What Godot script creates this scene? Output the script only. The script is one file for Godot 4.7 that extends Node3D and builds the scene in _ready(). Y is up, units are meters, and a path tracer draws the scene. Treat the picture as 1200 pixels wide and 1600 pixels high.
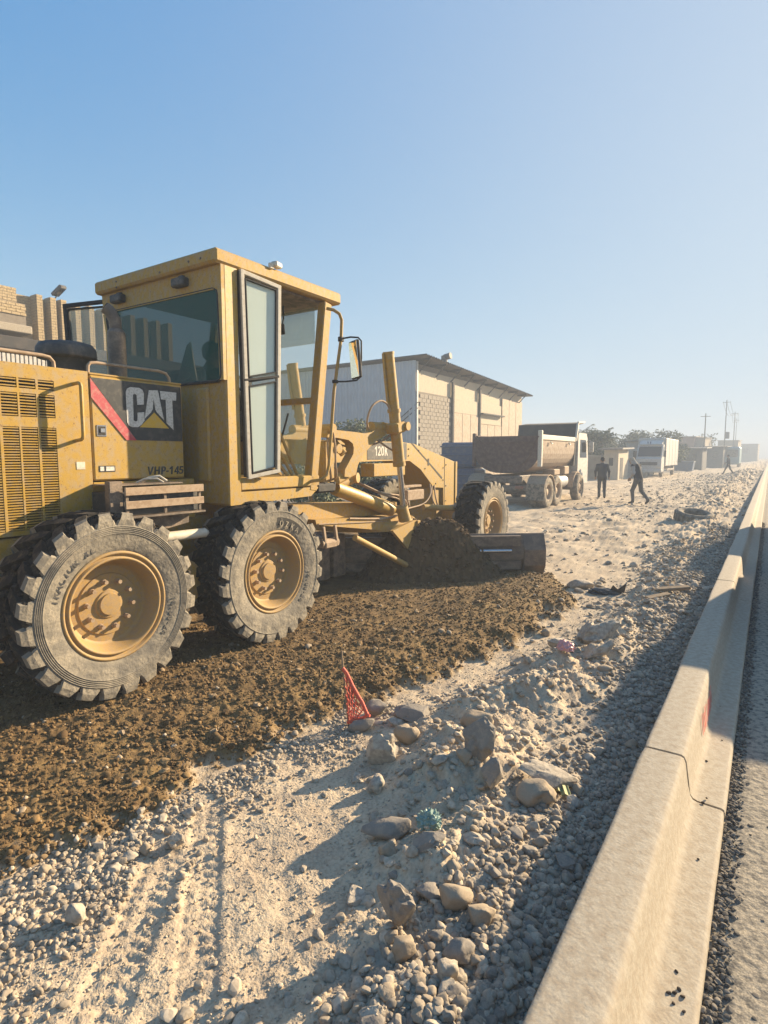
extends Node3D

const SUN_TO := Vector3(0.382, 0.342, -0.858)
var rng := RandomNumberGenerator.new()
var nz := FastNoiseLite.new()
var nz2 := FastNoiseLite.new()
var mats := {}
var used := {}
var origin := {}

# ---------------------------------------------------------------- mesh builder
class MB:
	var v := PackedVector3Array()
	var n := PackedVector3Array()
	var c := PackedColorArray()
	var col := Color(1, 1, 1)

	func tri(a: Vector3, b: Vector3, d: Vector3, na: Vector3, nb: Vector3, nd: Vector3) -> void:
		if (b - a).cross(d - a).dot(na + nb + nd) > 0.0:
			v.append(a); v.append(d); v.append(b)
			n.append(na); n.append(nd); n.append(nb)
		else:
			v.append(a); v.append(b); v.append(d)
			n.append(na); n.append(nb); n.append(nd)
		c.append(col); c.append(col); c.append(col)

	func face(p: Array, nn: Vector3) -> void:
		for k in range(1, p.size() - 1):
			tri(p[0], p[k], p[k + 1], nn, nn, nn)

	func quad_out(a: Vector3, b: Vector3, d: Vector3, e: Vector3, from: Vector3) -> void:
		var nn := (b - a).cross(e - a)
		if nn.length() < 1e-12:
			nn = (d - b).cross(e - b)
		nn = nn.normalized()
		if nn.dot((a + b + d + e) * 0.25 - from) < 0.0:
			nn = -nn
		tri(a, b, d, nn, nn, nn)
		tri(a, d, e, nn, nn, nn)

	# box with chamfered edges; b holds the axes
	func boxo(ce: Vector3, size: Vector3, b: Basis = Basis.IDENTITY, bev: float = 0.006) -> void:
		var h := size * 0.5
		bev = minf(bev, minf(h.x, minf(h.y, h.z)) * 0.6)
		var ax: Array = [b.x.normalized(), b.y.normalized(), b.z.normalized()]
		var hh: Array = [h.x, h.y, h.z]
		for i in 3:
			var j := (i + 1) % 3
			var k := (i + 2) % 3
			for s in [-1.0, 1.0]:
				var nn: Vector3 = ax[i] * s
				var o: Vector3 = ce + ax[i] * (hh[i] * s)
				var uj: Vector3 = ax[j] * (hh[j] - bev)
				var uk: Vector3 = ax[k] * (hh[k] - bev)
				face([o - uj - uk, o + uj - uk, o + uj + uk, o - uj + uk], nn)
		if bev <= 0.0:
			return
		for i in 3:
			var j := (i + 1) % 3
			var k := (i + 2) % 3
			var ui: Vector3 = ax[i] * (hh[i] - bev)
			for s in [-1.0, 1.0]:
				for t in [-1.0, 1.0]:
					var p: Vector3 = ce + ax[j] * (hh[j] * s) + ax[k] * ((hh[k] - bev) * t)
					var q: Vector3 = ce + ax[j] * ((hh[j] - bev) * s) + ax[k] * (hh[k] * t)
					face([p - ui, p + ui, q + ui, q - ui], (ax[j] * s + ax[k] * t).normalized())
		for sx in [-1.0, 1.0]:
			for sy in [-1.0, 1.0]:
				for sz in [-1.0, 1.0]:
					var e := Vector3(h.x * sx, h.y * sy, h.z * sz)
					var p := Vector3(e.x, e.y - bev * sy, e.z - bev * sz)
					var q := Vector3(e.x - bev * sx, e.y, e.z - bev * sz)
					var r := Vector3(e.x - bev * sx, e.y - bev * sy, e.z)
					var nn: Vector3 = (ax[0] * sx + ax[1] * sy + ax[2] * sz).normalized()
					tri(ce + ax[0] * p.x + ax[1] * p.y + ax[2] * p.z, ce + ax[0] * q.x + ax[1] * q.y + ax[2] * q.z, ce + ax[0] * r.x + ax[1] * r.y + ax[2] * r.z, nn, nn, nn)

	func box(mn: Vector3, mx: Vector3, bev: float = 0.006) -> void:
		boxo((mn + mx) * 0.5, (mx - mn).abs(), Basis.IDENTITY, bev)

	# a bar of rectangular section from p to q
	func bar(p: Vector3, q: Vector3, w: float, h: float, up: Vector3 = Vector3.UP, bev: float = 0.004) -> void:
		var d := (q - p).normalized()
		var s := d.cross(up).normalized()
		var u := s.cross(d).normalized()
		boxo((p + q) * 0.5, Vector3(w, h, (q - p).length()), Basis(s, u, d), bev)

	func cyl(p: Vector3, q: Vector3, r0: float, r1: float = -1.0, seg: int = 14, caps: bool = true) -> void:
		if r1 < 0.0:
			r1 = r0
		var d := (q - p).normalized()
		var s := d.cross(Vector3.UP if absf(d.y) < 0.9 else Vector3.RIGHT).normalized()
		var u := d.cross(s)
		var sl := (r0 - r1) / maxf((q - p).length(), 1e-6)
		for k in seg:
			var a0 := TAU * k / seg
			var a1 := TAU * (k + 1) / seg
			var e0 := s * cos(a0) + u * sin(a0)
			var e1 := s * cos(a1) + u * sin(a1)
			var n0 := (e0 + d * sl).normalized()
			var n1 := (e1 + d * sl).normalized()
			tri(p + e0 * r0, p + e1 * r0, q + e1 * r1, n0, n1, n1)
			tri(p + e0 * r0, q + e1 * r1, q + e0 * r1, n0, n1, n0)
			if caps:
				if r0 > 0.0:
					tri(p, p + e0 * r0, p + e1 * r0, -d, -d, -d)
				if r1 > 0.0:
					tri(q, q + e0 * r1, q + e1 * r1, d, d, d)

	func path(pts: Array, r: float, seg: int = 8) -> void:
		var prev: Array = []
		var prevn: Array = []
		var s := Vector3.ZERO
		for i in pts.size():
			var d: Vector3 = pts[mini(i + 1, pts.size() - 1)] - pts[maxi(i - 1, 0)]
			d = d.normalized()
			if i == 0:
				s = d.cross(Vector3.UP if absf(d.y) < 0.9 else Vector3.RIGHT).normalized()
			else:
				s = (s - d * s.dot(d)).normalized()
			var u := d.cross(s)
			var ring: Array = []
			var rn: Array = []
			for k in seg:
				var e := s * cos(TAU * k / seg) + u * sin(TAU * k / seg)
				ring.append(pts[i] + e * r)
				rn.append(e)
			if i > 0:
				for k in seg:
					var m := (k + 1) % seg
					tri(prev[k], prev[m], ring[m], prevn[k], prevn[m], rn[m])
					tri(prev[k], ring[m], ring[k], prevn[k], rn[m], rn[k])
			if i == 0 or i == pts.size() - 1:
				face(ring, -d if i == 0 else d)
			prev = ring
			prevn = rn

	# polygon poly (2D) laid out from o along ux, uy and given the depth vector w
	func prism(poly: PackedVector2Array, o: Vector3, ux: Vector3, uy: Vector3, w: Vector3) -> void:
		var idx := Geometry2D.triangulate_polygon(poly)
		var wn := ux.cross(uy).normalized()
		if wn.dot(w) < 0.0:
			wn = -wn
		for t in range(0, idx.size(), 3):
			var p: Array = []
			for k in 3:
				var q := poly[idx[t + k]]
				p.append(o + ux * q.x + uy * q.y)
			tri(p[0], p[1], p[2], -wn, -wn, -wn)
			tri(p[0] + w, p[1] + w, p[2] + w, wn, wn, wn)
		var area := 0.0
		for k in poly.size():
			area += poly[k].cross(poly[(k + 1) % poly.size()])
		for k in poly.size():
			var a := poly[k]
			var b := poly[(k + 1) % poly.size()]
			var e := b - a
			var no := Vector2(e.y, -e.x).normalized() * signf(area)
			var nn := (ux * no.x + uy * no.y).normalized()
			var pa := o + ux * a.x + uy * a.y
			var pb := o + ux * b.x + uy * b.y
			face([pa, pb, pb + w, pa + w], nn)

	# profile: array of Vector2(radius, height along axis)
	func lathe(prof: Array, o: Vector3, axis: Vector3, seg: int = 40, flat: bool = false) -> void:
		var s := axis.cross(Vector3.UP if absf(axis.y) < 0.9 else Vector3.RIGHT).normalized()
		var u := axis.cross(s)
		var pn: Array = []
		for i in prof.size():
			var d: Vector2 = prof[mini(i + 1, prof.size() - 1)] - prof[maxi(i - 1, 0)]
			pn.append(Vector2(d.y, -d.x).normalized())
		for i in prof.size() - 1:
			var a: Vector2 = prof[i]
			var b: Vector2 = prof[i + 1]
			var ma: Vector2 = pn[i]
			var mb: Vector2 = pn[i + 1]
			if flat:
				ma = Vector2((b - a).y, -(b - a).x).normalized()
				mb = ma
			for k in seg:
				var a0 := TAU * k / seg
				var a1 := TAU * (k + 1) / seg
				var e0 := s * cos(a0) + u * sin(a0)
				var e1 := s * cos(a1) + u * sin(a1)
				tri(o + e0 * a.x + axis * a.y, o + e1 * a.x + axis * a.y, o + e1 * b.x + axis * b.y, e0 * ma.x + axis * ma.y, e1 * ma.x + axis * ma.y, e1 * mb.x + axis * mb.y)
				tri(o + e0 * a.x + axis * a.y, o + e1 * b.x + axis * b.y, o + e0 * b.x + axis * b.y, e0 * ma.x + axis * ma.y, e1 * mb.x + axis * mb.y, e0 * mb.x + axis * mb.y)

	func mesh(off: Vector3 = Vector3.ZERO) -> ArrayMesh:
		var a := []
		a.resize(Mesh.ARRAY_MAX)
		if off != Vector3.ZERO:
			for i in v.size():
				v[i] = v[i] - off
		a[Mesh.ARRAY_VERTEX] = v
		a[Mesh.ARRAY_NORMAL] = n
		a[Mesh.ARRAY_COLOR] = c
		var m := ArrayMesh.new()
		m.add_surface_from_arrays(Mesh.PRIMITIVE_TRIANGLES, a)
		return m

# ---------------------------------------------------------------- scene helpers
func v3(x: float, y: float, z: float) -> Vector3:
	return Vector3(x, y, z)

func numbered(called: String) -> String:
	if not used.has(called):
		used[called] = 0
		return called
	used[called] += 1
	return "%s_%03d" % [called, used[called]]

func thing(called: String, label: String, category: String, at: Vector3, group: String = "") -> Node3D:
	var o := Node3D.new()
	o.name = numbered(called)
	add_child(o)
	o.position = at
	origin[o] = at
	o.set_meta("label", label)
	o.set_meta("category", category)
	if group != "":
		o.set_meta("group", group)
	return o

# a mesh built in world coordinates becomes a part of its thing
func part(mb: MB, called: String, m: Material, parent: Node3D) -> MeshInstance3D:
	var o := MeshInstance3D.new()
	var off: Vector3 = origin.get(parent, Vector3.ZERO)
	o.mesh = mb.mesh(off)
	o.mesh.surface_set_material(0, m)
	o.name = called
	parent.add_child(o, true)
	origin[o] = off
	return o

# a part given by a shared mesh
func piece(mesh: Mesh, called: String, parent: Node3D, tr: Transform3D) -> MeshInstance3D:
	var o := MeshInstance3D.new()
	o.mesh = mesh
	o.name = called
	o.transform = tr
	parent.add_child(o, true)
	return o

func holder(called: String, parent: Node3D, at: Vector3) -> Node3D:
	var o := Node3D.new()
	o.name = called
	parent.add_child(o, true)
	var po: Vector3 = origin.get(parent, Vector3.ZERO)
	o.position = at - po
	origin[o] = at
	return o

func single(mb: MB, called: String, m: Material, label: String, category: String, at: Vector3, group: String = "") -> MeshInstance3D:
	var o := MeshInstance3D.new()
	o.mesh = mb.mesh(at)
	o.mesh.surface_set_material(0, m)
	o.name = numbered(called)
	add_child(o)
	o.position = at
	origin[o] = at
	o.set_meta("label", label)
	o.set_meta("category", category)
	if group != "":
		o.set_meta("group", group)
	return o

func structure(mb: MB, called: String, m: Material) -> MeshInstance3D:
	var o := MeshInstance3D.new()
	o.mesh = mb.mesh()
	o.mesh.surface_set_material(0, m)
	o.name = numbered(called)
	add_child(o)
	origin[o] = Vector3.ZERO
	o.set_meta("kind", "structure")
	return o

func words(txt: String, size: float, m: Material, parent: Node3D, called: String, tr: Transform3D, depth: float = 0.003, bold: bool = true, stretch: float = 1.0) -> MeshInstance3D:
	var t := TextMesh.new()
	var f := SystemFont.new()
	f.font_names = PackedStringArray(["Droid Sans"])
	f.font_weight = 700 if bold else 400
	t.font = f
	t.text = txt
	t.font_size = 32
	t.pixel_size = size / 23.0
	t.depth = depth
	t.curve_step = 2.0
	t.material = m
	var o := MeshInstance3D.new()
	o.mesh = t
	o.name = called
	parent.add_child(o, true)
	tr.basis = tr.basis * Basis.from_scale(Vector3(stretch, 1, 1))
	o.transform = tr
	o.position -= origin.get(parent, Vector3.ZERO)
	return o

# polygons given as flat lists of z, y on a side plane (x constant), made dx thick
func side_poly(mb: MB, pts: Array, x: float, dx: float) -> void:
	var p := PackedVector2Array()
	for k in range(0, pts.size(), 2):
		p.append(Vector2(pts[k], pts[k + 1]))
	mb.prism(p, v3(x, 0, 0), Vector3(0, 0, 1), Vector3.UP, v3(dx, 0, 0))

# polygons given as flat lists of x, y on a plane that faces back (z constant)
func back_poly(mb: MB, pts: Array, z: float, dz: float) -> void:
	var p := PackedVector2Array()
	for k in range(0, pts.size(), 2):
		p.append(Vector2(pts[k], pts[k + 1]))
	mb.prism(p, v3(0, 0, z), Vector3.RIGHT, Vector3.UP, v3(0, 0, dz))

# ---------------------------------------------------------------- materials
func noise_img(seed_: int, freq: float, oct: int, size: int = 256) -> Image:
	var f := FastNoiseLite.new()
	f.seed = seed_
	f.noise_type = FastNoiseLite.TYPE_SIMPLEX_SMOOTH
	f.frequency = freq
	f.fractal_octaves = oct
	f.fractal_gain = 0.6
	return f.get_seamless_image(size, size)

# base colour a, second colour b where the noise runs high (values are linear)
func blend_tex(a: Color, b: Color, seed_: int, freq: float, lo: float, hi: float, most: float, speck: float = 0.12, size: int = 256, chip: float = 0.0) -> ImageTexture:
	var i1 := noise_img(seed_, freq, 5, size)
	var i2 := noise_img(seed_ + 7, freq * 7.0, 3, size)
	var i3 := noise_img(seed_ + 13, freq * 2.3, 4, size) if chip > 0.0 else i1
	var out := Image.create_empty(size, size, false, Image.FORMAT_RGB8)
	var rust := Color(0.13, 0.055, 0.025)
	for y in size:
		for x in size:
			var t := smoothstep(lo, hi, i1.get_pixel(x, y).r) * most
			var s := 1.0 + (i2.get_pixel(x, y).r - 0.5) * 2.0 * speck
			var q := a.lerp(b, clampf(t * (0.6 + 0.8 * i2.get_pixel(x, y).r), 0, 1)) * s
			if chip > 0.0:
				# chipped paint showing rusty metal, in sparse clusters
				q = q.lerp(rust, smoothstep(0.70, 0.79, i3.get_pixel(x, y).r) * smoothstep(0.48, 0.60, i2.get_pixel(x, y).r) * chip)
			q.a = 1.0
			out.set_pixel(x, y, q.linear_to_srgb())
	out.generate_mipmaps()
	return ImageTexture.create_from_image(out)

func normal_tex(seed_: int, freq: float, oct: int, bump: float, size: int = 256) -> ImageTexture:
	var i := noise_img(seed_, freq, oct, size)
	i.convert(Image.FORMAT_RGBA8)
	i.bump_map_to_normal_map(bump)
	i.generate_mipmaps()
	return ImageTexture.create_from_image(i)

func matt(key: String, a: Color, rough: float, b = null, lo: float = 0.45, hi: float = 0.75, most: float = 0.6, scale: float = 1.0, freq: float = 0.012, speck: float = 0.12, metal: float = 0.0, chip: float = 0.0) -> StandardMaterial3D:
	var m := StandardMaterial3D.new()
	m.resource_name = key
	m.roughness = rough
	m.metallic = metal
	if b == null:
		m.albedo_color = Color(a.r, a.g, a.b).linear_to_srgb()
	else:
		m.albedo_texture = blend_tex(a * 0.82, b * 0.82, key.hash() % 9973, freq, lo, hi, most, speck, 512 if chip > 0.0 else 256, chip)
		m.uv1_triplanar = true
		m.uv1_world_triplanar = true
		m.uv1_scale = Vector3.ONE * scale
	mats[key] = m
	return m

func L(r: float, g: float, b: float) -> Color:
	return Color(r, g, b)

func make_materials() -> void:
	var dust := L(0.46, 0.36, 0.24)
	var grain := normal_tex(31, 0.05, 4, 2.0)
	for q in [
		["paint", L(0.485, 0.295, 0.036), 0.5, L(0.42, 0.31, 0.17), 0.25, 0.90, 0.80, 0.9, 0.022, 0.09],
		["paint_dusty", L(0.465, 0.28, 0.045), 0.7, L(0.41, 0.30, 0.17), 0.22, 0.88, 0.90, 1.1, 0.026, 0.11],
		["steel_dark", L(0.12, 0.092, 0.070), 0.6, L(0.29, 0.215, 0.15), 0.20, 0.80, 0.8, 1.3, 0.02, 0.2],
		["black_rubber", L(0.022, 0.022, 0.023), 0.75, L(0.07, 0.06, 0.05), 0.45, 0.8, 0.6, 2.0, 0.02, 0.2],
		["tyre", L(0.17, 0.155, 0.13), 0.9, L(0.36, 0.315, 0.24), 0.15, 0.85, 0.85, 1.5, 0.02, 0.14],
		["tread", L(0.020, 0.018, 0.017), 0.95, L(0.12, 0.085, 0.052), 0.50, 0.76, 0.9, 2.4, 0.02, 0.3],
		["rim", L(0.44, 0.275, 0.08), 0.7, L(0.34, 0.245, 0.15), 0.15, 0.9, 0.85, 1.6, 0.03, 0.14],
		["plastic_grey", L(0.05, 0.052, 0.055), 0.65, L(0.16, 0.14, 0.115), 0.42, 0.75, 0.6, 1.5, 0.02, 0.1],
		["decal_black", L(0.022, 0.026, 0.030), 0.45, L(0.09, 0.082, 0.07), 0.42, 0.75, 0.55, 1.3, 0.03, 0.1],
		["decal_white", L(0.72, 0.70, 0.64), 0.6, L(0.42, 0.38, 0.31), 0.45, 0.75, 0.6, 2.0, 0.04, 0.1],
		["decal_red", L(0.50, 0.055, 0.075), 0.55, L(0.50, 0.24, 0.20), 0.42, 0.75, 0.6, 2.0, 0.03, 0.1],
		["decal_yellow", L(0.70, 0.42, 0.03), 0.5, L(0.6, 0.42, 0.15), 0.42, 0.75, 0.5, 2.0, 0.03, 0.08],
		["slat", L(0.42, 0.31, 0.21), 0.8, L(0.30, 0.20, 0.12), 0.42, 0.72, 0.7, 1.6, 0.03, 0.12],
		["frame_pale", L(0.72, 0.66, 0.54), 0.6, L(0.55, 0.47, 0.35), 0.45, 0.75, 0.6, 2.0, 0.03, 0.1],
		["seat_cloth", L(0.03, 0.03, 0.033), 0.9, L(0.06, 0.055, 0.05), 0.4, 0.7, 0.5, 3.0, 0.04, 0.15],
		["concrete", L(0.46, 0.405, 0.315), 0.9, L(0.36, 0.295, 0.215), 0.20, 0.85, 0.85, 1.3, 0.03, 0.20],
		["asphalt", L(0.13, 0.118, 0.10), 0.95, L(0.40, 0.345, 0.26), 0.10, 0.65, 0.9, 1.6, 0.05, 0.45],
		["stone_pale", L(0.52, 0.45, 0.35), 0.92, L(0.27, 0.235, 0.195), 0.42, 0.72, 0.8, 5.0, 0.02, 0.18],
		["stone_grey", L(0.26, 0.23, 0.195), 0.9, L(0.37, 0.315, 0.245), 0.42, 0.72, 0.7, 5.0, 0.02, 0.18],
		["stone_brown", L(0.38, 0.30, 0.21), 0.92, L(0.40, 0.33, 0.24), 0.42, 0.72, 0.7, 5.0, 0.02, 0.18],
		["wood", L(0.36, 0.26, 0.165), 0.9, L(0.22, 0.15, 0.09), 0.4, 0.7, 0.7, 3.0, 0.02, 0.2],
		["sheet_grey", L(0.60, 0.635, 0.65), 0.55, L(0.52, 0.535, 0.54), 0.42, 0.72, 0.7, 0.25, 0.02, 0.06],
		["roof_sheet", L(0.16, 0.15, 0.14), 0.7, L(0.24, 0.2, 0.16), 0.42, 0.72, 0.7, 0.4, 0.02, 0.12],
		["render_cream", L(0.58, 0.50, 0.37), 0.9, L(0.50, 0.44, 0.34), 0.42, 0.72, 0.7, 0.3, 0.02, 0.08],
		["door_rust", L(0.52, 0.43, 0.32), 0.8, L(0.38, 0.22, 0.12), 0.35, 0.9, 0.8, 0.4, 0.03, 0.14],
		["block", L(0.40, 0.35, 0.285), 0.95, L(0.32, 0.275, 0.215), 0.4, 0.7, 0.8, 1.5, 0.03, 0.14],
		["mortar", L(0.27, 0.23, 0.18), 0.95, L(0.22, 0.18, 0.14), 0.4, 0.7, 0.7, 1.0, 0.03, 0.14],
		["brick", L(0.52, 0.40, 0.23), 0.9, L(0.43, 0.32, 0.18), 0.4, 0.7, 0.8, 1.0, 0.05, 0.14],
		["rust_bed", L(0.115, 0.064, 0.050), 0.85, L(0.20, 0.13, 0.10), 0.2, 0.9, 0.8, 0.7, 0.03, 0.2],
		["bed_side", L(0.40, 0.31, 0.225), 0.85, L(0.24, 0.155, 0.105), 0.3, 0.9, 0.8, 0.7, 0.03, 0.18],
		["white_paint", L(0.60, 0.585, 0.55), 0.5, L(0.48, 0.42, 0.33), 0.42, 0.75, 0.7, 0.6, 0.02, 0.07],
		["truck_tyre", L(0.13, 0.115, 0.095), 0.95, L(0.36, 0.30, 0.22), 0.3, 0.6, 0.85, 1.2, 0.02, 0.15],
		["blue_tank", L(0.045, 0.10, 0.20), 0.55, L(0.14, 0.16, 0.19), 0.42, 0.72, 0.6, 0.8, 0.02, 0.1],
		["net_red", L(0.72, 0.10, 0.055), 0.7, L(0.62, 0.17, 0.11), 0.42, 0.72, 0.6, 8.0, 0.03, 0.1],
		["pink_bag", L(0.66, 0.33, 0.34), 0.5, L(0.5, 0.3, 0.28), 0.42, 0.72, 0.6, 8.0, 0.03, 0.1],
		["green_bag", L(0.20, 0.33, 0.29), 0.5, L(0.33, 0.40, 0.35), 0.42, 0.72, 0.6, 8.0, 0.03, 0.1],
		["olive_card", L(0.36, 0.37, 0.14), 0.7, L(0.40, 0.37, 0.22), 0.42, 0.72, 0.6, 8.0, 0.03, 0.1],
		["black_plastic", L(0.02, 0.02, 0.022), 0.45, L(0.09, 0.08, 0.065), 0.5, 0.75, 0.6, 5.0, 0.03, 0.1],
		["far_wall", L(0.38, 0.31, 0.22), 0.95, L(0.30, 0.235, 0.165), 0.42, 0.72, 0.7, 0.3, 0.02, 0.1],
		["far_red", L(0.30, 0.13, 0.085), 0.9, L(0.36, 0.2, 0.14), 0.42, 0.72, 0.7, 0.3, 0.02, 0.1],
		["far_dark", L(0.06, 0.055, 0.05), 0.9, L(0.11, 0.09, 0.075), 0.42, 0.72, 0.7, 0.3, 0.02, 0.1],
		["bark", L(0.12, 0.085, 0.055), 0.95, L(0.19, 0.145, 0.1), 0.42, 0.72, 0.7, 2.0, 0.03, 0.2],
		["car_paint", L(0.12, 0.13, 0.15), 0.3, L(0.2, 0.18, 0.15), 0.42, 0.75, 0.5, 0.6, 0.02, 0.05],
		["chrome", L(0.62, 0.62, 0.62), 0.2, L(0.5, 0.48, 0.44), 0.45, 0.75, 0.5, 2.0, 0.03, 0.05, 0.9],
	]:
		var m := matt(q[0], q[1], q[2], q[3], q[4], q[5], q[6], q[7], q[8], q[9], q[10] if q.size() > 10 else 0.0, {"paint": 0.75, "paint_dusty": 0.85, "white_paint": 0.5, "concrete": 0.30, "sheet_grey": 0.25, "door_rust": 0.6, "rim": 0.6, "decal_white": 0.5, "render_cream": 0.4}.get(q[0], 0.0))
		if q[0] in ["tyre", "tread", "stone_pale", "stone_grey", "stone_brown", "brick", "block", "asphalt"]:
			m.normal_enabled = true
			m.normal_texture = grain
			m.normal_scale = 0.8
	mats.concrete.normal_enabled = true
	mats.concrete.normal_texture = normal_tex(37, 0.16, 3, 1.0)
	mats.concrete.normal_scale = 0.35
	mats.chrome.metallic = 0.9
	# dust and rust run down the panels
	mats.paint.uv1_scale = v3(1.1, 0.85, 1.1)
	mats.paint_dusty.uv1_scale = v3(1.2, 0.9, 1.2)
	mats.sheet_grey.uv1_scale = v3(0.5, 0.12, 0.5)
	mats.door_rust.uv1_scale = v3(0.6, 0.2, 0.6)
	mats.render_cream.uv1_scale = v3(0.5, 0.2, 0.5)
	mats.paint.clearcoat_enabled = false
	var g := StandardMaterial3D.new()
	g.transparency = BaseMaterial3D.TRANSPARENCY_ALPHA
	g.albedo_color = Color(0.10, 0.31, 0.29, 0.70)
	g.roughness = 0.06
	g.metallic_specular = 0.25
	mats.glass_tint = g
	g = g.duplicate()
	g.albedo_color = Color(0.88, 0.92, 0.88, 0.74)
	g.roughness = 0.25
	g.backlight_enabled = true
	g.backlight = Color(0.52, 0.60, 0.62)
	mats.glass_dusty = g
	g = g.duplicate()
	g.backlight_enabled = false
	g.albedo_color = Color(0.72, 0.80, 0.74, 0.20)
	g.roughness = 0.05
	mats.glass_clear = g
	g = StandardMaterial3D.new()
	g.albedo_color = Color(0.03, 0.04, 0.045)
	g.roughness = 0.08
	mats.glass_solid = g
	g = StandardMaterial3D.new()
	g.albedo_color = Color(0.85, 0.85, 0.85)
	g.metallic = 1.0
	g.roughness = 0.03
	mats.mirror = g
	g = StandardMaterial3D.new()
	g.vertex_color_use_as_albedo = true
	g.roughness = 0.95
	mats.vcol = g
	g = StandardMaterial3D.new()
	g.vertex_color_use_as_albedo = true
	g.roughness = 0.8
	g.backlight_enabled = true
	g.backlight = Color(0.10, 0.14, 0.05)
	mats.leaf = g
	# ground: vertex colours times a fine grain
	g = StandardMaterial3D.new()
	g.vertex_color_use_as_albedo = true
	g.albedo_texture = blend_tex(L(1, 1, 1), L(0.72, 0.70, 0.68), 77, 0.05, 0.35, 0.75, 0.9, 0.22, 512)
	g.uv1_triplanar = true
	g.uv1_world_triplanar = true
	g.uv1_scale = Vector3.ONE * 1.7
	g.normal_enabled = true
	g.normal_texture = normal_tex(53, 0.06, 5, 3.0, 512)
	g.normal_scale = 1.0
	g.roughness = 1.0
	mats.ground = g
	# loose stones: colour of each copy times a fine grain
	g = StandardMaterial3D.new()
	g.vertex_color_use_as_albedo = true
	g.albedo_texture = blend_tex(L(1, 1, 1), L(0.70, 0.68, 0.66), 91, 0.04, 0.35, 0.75, 0.9, 0.16, 256)
	g.uv1_triplanar = true
	g.uv1_world_triplanar = true
	g.uv1_scale = Vector3.ONE * 6.0
	g.roughness = 0.95
	mats.loose = g

# ---------------------------------------------------------------- the scene
func _ready() -> void:
	rng.seed = 20240611
	nz.seed = 5
	nz.frequency = 1.0
	nz.fractal_octaves = 4
	nz2.seed = 11
	nz2.frequency = 1.0
	nz2.fractal_octaves = 2
	# camera: held at eye height on the asphalt, looking across the kerb
	var cam := Camera3D.new()
	cam.position = Vector3(0, 1.7, 0)
	cam.rotation_degrees = Vector3(-5.585, 33.74, 0)
	cam.fov = 83.27
	cam.near = 0.05
	cam.far = 3000.0
	add_child(cam)
	cam.current = true
	# sky, haze and exposure
	var env := Environment.new()
	env.background_mode = Environment.BG_SKY
	var sky := Sky.new()
	sky.sky_material = make_sky()
	env.sky = sky
	env.tonemap_mode = Environment.TONE_MAPPER_LINEAR
	env.tonemap_exposure = 3.05
	env.background_energy_multiplier = 0.295
	env.fog_enabled = true
	env.fog_density = 0.0056
	env.fog_light_color = Color(0.86, 0.91, 0.97)
	env.sdfgi_enabled = true
	env.ssao_enabled = true
	env.ssil_enabled = true
	var we := WorldEnvironment.new()
	we.environment = env
	add_child(we)
	# low sun ahead and to the right
	var sun := DirectionalLight3D.new()
	sun.light_energy = 1.6
	sun.light_color = Color(1.0, 0.90, 0.745)
	sun.light_angular_distance = 0.6
	sun.shadow_enabled = true
	add_child(sun)
	sun.look_at_from_position(Vector3.ZERO, -SUN_TO, Vector3.UP)

	make_materials()
	print("materials ", Time.get_ticks_msec())
	build_ground()
	build_kerb_and_road()
	print("ground ", Time.get_ticks_msec())
	build_shed()
	build_brick_house()
	build_far_row()
	print("buildings ", Time.get_ticks_msec())
	build_trees()
	print("trees ", Time.get_ticks_msec())
	build_grader()
	print("grader ", Time.get_ticks_msec())
	build_dump_truck()
	build_box_truck()
	build_parked_cars()
	build_people()
	print("people ", Time.get_ticks_msec())
	build_rocks()
	build_litter()
	build_loose()
	print("done ", Time.get_ticks_msec())

# clear air: blue overhead, paling to the horizon and toward the sun
func make_sky() -> PanoramaSkyMaterial:
	var w := 512
	var h := 256
	var img := Image.create_empty(w, h, false, Image.FORMAT_RGBF)
	var s := SUN_TO.normalized()
	for y in h:
		var th := PI * (y + 0.5) / h
		for x in w:
			var ph := TAU * (x + 0.5) / w
			var d := Vector3(sin(ph) * sin(th), cos(th), -cos(ph) * sin(th))
			var e := maxf(d.y, 0.0)
			var air := exp(-pow(e / 0.40, 1.35))
			var low := exp(-e * 8.0)
			var q := Color(0.000, 0.240, 0.670).lerp(Color(0.38, 0.72, 0.96), air)
			q = q.lerp(Color(0.80, 0.89, 0.90), low * 0.75)
			var mu := maxf(d.dot(s), 0.0)
			var g := 0.42 * pow(mu, 1.6) + 0.45 * pow(mu, 5.0) + 0.4 * pow(mu, 30.0)
			q = q.lerp(Color(0.93, 1.0, 1.06), 1.0 - exp(-1.25 * g))
			if d.y < 0.0:
				q = q.lerp(Color(0.36, 0.31, 0.24), clampf(-d.y * 8.0, 0.0, 1.0))
			img.set_pixel(x, y, q)
	var m := PanoramaSkyMaterial.new()
	m.panorama = ImageTexture.create_from_image(img)
	return m

# ---------------------------------------------------------------- ground
func lut(t: Array, z: float) -> float:
	# t: pairs of distance ahead and value, rising distance
	if z <= t[0]:
		return t[1]
	for k in range(2, t.size(), 2):
		if z <= t[k]:
			return lerpf(t[k - 1], t[k + 1], smoothstep(0.0, 1.0, (z - t[k - 2]) / (t[k] - t[k - 2])))
	return t[t.size() - 1]

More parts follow.
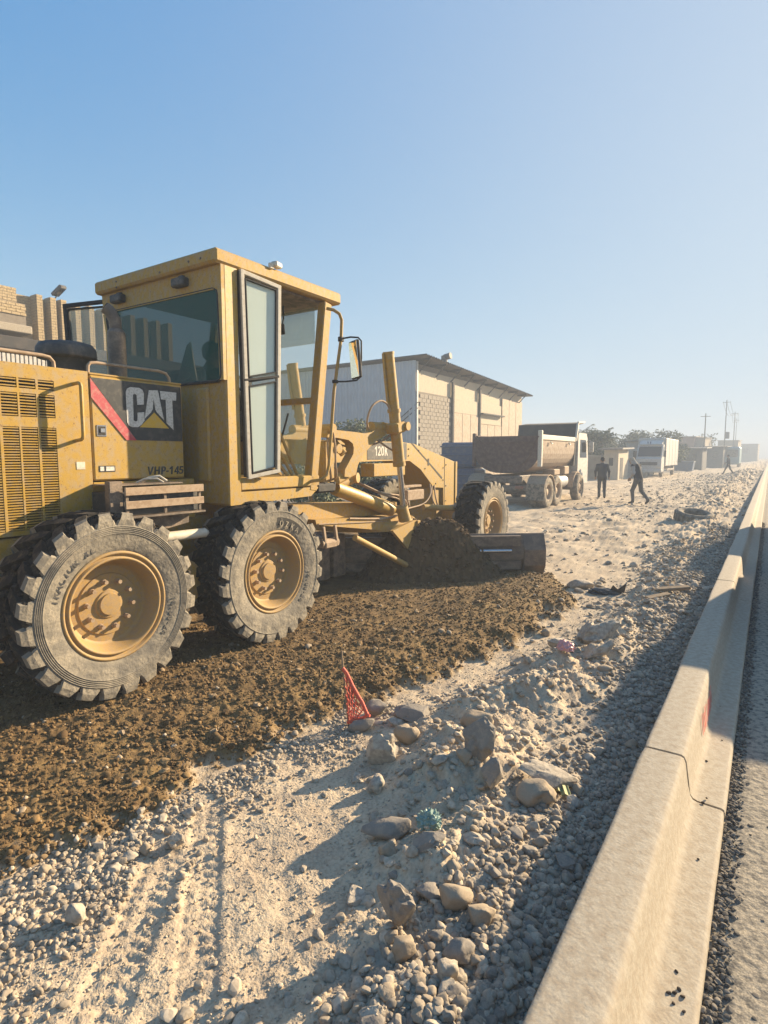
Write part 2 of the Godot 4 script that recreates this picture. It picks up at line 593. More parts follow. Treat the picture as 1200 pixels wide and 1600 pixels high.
var soil_edge := [-3.0, -2.5, 0.9, -2.43, 1.75, -2.40, 2.9, -2.33, 3.4, -2.06, 3.85, -1.96, 5.1, -1.78, 6.6, -1.80, 7.3, -2.05, 7.9, -2.45, 8.3, -3.0, 8.9, -4.2, 9.6, -7.0]
var berm_x := [0.3, -0.80, 1.2, -0.82, 1.6, -0.88, 2.1, -1.04, 2.7, -1.30, 3.3, -1.42, 4.2, -1.22, 7.0, -1.0, 12.0, -1.15, 30.0, -1.6]
var berm_h := [0.3, 0.17, 1.2, 0.10, 1.6, 0.08, 2.0, 0.115, 2.6, 0.195, 3.3, 0.175, 4.2, 0.185, 7.0, 0.13, 12.0, 0.14, 30.0, 0.25, 80.0, 0.4]

# how far inside the brown soil a point lies (positive inside), roughened
func soil_in(x: float, z: float) -> float:
	return lut(soil_edge, -z) - x + nz.get_noise_2d(x * 1.6, z * 1.6) * 0.26 + nz2.get_noise_2d(x * 8.0, z * 8.0) * 0.06

func seg_dist(p: Vector2, a: Vector2, b: Vector2) -> Vector2:
	var d := b - a
	var t := (p - a).dot(d) / d.length_squared()
	var q := a + d * clampf(t, 0.0, 1.0)
	return Vector2((p - q).dot(d.orthogonal().normalized()), t * d.length())

func rut(p: Vector2, a: Vector2, b: Vector2, w: float, dep: float) -> float:
	var s := seg_dist(p, a, b)
	var ends := smoothstep(-0.05, 0.1, s.y) * (1.0 - smoothstep((b - a).length() - 0.15, (b - a).length() + 0.05, s.y))
	var u := absf(s.x) / w
	var groove := -dep * (1.0 - smoothstep(0.75, 1.1, u)) + dep * 0.35 * exp(-pow((u - 1.3) * 4.0, 2.0))
	var lug := dep * 0.9 * smoothstep(0.2, 0.7, sin(s.y * 118.0 + absf(s.x) * 40.0)) * (1.0 - smoothstep(0.7, 0.95, u)) * smoothstep(0.1, 0.3, u)
	return (groove + lug) * ends

func height(x: float, z: float) -> float:
	var d := -z
	var y := -0.10 * smoothstep(9.0, 16.0, d) * smoothstep(-2.0, -4.0, x)
	y += 0.05 * smoothstep(-1.3, -0.55, x)
	# berm of rubble between the track and the kerb
	var bx := lut(berm_x, d)
	var bh := lut(berm_h, d)
	var big := nz.get_noise_2d(x * 0.9 + 31.0, z * 0.9)
	var wl := 0.30 if x < bx else 0.34
	var wid := wl * (1.0 + 0.05 * maxf(d - 5.0, 0.0))
	var ridge := exp(-pow((x - bx - big * 0.12) / wid, 2.0))
	y += bh * ridge * (0.80 + 0.7 * nz.get_noise_2d(x * 2.2, z * 2.2 + 9.0))
	# brown soil laid on the track
	var si := soil_in(x, z)
	var s := smoothstep(-0.03, 0.16, si)
	y += s * 0.045 + s * 0.07 * exp(-pow((si - 0.55) / 0.40, 2.0)) * smoothstep(1.5, 4.5, d)
	# roughness
	var f := nz.get_noise_2d(x * 4.3, z * 4.3)
	var g := nz2.get_noise_2d(x * 16.0, z * 16.0)
	var rough := 0.010 + 0.022 * ridge
	y += f * lerpf(rough, 0.020, s) + g * lerpf(0.0032 + 0.010 * ridge, 0.010, s)
	if d < 7.0 and x > -4.6:
		var h2 := nz2.get_noise_2d(x * 48.0, z * 48.0)
		y += h2 * lerpf(0.0013 + 0.004 * ridge, 0.0045, s)
	# rubble field further on
	var far := smoothstep(7.0, 14.0, d) * smoothstep(-9.0, -5.0, x) * (1.0 - s)
	y += far * (absf(nz.get_noise_2d(x * 0.55, z * 0.55)) * 0.13 + f * 0.025)
	# wheel tracks in the dust
	if d < 2.2 and x > -2.6 and x < -0.9:
		var p := Vector2(x, z)
		var keep := 1.0 - s
		y += keep * rut(p, Vector2(-1.42, -0.60), Vector2(-2.10, -1.46), 0.085, 0.010)
		y += keep * rut(p, Vector2(-1.12, -0.78), Vector2(-2.22, -1.76), 0.070, 0.009)
	return y

func build_ground() -> void:
	var xs := PackedFloat32Array()
	var x := -900.0
	while x < -7.5:
		xs.append(x)
		x += maxf(0.10, (-7.5 - x) * 0.11 + 0.04)
	x = -7.5
	while x < -4.6:
		xs.append(x)
		x += 0.06
	while x < -2.75:
		xs.append(x)
		x += 0.024
	while x < -0.36:
		xs.append(x)
		x += 0.0125
	for q in [-0.3, 0.0, 0.6, 2.0, 6.0, 20.0, 80.0, 300.0, 900.0]:
		xs.append(q)
	var zs := PackedFloat32Array()
	for q in [60.0, 20.0, 8.0, 3.0, 1.2, 0.5]:
		zs.append(q)
	var z := 0.15
	while z > -3.4:
		zs.append(z)
		z -= 0.0125
	var st := 0.0135
	while z > -1500.0:
		zs.append(z)
		st *= 1.016 if z > -60.0 else 1.2
		z -= st
	var nx := xs.size()
	var nn := zs.size()
	print("ground grid ", nx, " x ", nn)
	var v := PackedVector3Array()
	var c := PackedColorArray()
	v.resize(nx * nn)
	c.resize(nx * nn)
	var sand := L(0.62, 0.505, 0.355)
	var sand2 := L(0.50, 0.40, 0.285)
	var mire := L(0.34, 0.265, 0.185)
	var grey := L(0.32, 0.29, 0.25)
	var soil := L(0.148, 0.090, 0.034)
	var soil2 := L(0.245, 0.158, 0.062)
	for j in nn:
		var zz := zs[j]
		for i in nx:
			var xx := xs[i]
			var yy := 0.0
			var flat := xx > -0.42
			if flat:
				yy = -0.04
			elif zz > 0.6 or zz < -300.0 or xx < -40.0:
				yy = -0.10 * smoothstep(-2.0, -4.0, xx) * smoothstep(9.0, 16.0, -zz)
			else:
				yy = height(xx, zz)
			v[j * nx + i] = Vector3(xx, yy, zz)
			var a := nz.get_noise_2d(xx * 2.7 + 50.0, zz * 2.7)
			var b := nz2.get_noise_2d(xx * 14.0, zz * 14.0)
			var q := sand.lerp(sand2, clampf(0.45 + a * 1.3 + b * 0.3, 0.0, 1.0))
			var nearkerb := smoothstep(-1.05, -0.75, xx + a * 0.3)
			q = q.lerp(grey, nearkerb * 0.55)
			var fd := smoothstep(6.0, 12.0, -zz)
			q = q.lerp(mire, fd * clampf(0.25 + 1.6 * nz.get_noise_2d(xx * 0.8, zz * 0.8 + 70.0) + b * 0.6, 0.0, 0.9))
			if not flat and zz > -11.0 and xx > -9.0:
				var s := smoothstep(-0.09, 0.13, soil_in(xx, zz) + b * 0.08)
				var moist := nz.get_noise_2d(xx * 0.9 + 11.0, zz * 1.7)
				q = q.lerp(soil.lerp(soil2, clampf(0.42 + a * 0.7 + b * 0.5 + moist * 0.9, 0.0, 1.0)), s)
			c[j * nx + i] = q * 0.88
	var nrm := PackedVector3Array()
	nrm.resize(nx * nn)
	for j in nn:
		var j0 := maxi(j - 1, 0)
		var j1 := mini(j + 1, nn - 1)
		for i in nx:
			var i0 := maxi(i - 1, 0)
			var i1 := mini(i + 1, nx - 1)
			var du := v[j * nx + i1] - v[j * nx + i0]
			var dv := v[j1 * nx + i] - v[j0 * nx + i]
			nrm[j * nx + i] = du.cross(dv).normalized()
	if nrm[0].y < 0.0:
		for k in nrm.size():
			nrm[k] = -nrm[k]
	var idx := PackedInt32Array()
	idx.resize((nx - 1) * (nn - 1) * 6)
	var w := 0
	for j in nn - 1:
		for i in nx - 1:
			var a := j * nx + i
			# rows run away from the camera, columns to the right: clockwise from above
			idx[w] = a; idx[w + 1] = a + nx; idx[w + 2] = a + 1
			idx[w + 3] = a + 1; idx[w + 4] = a + nx; idx[w + 5] = a + nx + 1
			w += 6
	var arr := []
	arr.resize(Mesh.ARRAY_MAX)
	arr[Mesh.ARRAY_VERTEX] = v
	arr[Mesh.ARRAY_NORMAL] = nrm
	arr[Mesh.ARRAY_COLOR] = c
	arr[Mesh.ARRAY_INDEX] = idx
	var m := ArrayMesh.new()
	m.add_surface_from_arrays(Mesh.PRIMITIVE_TRIANGLES, arr)
	m.surface_set_material(0, mats.ground)
	var o := MeshInstance3D.new()
	o.mesh = m
	o.name = "ground"
	o.set_meta("kind", "structure")
	add_child(o)

# ---------------------------------------------------------------- kerb and road
func kerb_mesh(len: float, sd: int) -> MB:
	var mb := MB.new()
	# section, from the back of the kerb over its top and down to the gutter lip
	var prof: Array = [Vector2(-0.435, -0.06), Vector2(-0.430, 0.308), Vector2(-0.424, 0.318), Vector2(-0.410, 0.3205), Vector2(-0.36, 0.321), Vector2(-0.30, 0.321), Vector2(-0.270, 0.319), Vector2(-0.257, 0.312), Vector2(-0.248, 0.290), Vector2(-0.232, 0.20), Vector2(-0.222, 0.145), Vector2(-0.210, 0.128), Vector2(-0.192, 0.121), Vector2(-0.14, 0.118), Vector2(-0.10, 0.116), Vector2(-0.088, 0.110), Vector2(-0.084, 0.095), Vector2(-0.082, -0.04)]
	var np := prof.size()
	var steps := int(len / 0.06)
	var pts: Array = []
	for j in steps + 1:
		var row: Array = []
		var zz := -len * j / steps
		for i in np:
			var q: Vector2 = prof[i]
			var k := nz.get_noise_3d(q.x * 5.0 + sd * 3.1, q.y * 5.0, zz * 0.8) * 0.005 + nz2.get_noise_3d(q.x * 30.0, q.y * 30.0, zz * 9.0 + sd) * 0.0008
			# arrises worn uneven
			if i == 1 or i == 2:
				k *= 2.0
			var e := minf(minf(zz + len, -zz) / 0.03, 1.0)
			row.append(Vector3(q.x + k - (1.0 - e) * 0.004 * signf(q.x + 0.33) * 0.5, q.y + k - (1.0 - e) * 0.006, zz))
		pts.append(row)
	for j in steps:
		for i in np - 1:
			var a: Vector3 = pts[j][i]
			var b: Vector3 = pts[j][i + 1]
			var d: Vector3 = pts[j + 1][i + 1]
			var e: Vector3 = pts[j + 1][i]
			var n0 := prof_n(prof, i)
			var n1 := prof_n(prof, i + 1)
			mb.tri(a, b, d, n0, n1, n1)
			mb.tri(a, d, e, n0, n1, n0)
	for j in [0, steps]:
		var p := PackedVector2Array()
		for i in np:
			p.append(Vector2(pts[j][i].x, pts[j][i].y))
		var t := Geometry2D.triangulate_polygon(p)
		for k in range(0, t.size(), 3):
			var nn := Vector3(0, 0, 1) if j == 0 else Vector3(0, 0, -1)
			mb.tri(pts[j][t[k]], pts[j][t[k + 1]], pts[j][t[k + 2]], nn, nn, nn)
	return mb

func prof_n(prof: Array, i: int) -> Vector3:
	var d: Vector2 = prof[mini(i + 1, prof.size() - 1)] - prof[maxi(i - 1, 0)]
	return Vector3(-d.y, d.x, 0).normalized()

func build_kerb_and_road() -> void:
	var kerb := Node3D.new()
	kerb.name = "kerb"
	kerb.set_meta("kind", "structure")
	add_child(kerb)
	origin[kerb] = Vector3.ZERO
	var z := 1.6
	var a := kerb_mesh(4.480, 1).mesh()
	var b := kerb_mesh(4.480, 2).mesh()
	a.surface_set_material(0, mats.concrete)
	b.surface_set_material(0, mats.concrete)
	for k in 36:
		var o := piece(a if k % 2 == 0 else b, "kerb_segment", kerb, Transform3D(Basis.IDENTITY, v3(0.0 + rng.randf_range(-0.003, 0.003), rng.randf_range(-0.002, 0.002), z)))
		z -= 4.5
		if k == 1:
			# sprayed red strokes on the road side of the second length
			var mb := MB.new()
			for s in 11:
				var zz := -0.55 - s * 0.052 + rng.randf_range(-0.02, 0.02)
				var y0 := 0.175 + rng.randf_range(-0.02, 0.02)
				var y1 := y0 + rng.randf_range(0.06, 0.12)
				var x0 := lerpf(-0.2285, -0.2455, (y0 - 0.16) / 0.12) + 0.009
				var x1 := lerpf(-0.2285, -0.2455, (y1 - 0.16) / 0.12) + 0.009
				mb.quad_out(v3(x0, y0, zz), v3(x0, y0, zz - 0.022), v3(x1, y1, zz - 0.05), v3(x1, y1, zz - 0.035), v3(-0.4, 0.2, zz))
			var pm := StandardMaterial3D.new()
			pm.transparency = BaseMaterial3D.TRANSPARENCY_ALPHA
			pm.albedo_color = Color(0.78, 0.16, 0.13, 0.85)
			pm.roughness = 0.8
			part(mb, "paint_stroke", pm, o)
	# asphalt on the right
	var mb := MB.new()
	var zs: Array = [40.0, 6.0, 1.0]
	var q := 0.0
	var st := 0.05
	while q > -900.0:
		zs.append(q)
		st *= 1.04
		q -= st
	var xs: Array = [-0.09, -0.05, 0.0, 0.06, 0.12, 0.2, 0.3, 0.5, 1.0, 3.0, 8.0]
	for j in zs.size() - 1:
		for i in xs.size() - 1:
			var p: Array = []
			for e in [[i, j], [i + 1, j], [i + 1, j + 1], [i, j + 1]]:
				var xx: float = xs[e[0]]
				var zz: float = zs[e[1]]
				p.append(v3(xx, 0.072 + nz.get_noise_2d(xx * 3.0, zz * 3.0) * 0.003 - 0.012 * smoothstep(0.02, -0.06, xx), zz))
			mb.quad_out(p[0], p[1], p[2], p[3], v3(p[0].x, -5, p[0].z))
	structure(mb, "road", mats.asphalt)

# ---------------------------------------------------------------- stones
var ico_cache := {}

func ico(level: int) -> Array:
	if ico_cache.has(level):
		return ico_cache[level]
	var t := (1.0 + sqrt(5.0)) / 2.0
	var vs: Array = []
	for q in [[-1, t, 0], [1, t, 0], [-1, -t, 0], [1, -t, 0], [0, -1, t], [0, 1, t], [0, -1, -t], [0, 1, -t], [t, 0, -1], [t, 0, 1], [-t, 0, -1], [-t, 0, 1]]:
		vs.append(Vector3(q[0], q[1], q[2]).normalized())
	var fs: Array = [0, 11, 5, 0, 5, 1, 0, 1, 7, 0, 7, 10, 0, 10, 11, 1, 5, 9, 5, 11, 4, 11, 10, 2, 10, 7, 6, 7, 1, 8, 3, 9, 4, 3, 4, 2, 3, 2, 6, 3, 6, 8, 3, 8, 9, 4, 9, 5, 2, 4, 11, 6, 2, 10, 8, 6, 7, 9, 8, 1]
	for l in level:
		var mid := {}
		var nf: Array = []
		for k in range(0, fs.size(), 3):
			var m: Array = []
			for e in 3:
				var a: int = fs[k + e]
				var b: int = fs[k + (e + 1) % 3]
				var key := mini(a, b) * 100000 + maxi(a, b)
				if not mid.has(key):
					mid[key] = vs.size()
					vs.append(((vs[a] + vs[b]) * 0.5).normalized())
				m.append(mid[key])
			nf.append_array([fs[k], m[0], m[2], fs[k + 1], m[1], m[0], fs[k + 2], m[2], m[1], m[0], m[1], m[2]])
		fs = nf
	ico_cache[level] = [vs, fs]
	return ico_cache[level]

func stone_mesh(sd: int, level: int, angular: float, lump: float, m: Material, crease: bool = false) -> ArrayMesh:
	var r := RandomNumberGenerator.new()
	r.seed = sd * 131 + 7
	var src := ico(level)
	var vs: Array = []
	var planes: Array = []
	for k in 11:
		planes.append([Vector3(r.randfn(), r.randfn(), r.randfn()).normalized(), r.randf_range(0.55, 0.88)])
	for p: Vector3 in src[0]:
		var q := p * (1.0 + lump * nz.get_noise_3dv(p * 1.1 + Vector3.ONE * sd * 9.7))
		for pl in planes:
			var e: float = q.dot(pl[0]) - pl[1]
			if e > 0.0:
				q -= pl[0] * e * angular
		q *= 1.0 + 0.05 * lump * nz.get_noise_3dv(p * 6.0 + Vector3.ONE * sd)
		vs.append(q)
	var mb := MB.new()
	var fs: Array = src[1]
	var nrm: Array = []
	nrm.resize(vs.size())
	nrm.fill(Vector3.ZERO)
	for k in range(0, fs.size(), 3):
		var n: Vector3 = (vs[fs[k + 1]] - vs[fs[k]]).cross(vs[fs[k + 2]] - vs[fs[k]])
		if n.dot(vs[fs[k]]) < 0.0:
			n = -n
		for e in 3:
			nrm[fs[k + e]] += n
	for k in range(0, fs.size(), 3):
		var a: Vector3 = vs[fs[k]]
		var b: Vector3 = vs[fs[k + 1]]
		var d: Vector3 = vs[fs[k + 2]]
		var n := (b - a).cross(d - a).normalized()
		if n.dot(a) < 0.0:
			n = -n
		if crease:
			mb.tri(a, b, d, (nrm[fs[k]].normalized() * 0.35 + n).normalized(), (nrm[fs[k + 1]].normalized() * 0.35 + n).normalized(), (nrm[fs[k + 2]].normalized() * 0.35 + n).normalized())
		else:
			mb.tri(a, b, d, nrm[fs[k]].normalized(), nrm[fs[k + 1]].normalized(), nrm[fs[k + 2]].normalized())
	var me := mb.mesh()
	me.surface_set_material(0, m)
	return me

var rock_meshes := {}

func rock(called: String, label: String, kind: String, var_: int, x: float, z: float, size: Vector3, turn: Vector3, group: String, up: float = 0.35) -> MeshInstance3D:
	var key := kind + str(var_)
	if not rock_meshes.has(key):
		var mt: Material = mats[{"block": "stone_pale", "grey": "stone_grey", "round": "stone_grey", "tan": "stone_brown", "pale": "stone_pale"}[kind]]
		rock_meshes[key] = stone_mesh(var_ * 17 + key.hash() % 97, 3 if kind in ["block", "grey"] else 2, 0.95 if kind in ["block", "grey"] else 0.75, 0.55, mt, kind in ["block", "grey"])
	var o := MeshInstance3D.new()
	o.mesh = rock_meshes[key]
	o.name = numbered(called)
	add_child(o)
	o.position = v3(x, height(x, z) + size.y * up, z)
	o.basis = Basis.from_euler(turn) * Basis.from_scale(size)
	o.set_meta("label", label)
	o.set_meta("category", "rock")
	o.set_meta("group", group)
	return o

func build_rocks() -> void:
	var g := "broken rocks on the rubble berm"
	for q in [
		["pale blocky rock standing just right of the red netting stake", "block", 1, -1.701, -2.514, v3(0.088, 0.105, 0.08), v3(0.2, 0.6, 0.25), 0.7],
		["long flat grey rock on the berm crest behind the red netting", "grey", 2, -1.824, -3.043, v3(0.13, 0.075, 0.085), v3(0.1, 0.5, 0.15), 0.6],
		["small rounded rock between the netting stake and the flat grey rock", "round", 3, -2.080, -3.020, v3(0.07, 0.055, 0.06), v3(0, 0.3, 0.1), 0.6],
		["oval rock at the foot of the netting stake", "round", 1, -2.020, -2.780, v3(0.08, 0.05, 0.06), v3(0, 0.5, 0.2), 0.6],
		["lumpy brown rock just above the pale blocky rock", "tan", 2, -1.682, -2.759, v3(0.075, 0.065, 0.06), v3(0.4, 0.2, 0.1), 0.6],
		["tall pointed grey rock standing on the middle of the berm", "grey", 4, -1.134, -2.589, v3(0.088, 0.12, 0.07), v3(0.1, 0.3, -0.2), 0.65],
		["grey wedge rock in front of the tall pointed rock", "grey", 5, -1.030, -2.476, v3(0.07, 0.085, 0.06), v3(0.2, 1.3, 0.2), 0.6],
		["brown yellowish rock near the kerb shadow under a pale slab", "tan", 4, -0.850, -2.570, v3(0.095, 0.075, 0.08), v3(0.1, 0.7, 0.1), 0.55],
		["pale flat slab leaning behind the brown yellowish rock", "block", 6, -0.813, -2.740, v3(0.15, 0.035, 0.075), v3(0.25, 0.5, -0.25), 1.6],
		["long smooth grey stone lying left of the green plastic bag", "round", 5, -1.285, -1.984, v3(0.105, 0.05, 0.055), v3(0.0, 0.55, 0.22), 0.7],
		["small pale yellow stone on the left flank of the berm", "pale", 3, -1.569, -2.287, v3(0.05, 0.052, 0.045), v3(0.3, 0.8, 0.2), 0.6],
		["cube shaped stone below the long smooth grey stone", "tan", 5, -1.238, -1.871, v3(0.042, 0.038, 0.04), v3(0.2, 0.4, 0.1), 0.6],
		["angular grey slab tilted on edge at the end of the sand", "grey", 7, -0.983, -1.550, v3(0.075, 0.10, 0.045), v3(0.35, 0.4, 0.35), 0.75],
		["small brown stone wedged under the angular tilted slab", "tan", 6, -0.898, -1.465, v3(0.042, 0.045, 0.038), v3(0.2, 0.1, 0.2), 0.6],
		["rounded tan stone behind the tilted slab, largest of its row", "tan", 7, -0.850, -1.758, v3(0.068, 0.055, 0.055), v3(0.1, 0.9, 0.1), 0.7],
		["dark oval stone right behind the tilted slab", "round", 7, -0.964, -1.739, v3(0.05, 0.037, 0.04), v3(0, 0.3, 0), 0.8],
		["flat topped tan stone right of the rounded tan stone", "tan", 8, -0.756, -1.739, v3(0.055, 0.04, 0.045), v3(0.1, 0.2, 0.15), 0.8],
		["pale egg shaped stone low on the near berm", "pale", 6, -0.737, -1.455, v3(0.036, 0.044, 0.035), v3(0.2, 0.2, 0.3), 0.8],
		["smooth grey oval stone above the pale egg shaped stone", "round", 8, -0.756, -1.569, v3(0.052, 0.042, 0.044), v3(0.1, 0.5, 0.1), 0.8],
		["large rounded pebble standing alone in the left pebble field", "pale", 8, -2.020, -1.000, v3(0.040, 0.042, 0.036), v3(0.3, 0.3, 0.3), 0.8],
		["tan pebble casting a shadow beside the left wheel track", "tan", 9, -2.140, -1.360, v3(0.026, 0.028, 0.025), v3(0.3, 0.3, 0.3), 0.8],
		["blocky stone just right of the tan pebble by the wheel track", "block", 9, -2.070, -1.460, v3(0.04, 0.042, 0.035), v3(0.3, 0.1, 0.3), 0.8],
		["chunk of broken concrete on the berm left of the kerb shadow", "block", 3, -1.120, -4.950, v3(0.16, 0.10, 0.10), v3(0.3, 0.6, 0.5), 0.6],
		["broken concrete wedge leaning on the larger concrete chunk", "block", 5, -1.260, -5.150, v3(0.12, 0.09, 0.09), v3(0.1, 1.6, 0.4), 0.6],
		["long concrete splinter in front of the concrete chunks", "block", 7, -1.020, -4.620, v3(0.14, 0.05, 0.05), v3(0.2, 0.9, 0.5), 0.8],
		["rough slab of earth and stone behind the pink bag", "block", 2, -1.360, -4.720, v3(0.12, 0.05, 0.09), v3(0.2, 0.3, -0.2), 0.7],
		["flat grey stone half buried below the green plastic bag", "grey", 8, -1.058, -1.909, v3(0.075, 0.03, 0.05), v3(0.2, 0.9, 0.3), 0.8],
		["brown half buried rock above the tall pointed rock", "tan", 3, -1.361, -3.005, v3(0.12, 0.06, 0.08), v3(0.1, 0.4, 0.1), 0.5],
		["wide pale boulder lying on the track beyond the soil", "pale", 4, -1.950, -7.500, v3(0.18, 0.085, 0.13), v3(0, 0.5, 0), 0.4],
	]:
		rock("rock", q[0], q[1], q[2], q[3], q[4], q[5], q[6], g, q[7])
	var r := RandomNumberGenerator.new()
	r.seed = 99
	var zones := [
		["grey rounded cobble in the gravel strip along the kerb", "cobbles in the gravel strip", 110],
		["rough stone scattered over the rubble berm", "loose stones on the berm", 90],
		["pale rounded pebble beside the dusty wheel tracks", "pebbles beside the wheel tracks", 45],
	]
	for zi in zones.size():
		for k in zones[zi][2]:
			var x := 0.0
			var z := 0.0
			var s := 0.0
			var kind := "round"
			if zi == 0:
				z = -0.9 - pow(r.randf(), 1.5) * 5.5
				x = r.randf_range(-0.95, -0.46)
				s = 0.017 + 0.020 * pow(r.randf(), 1.8)
				kind = ["round", "round", "tan", "pale"][r.randi() % 4]
			elif zi == 1:
				z = -1.0 - pow(r.randf(), 1.3) * 6.0
				x = lut(berm_x, -z) + r.randfn() * 0.22
				x = minf(x, -0.6)
				s = 0.016 + 0.030 * pow(r.randf(), 2.4)
				kind = ["block", "grey", "tan", "pale"][r.randi() % 4]
			else:
				z = -0.8 - r.randf() * 1.7
				x = lut(soil_edge, -z) + absf(r.randfn()) * 0.22 + 0.02
				s = r.randf_range(0.016, 0.03)
				kind = ["pale", "tan", "pale"][r.randi() % 3]
			rock("cobble", zones[zi][0], kind, 1 + r.randi() % 6, x, z, v3(s * r.randf_range(0.9, 1.4), s * r.randf_range(0.6, 0.95), s), v3(r.randf_range(-0.3, 0.3), r.randf() * TAU, r.randf_range(-0.3, 0.3)), zones[zi][1], 0.45)

func scatter(called: String, label: String, meshes: Array, spots: Array) -> void:
	# spots: [position, radius, colour]
	var root := Node3D.new()
	root.name = numbered(called)
	root.set_meta("kind", "stuff")
	root.set_meta("label", label)
	root.set_meta("category", called.replace("_", " "))
	add_child(root)
	for k in meshes.size():
		var mm := MultiMesh.new()
		mm.transform_format = MultiMesh.TRANSFORM_3D
		mm.use_colors = true
		mm.mesh = meshes[k]
		var mine: Array = []
		for i in range(k, spots.size(), meshes.size()):
			mine.append(spots[i])
		mm.instance_count = mine.size()
		for i in mine.size():
			var s: Array = mine[i]
			var q: float = s[1]
			var b := Basis.from_euler(v3(rng.randf_range(-0.5, 0.5), rng.randf() * TAU, rng.randf_range(-0.5, 0.5))) * Basis.from_scale(v3(q * rng.randf_range(0.85, 1.45), q * rng.randf_range(0.55, 1.0), q))
			mm.set_instance_transform(i, Transform3D(b, s[0]))
			mm.set_instance_color(i, s[2])
		var o := MultiMeshInstance3D.new()
		o.multimesh = mm
		o.name = called
		o.set_meta("kind", "stuff")
		root.add_child(o, true)

func tone(a: Color, b: Color, spread: float) -> Color:
	var q := a.lerp(b, rng.randf()) * (0.90 + rng.randf_range(-spread, spread))
	q.a = 1.0
	return q

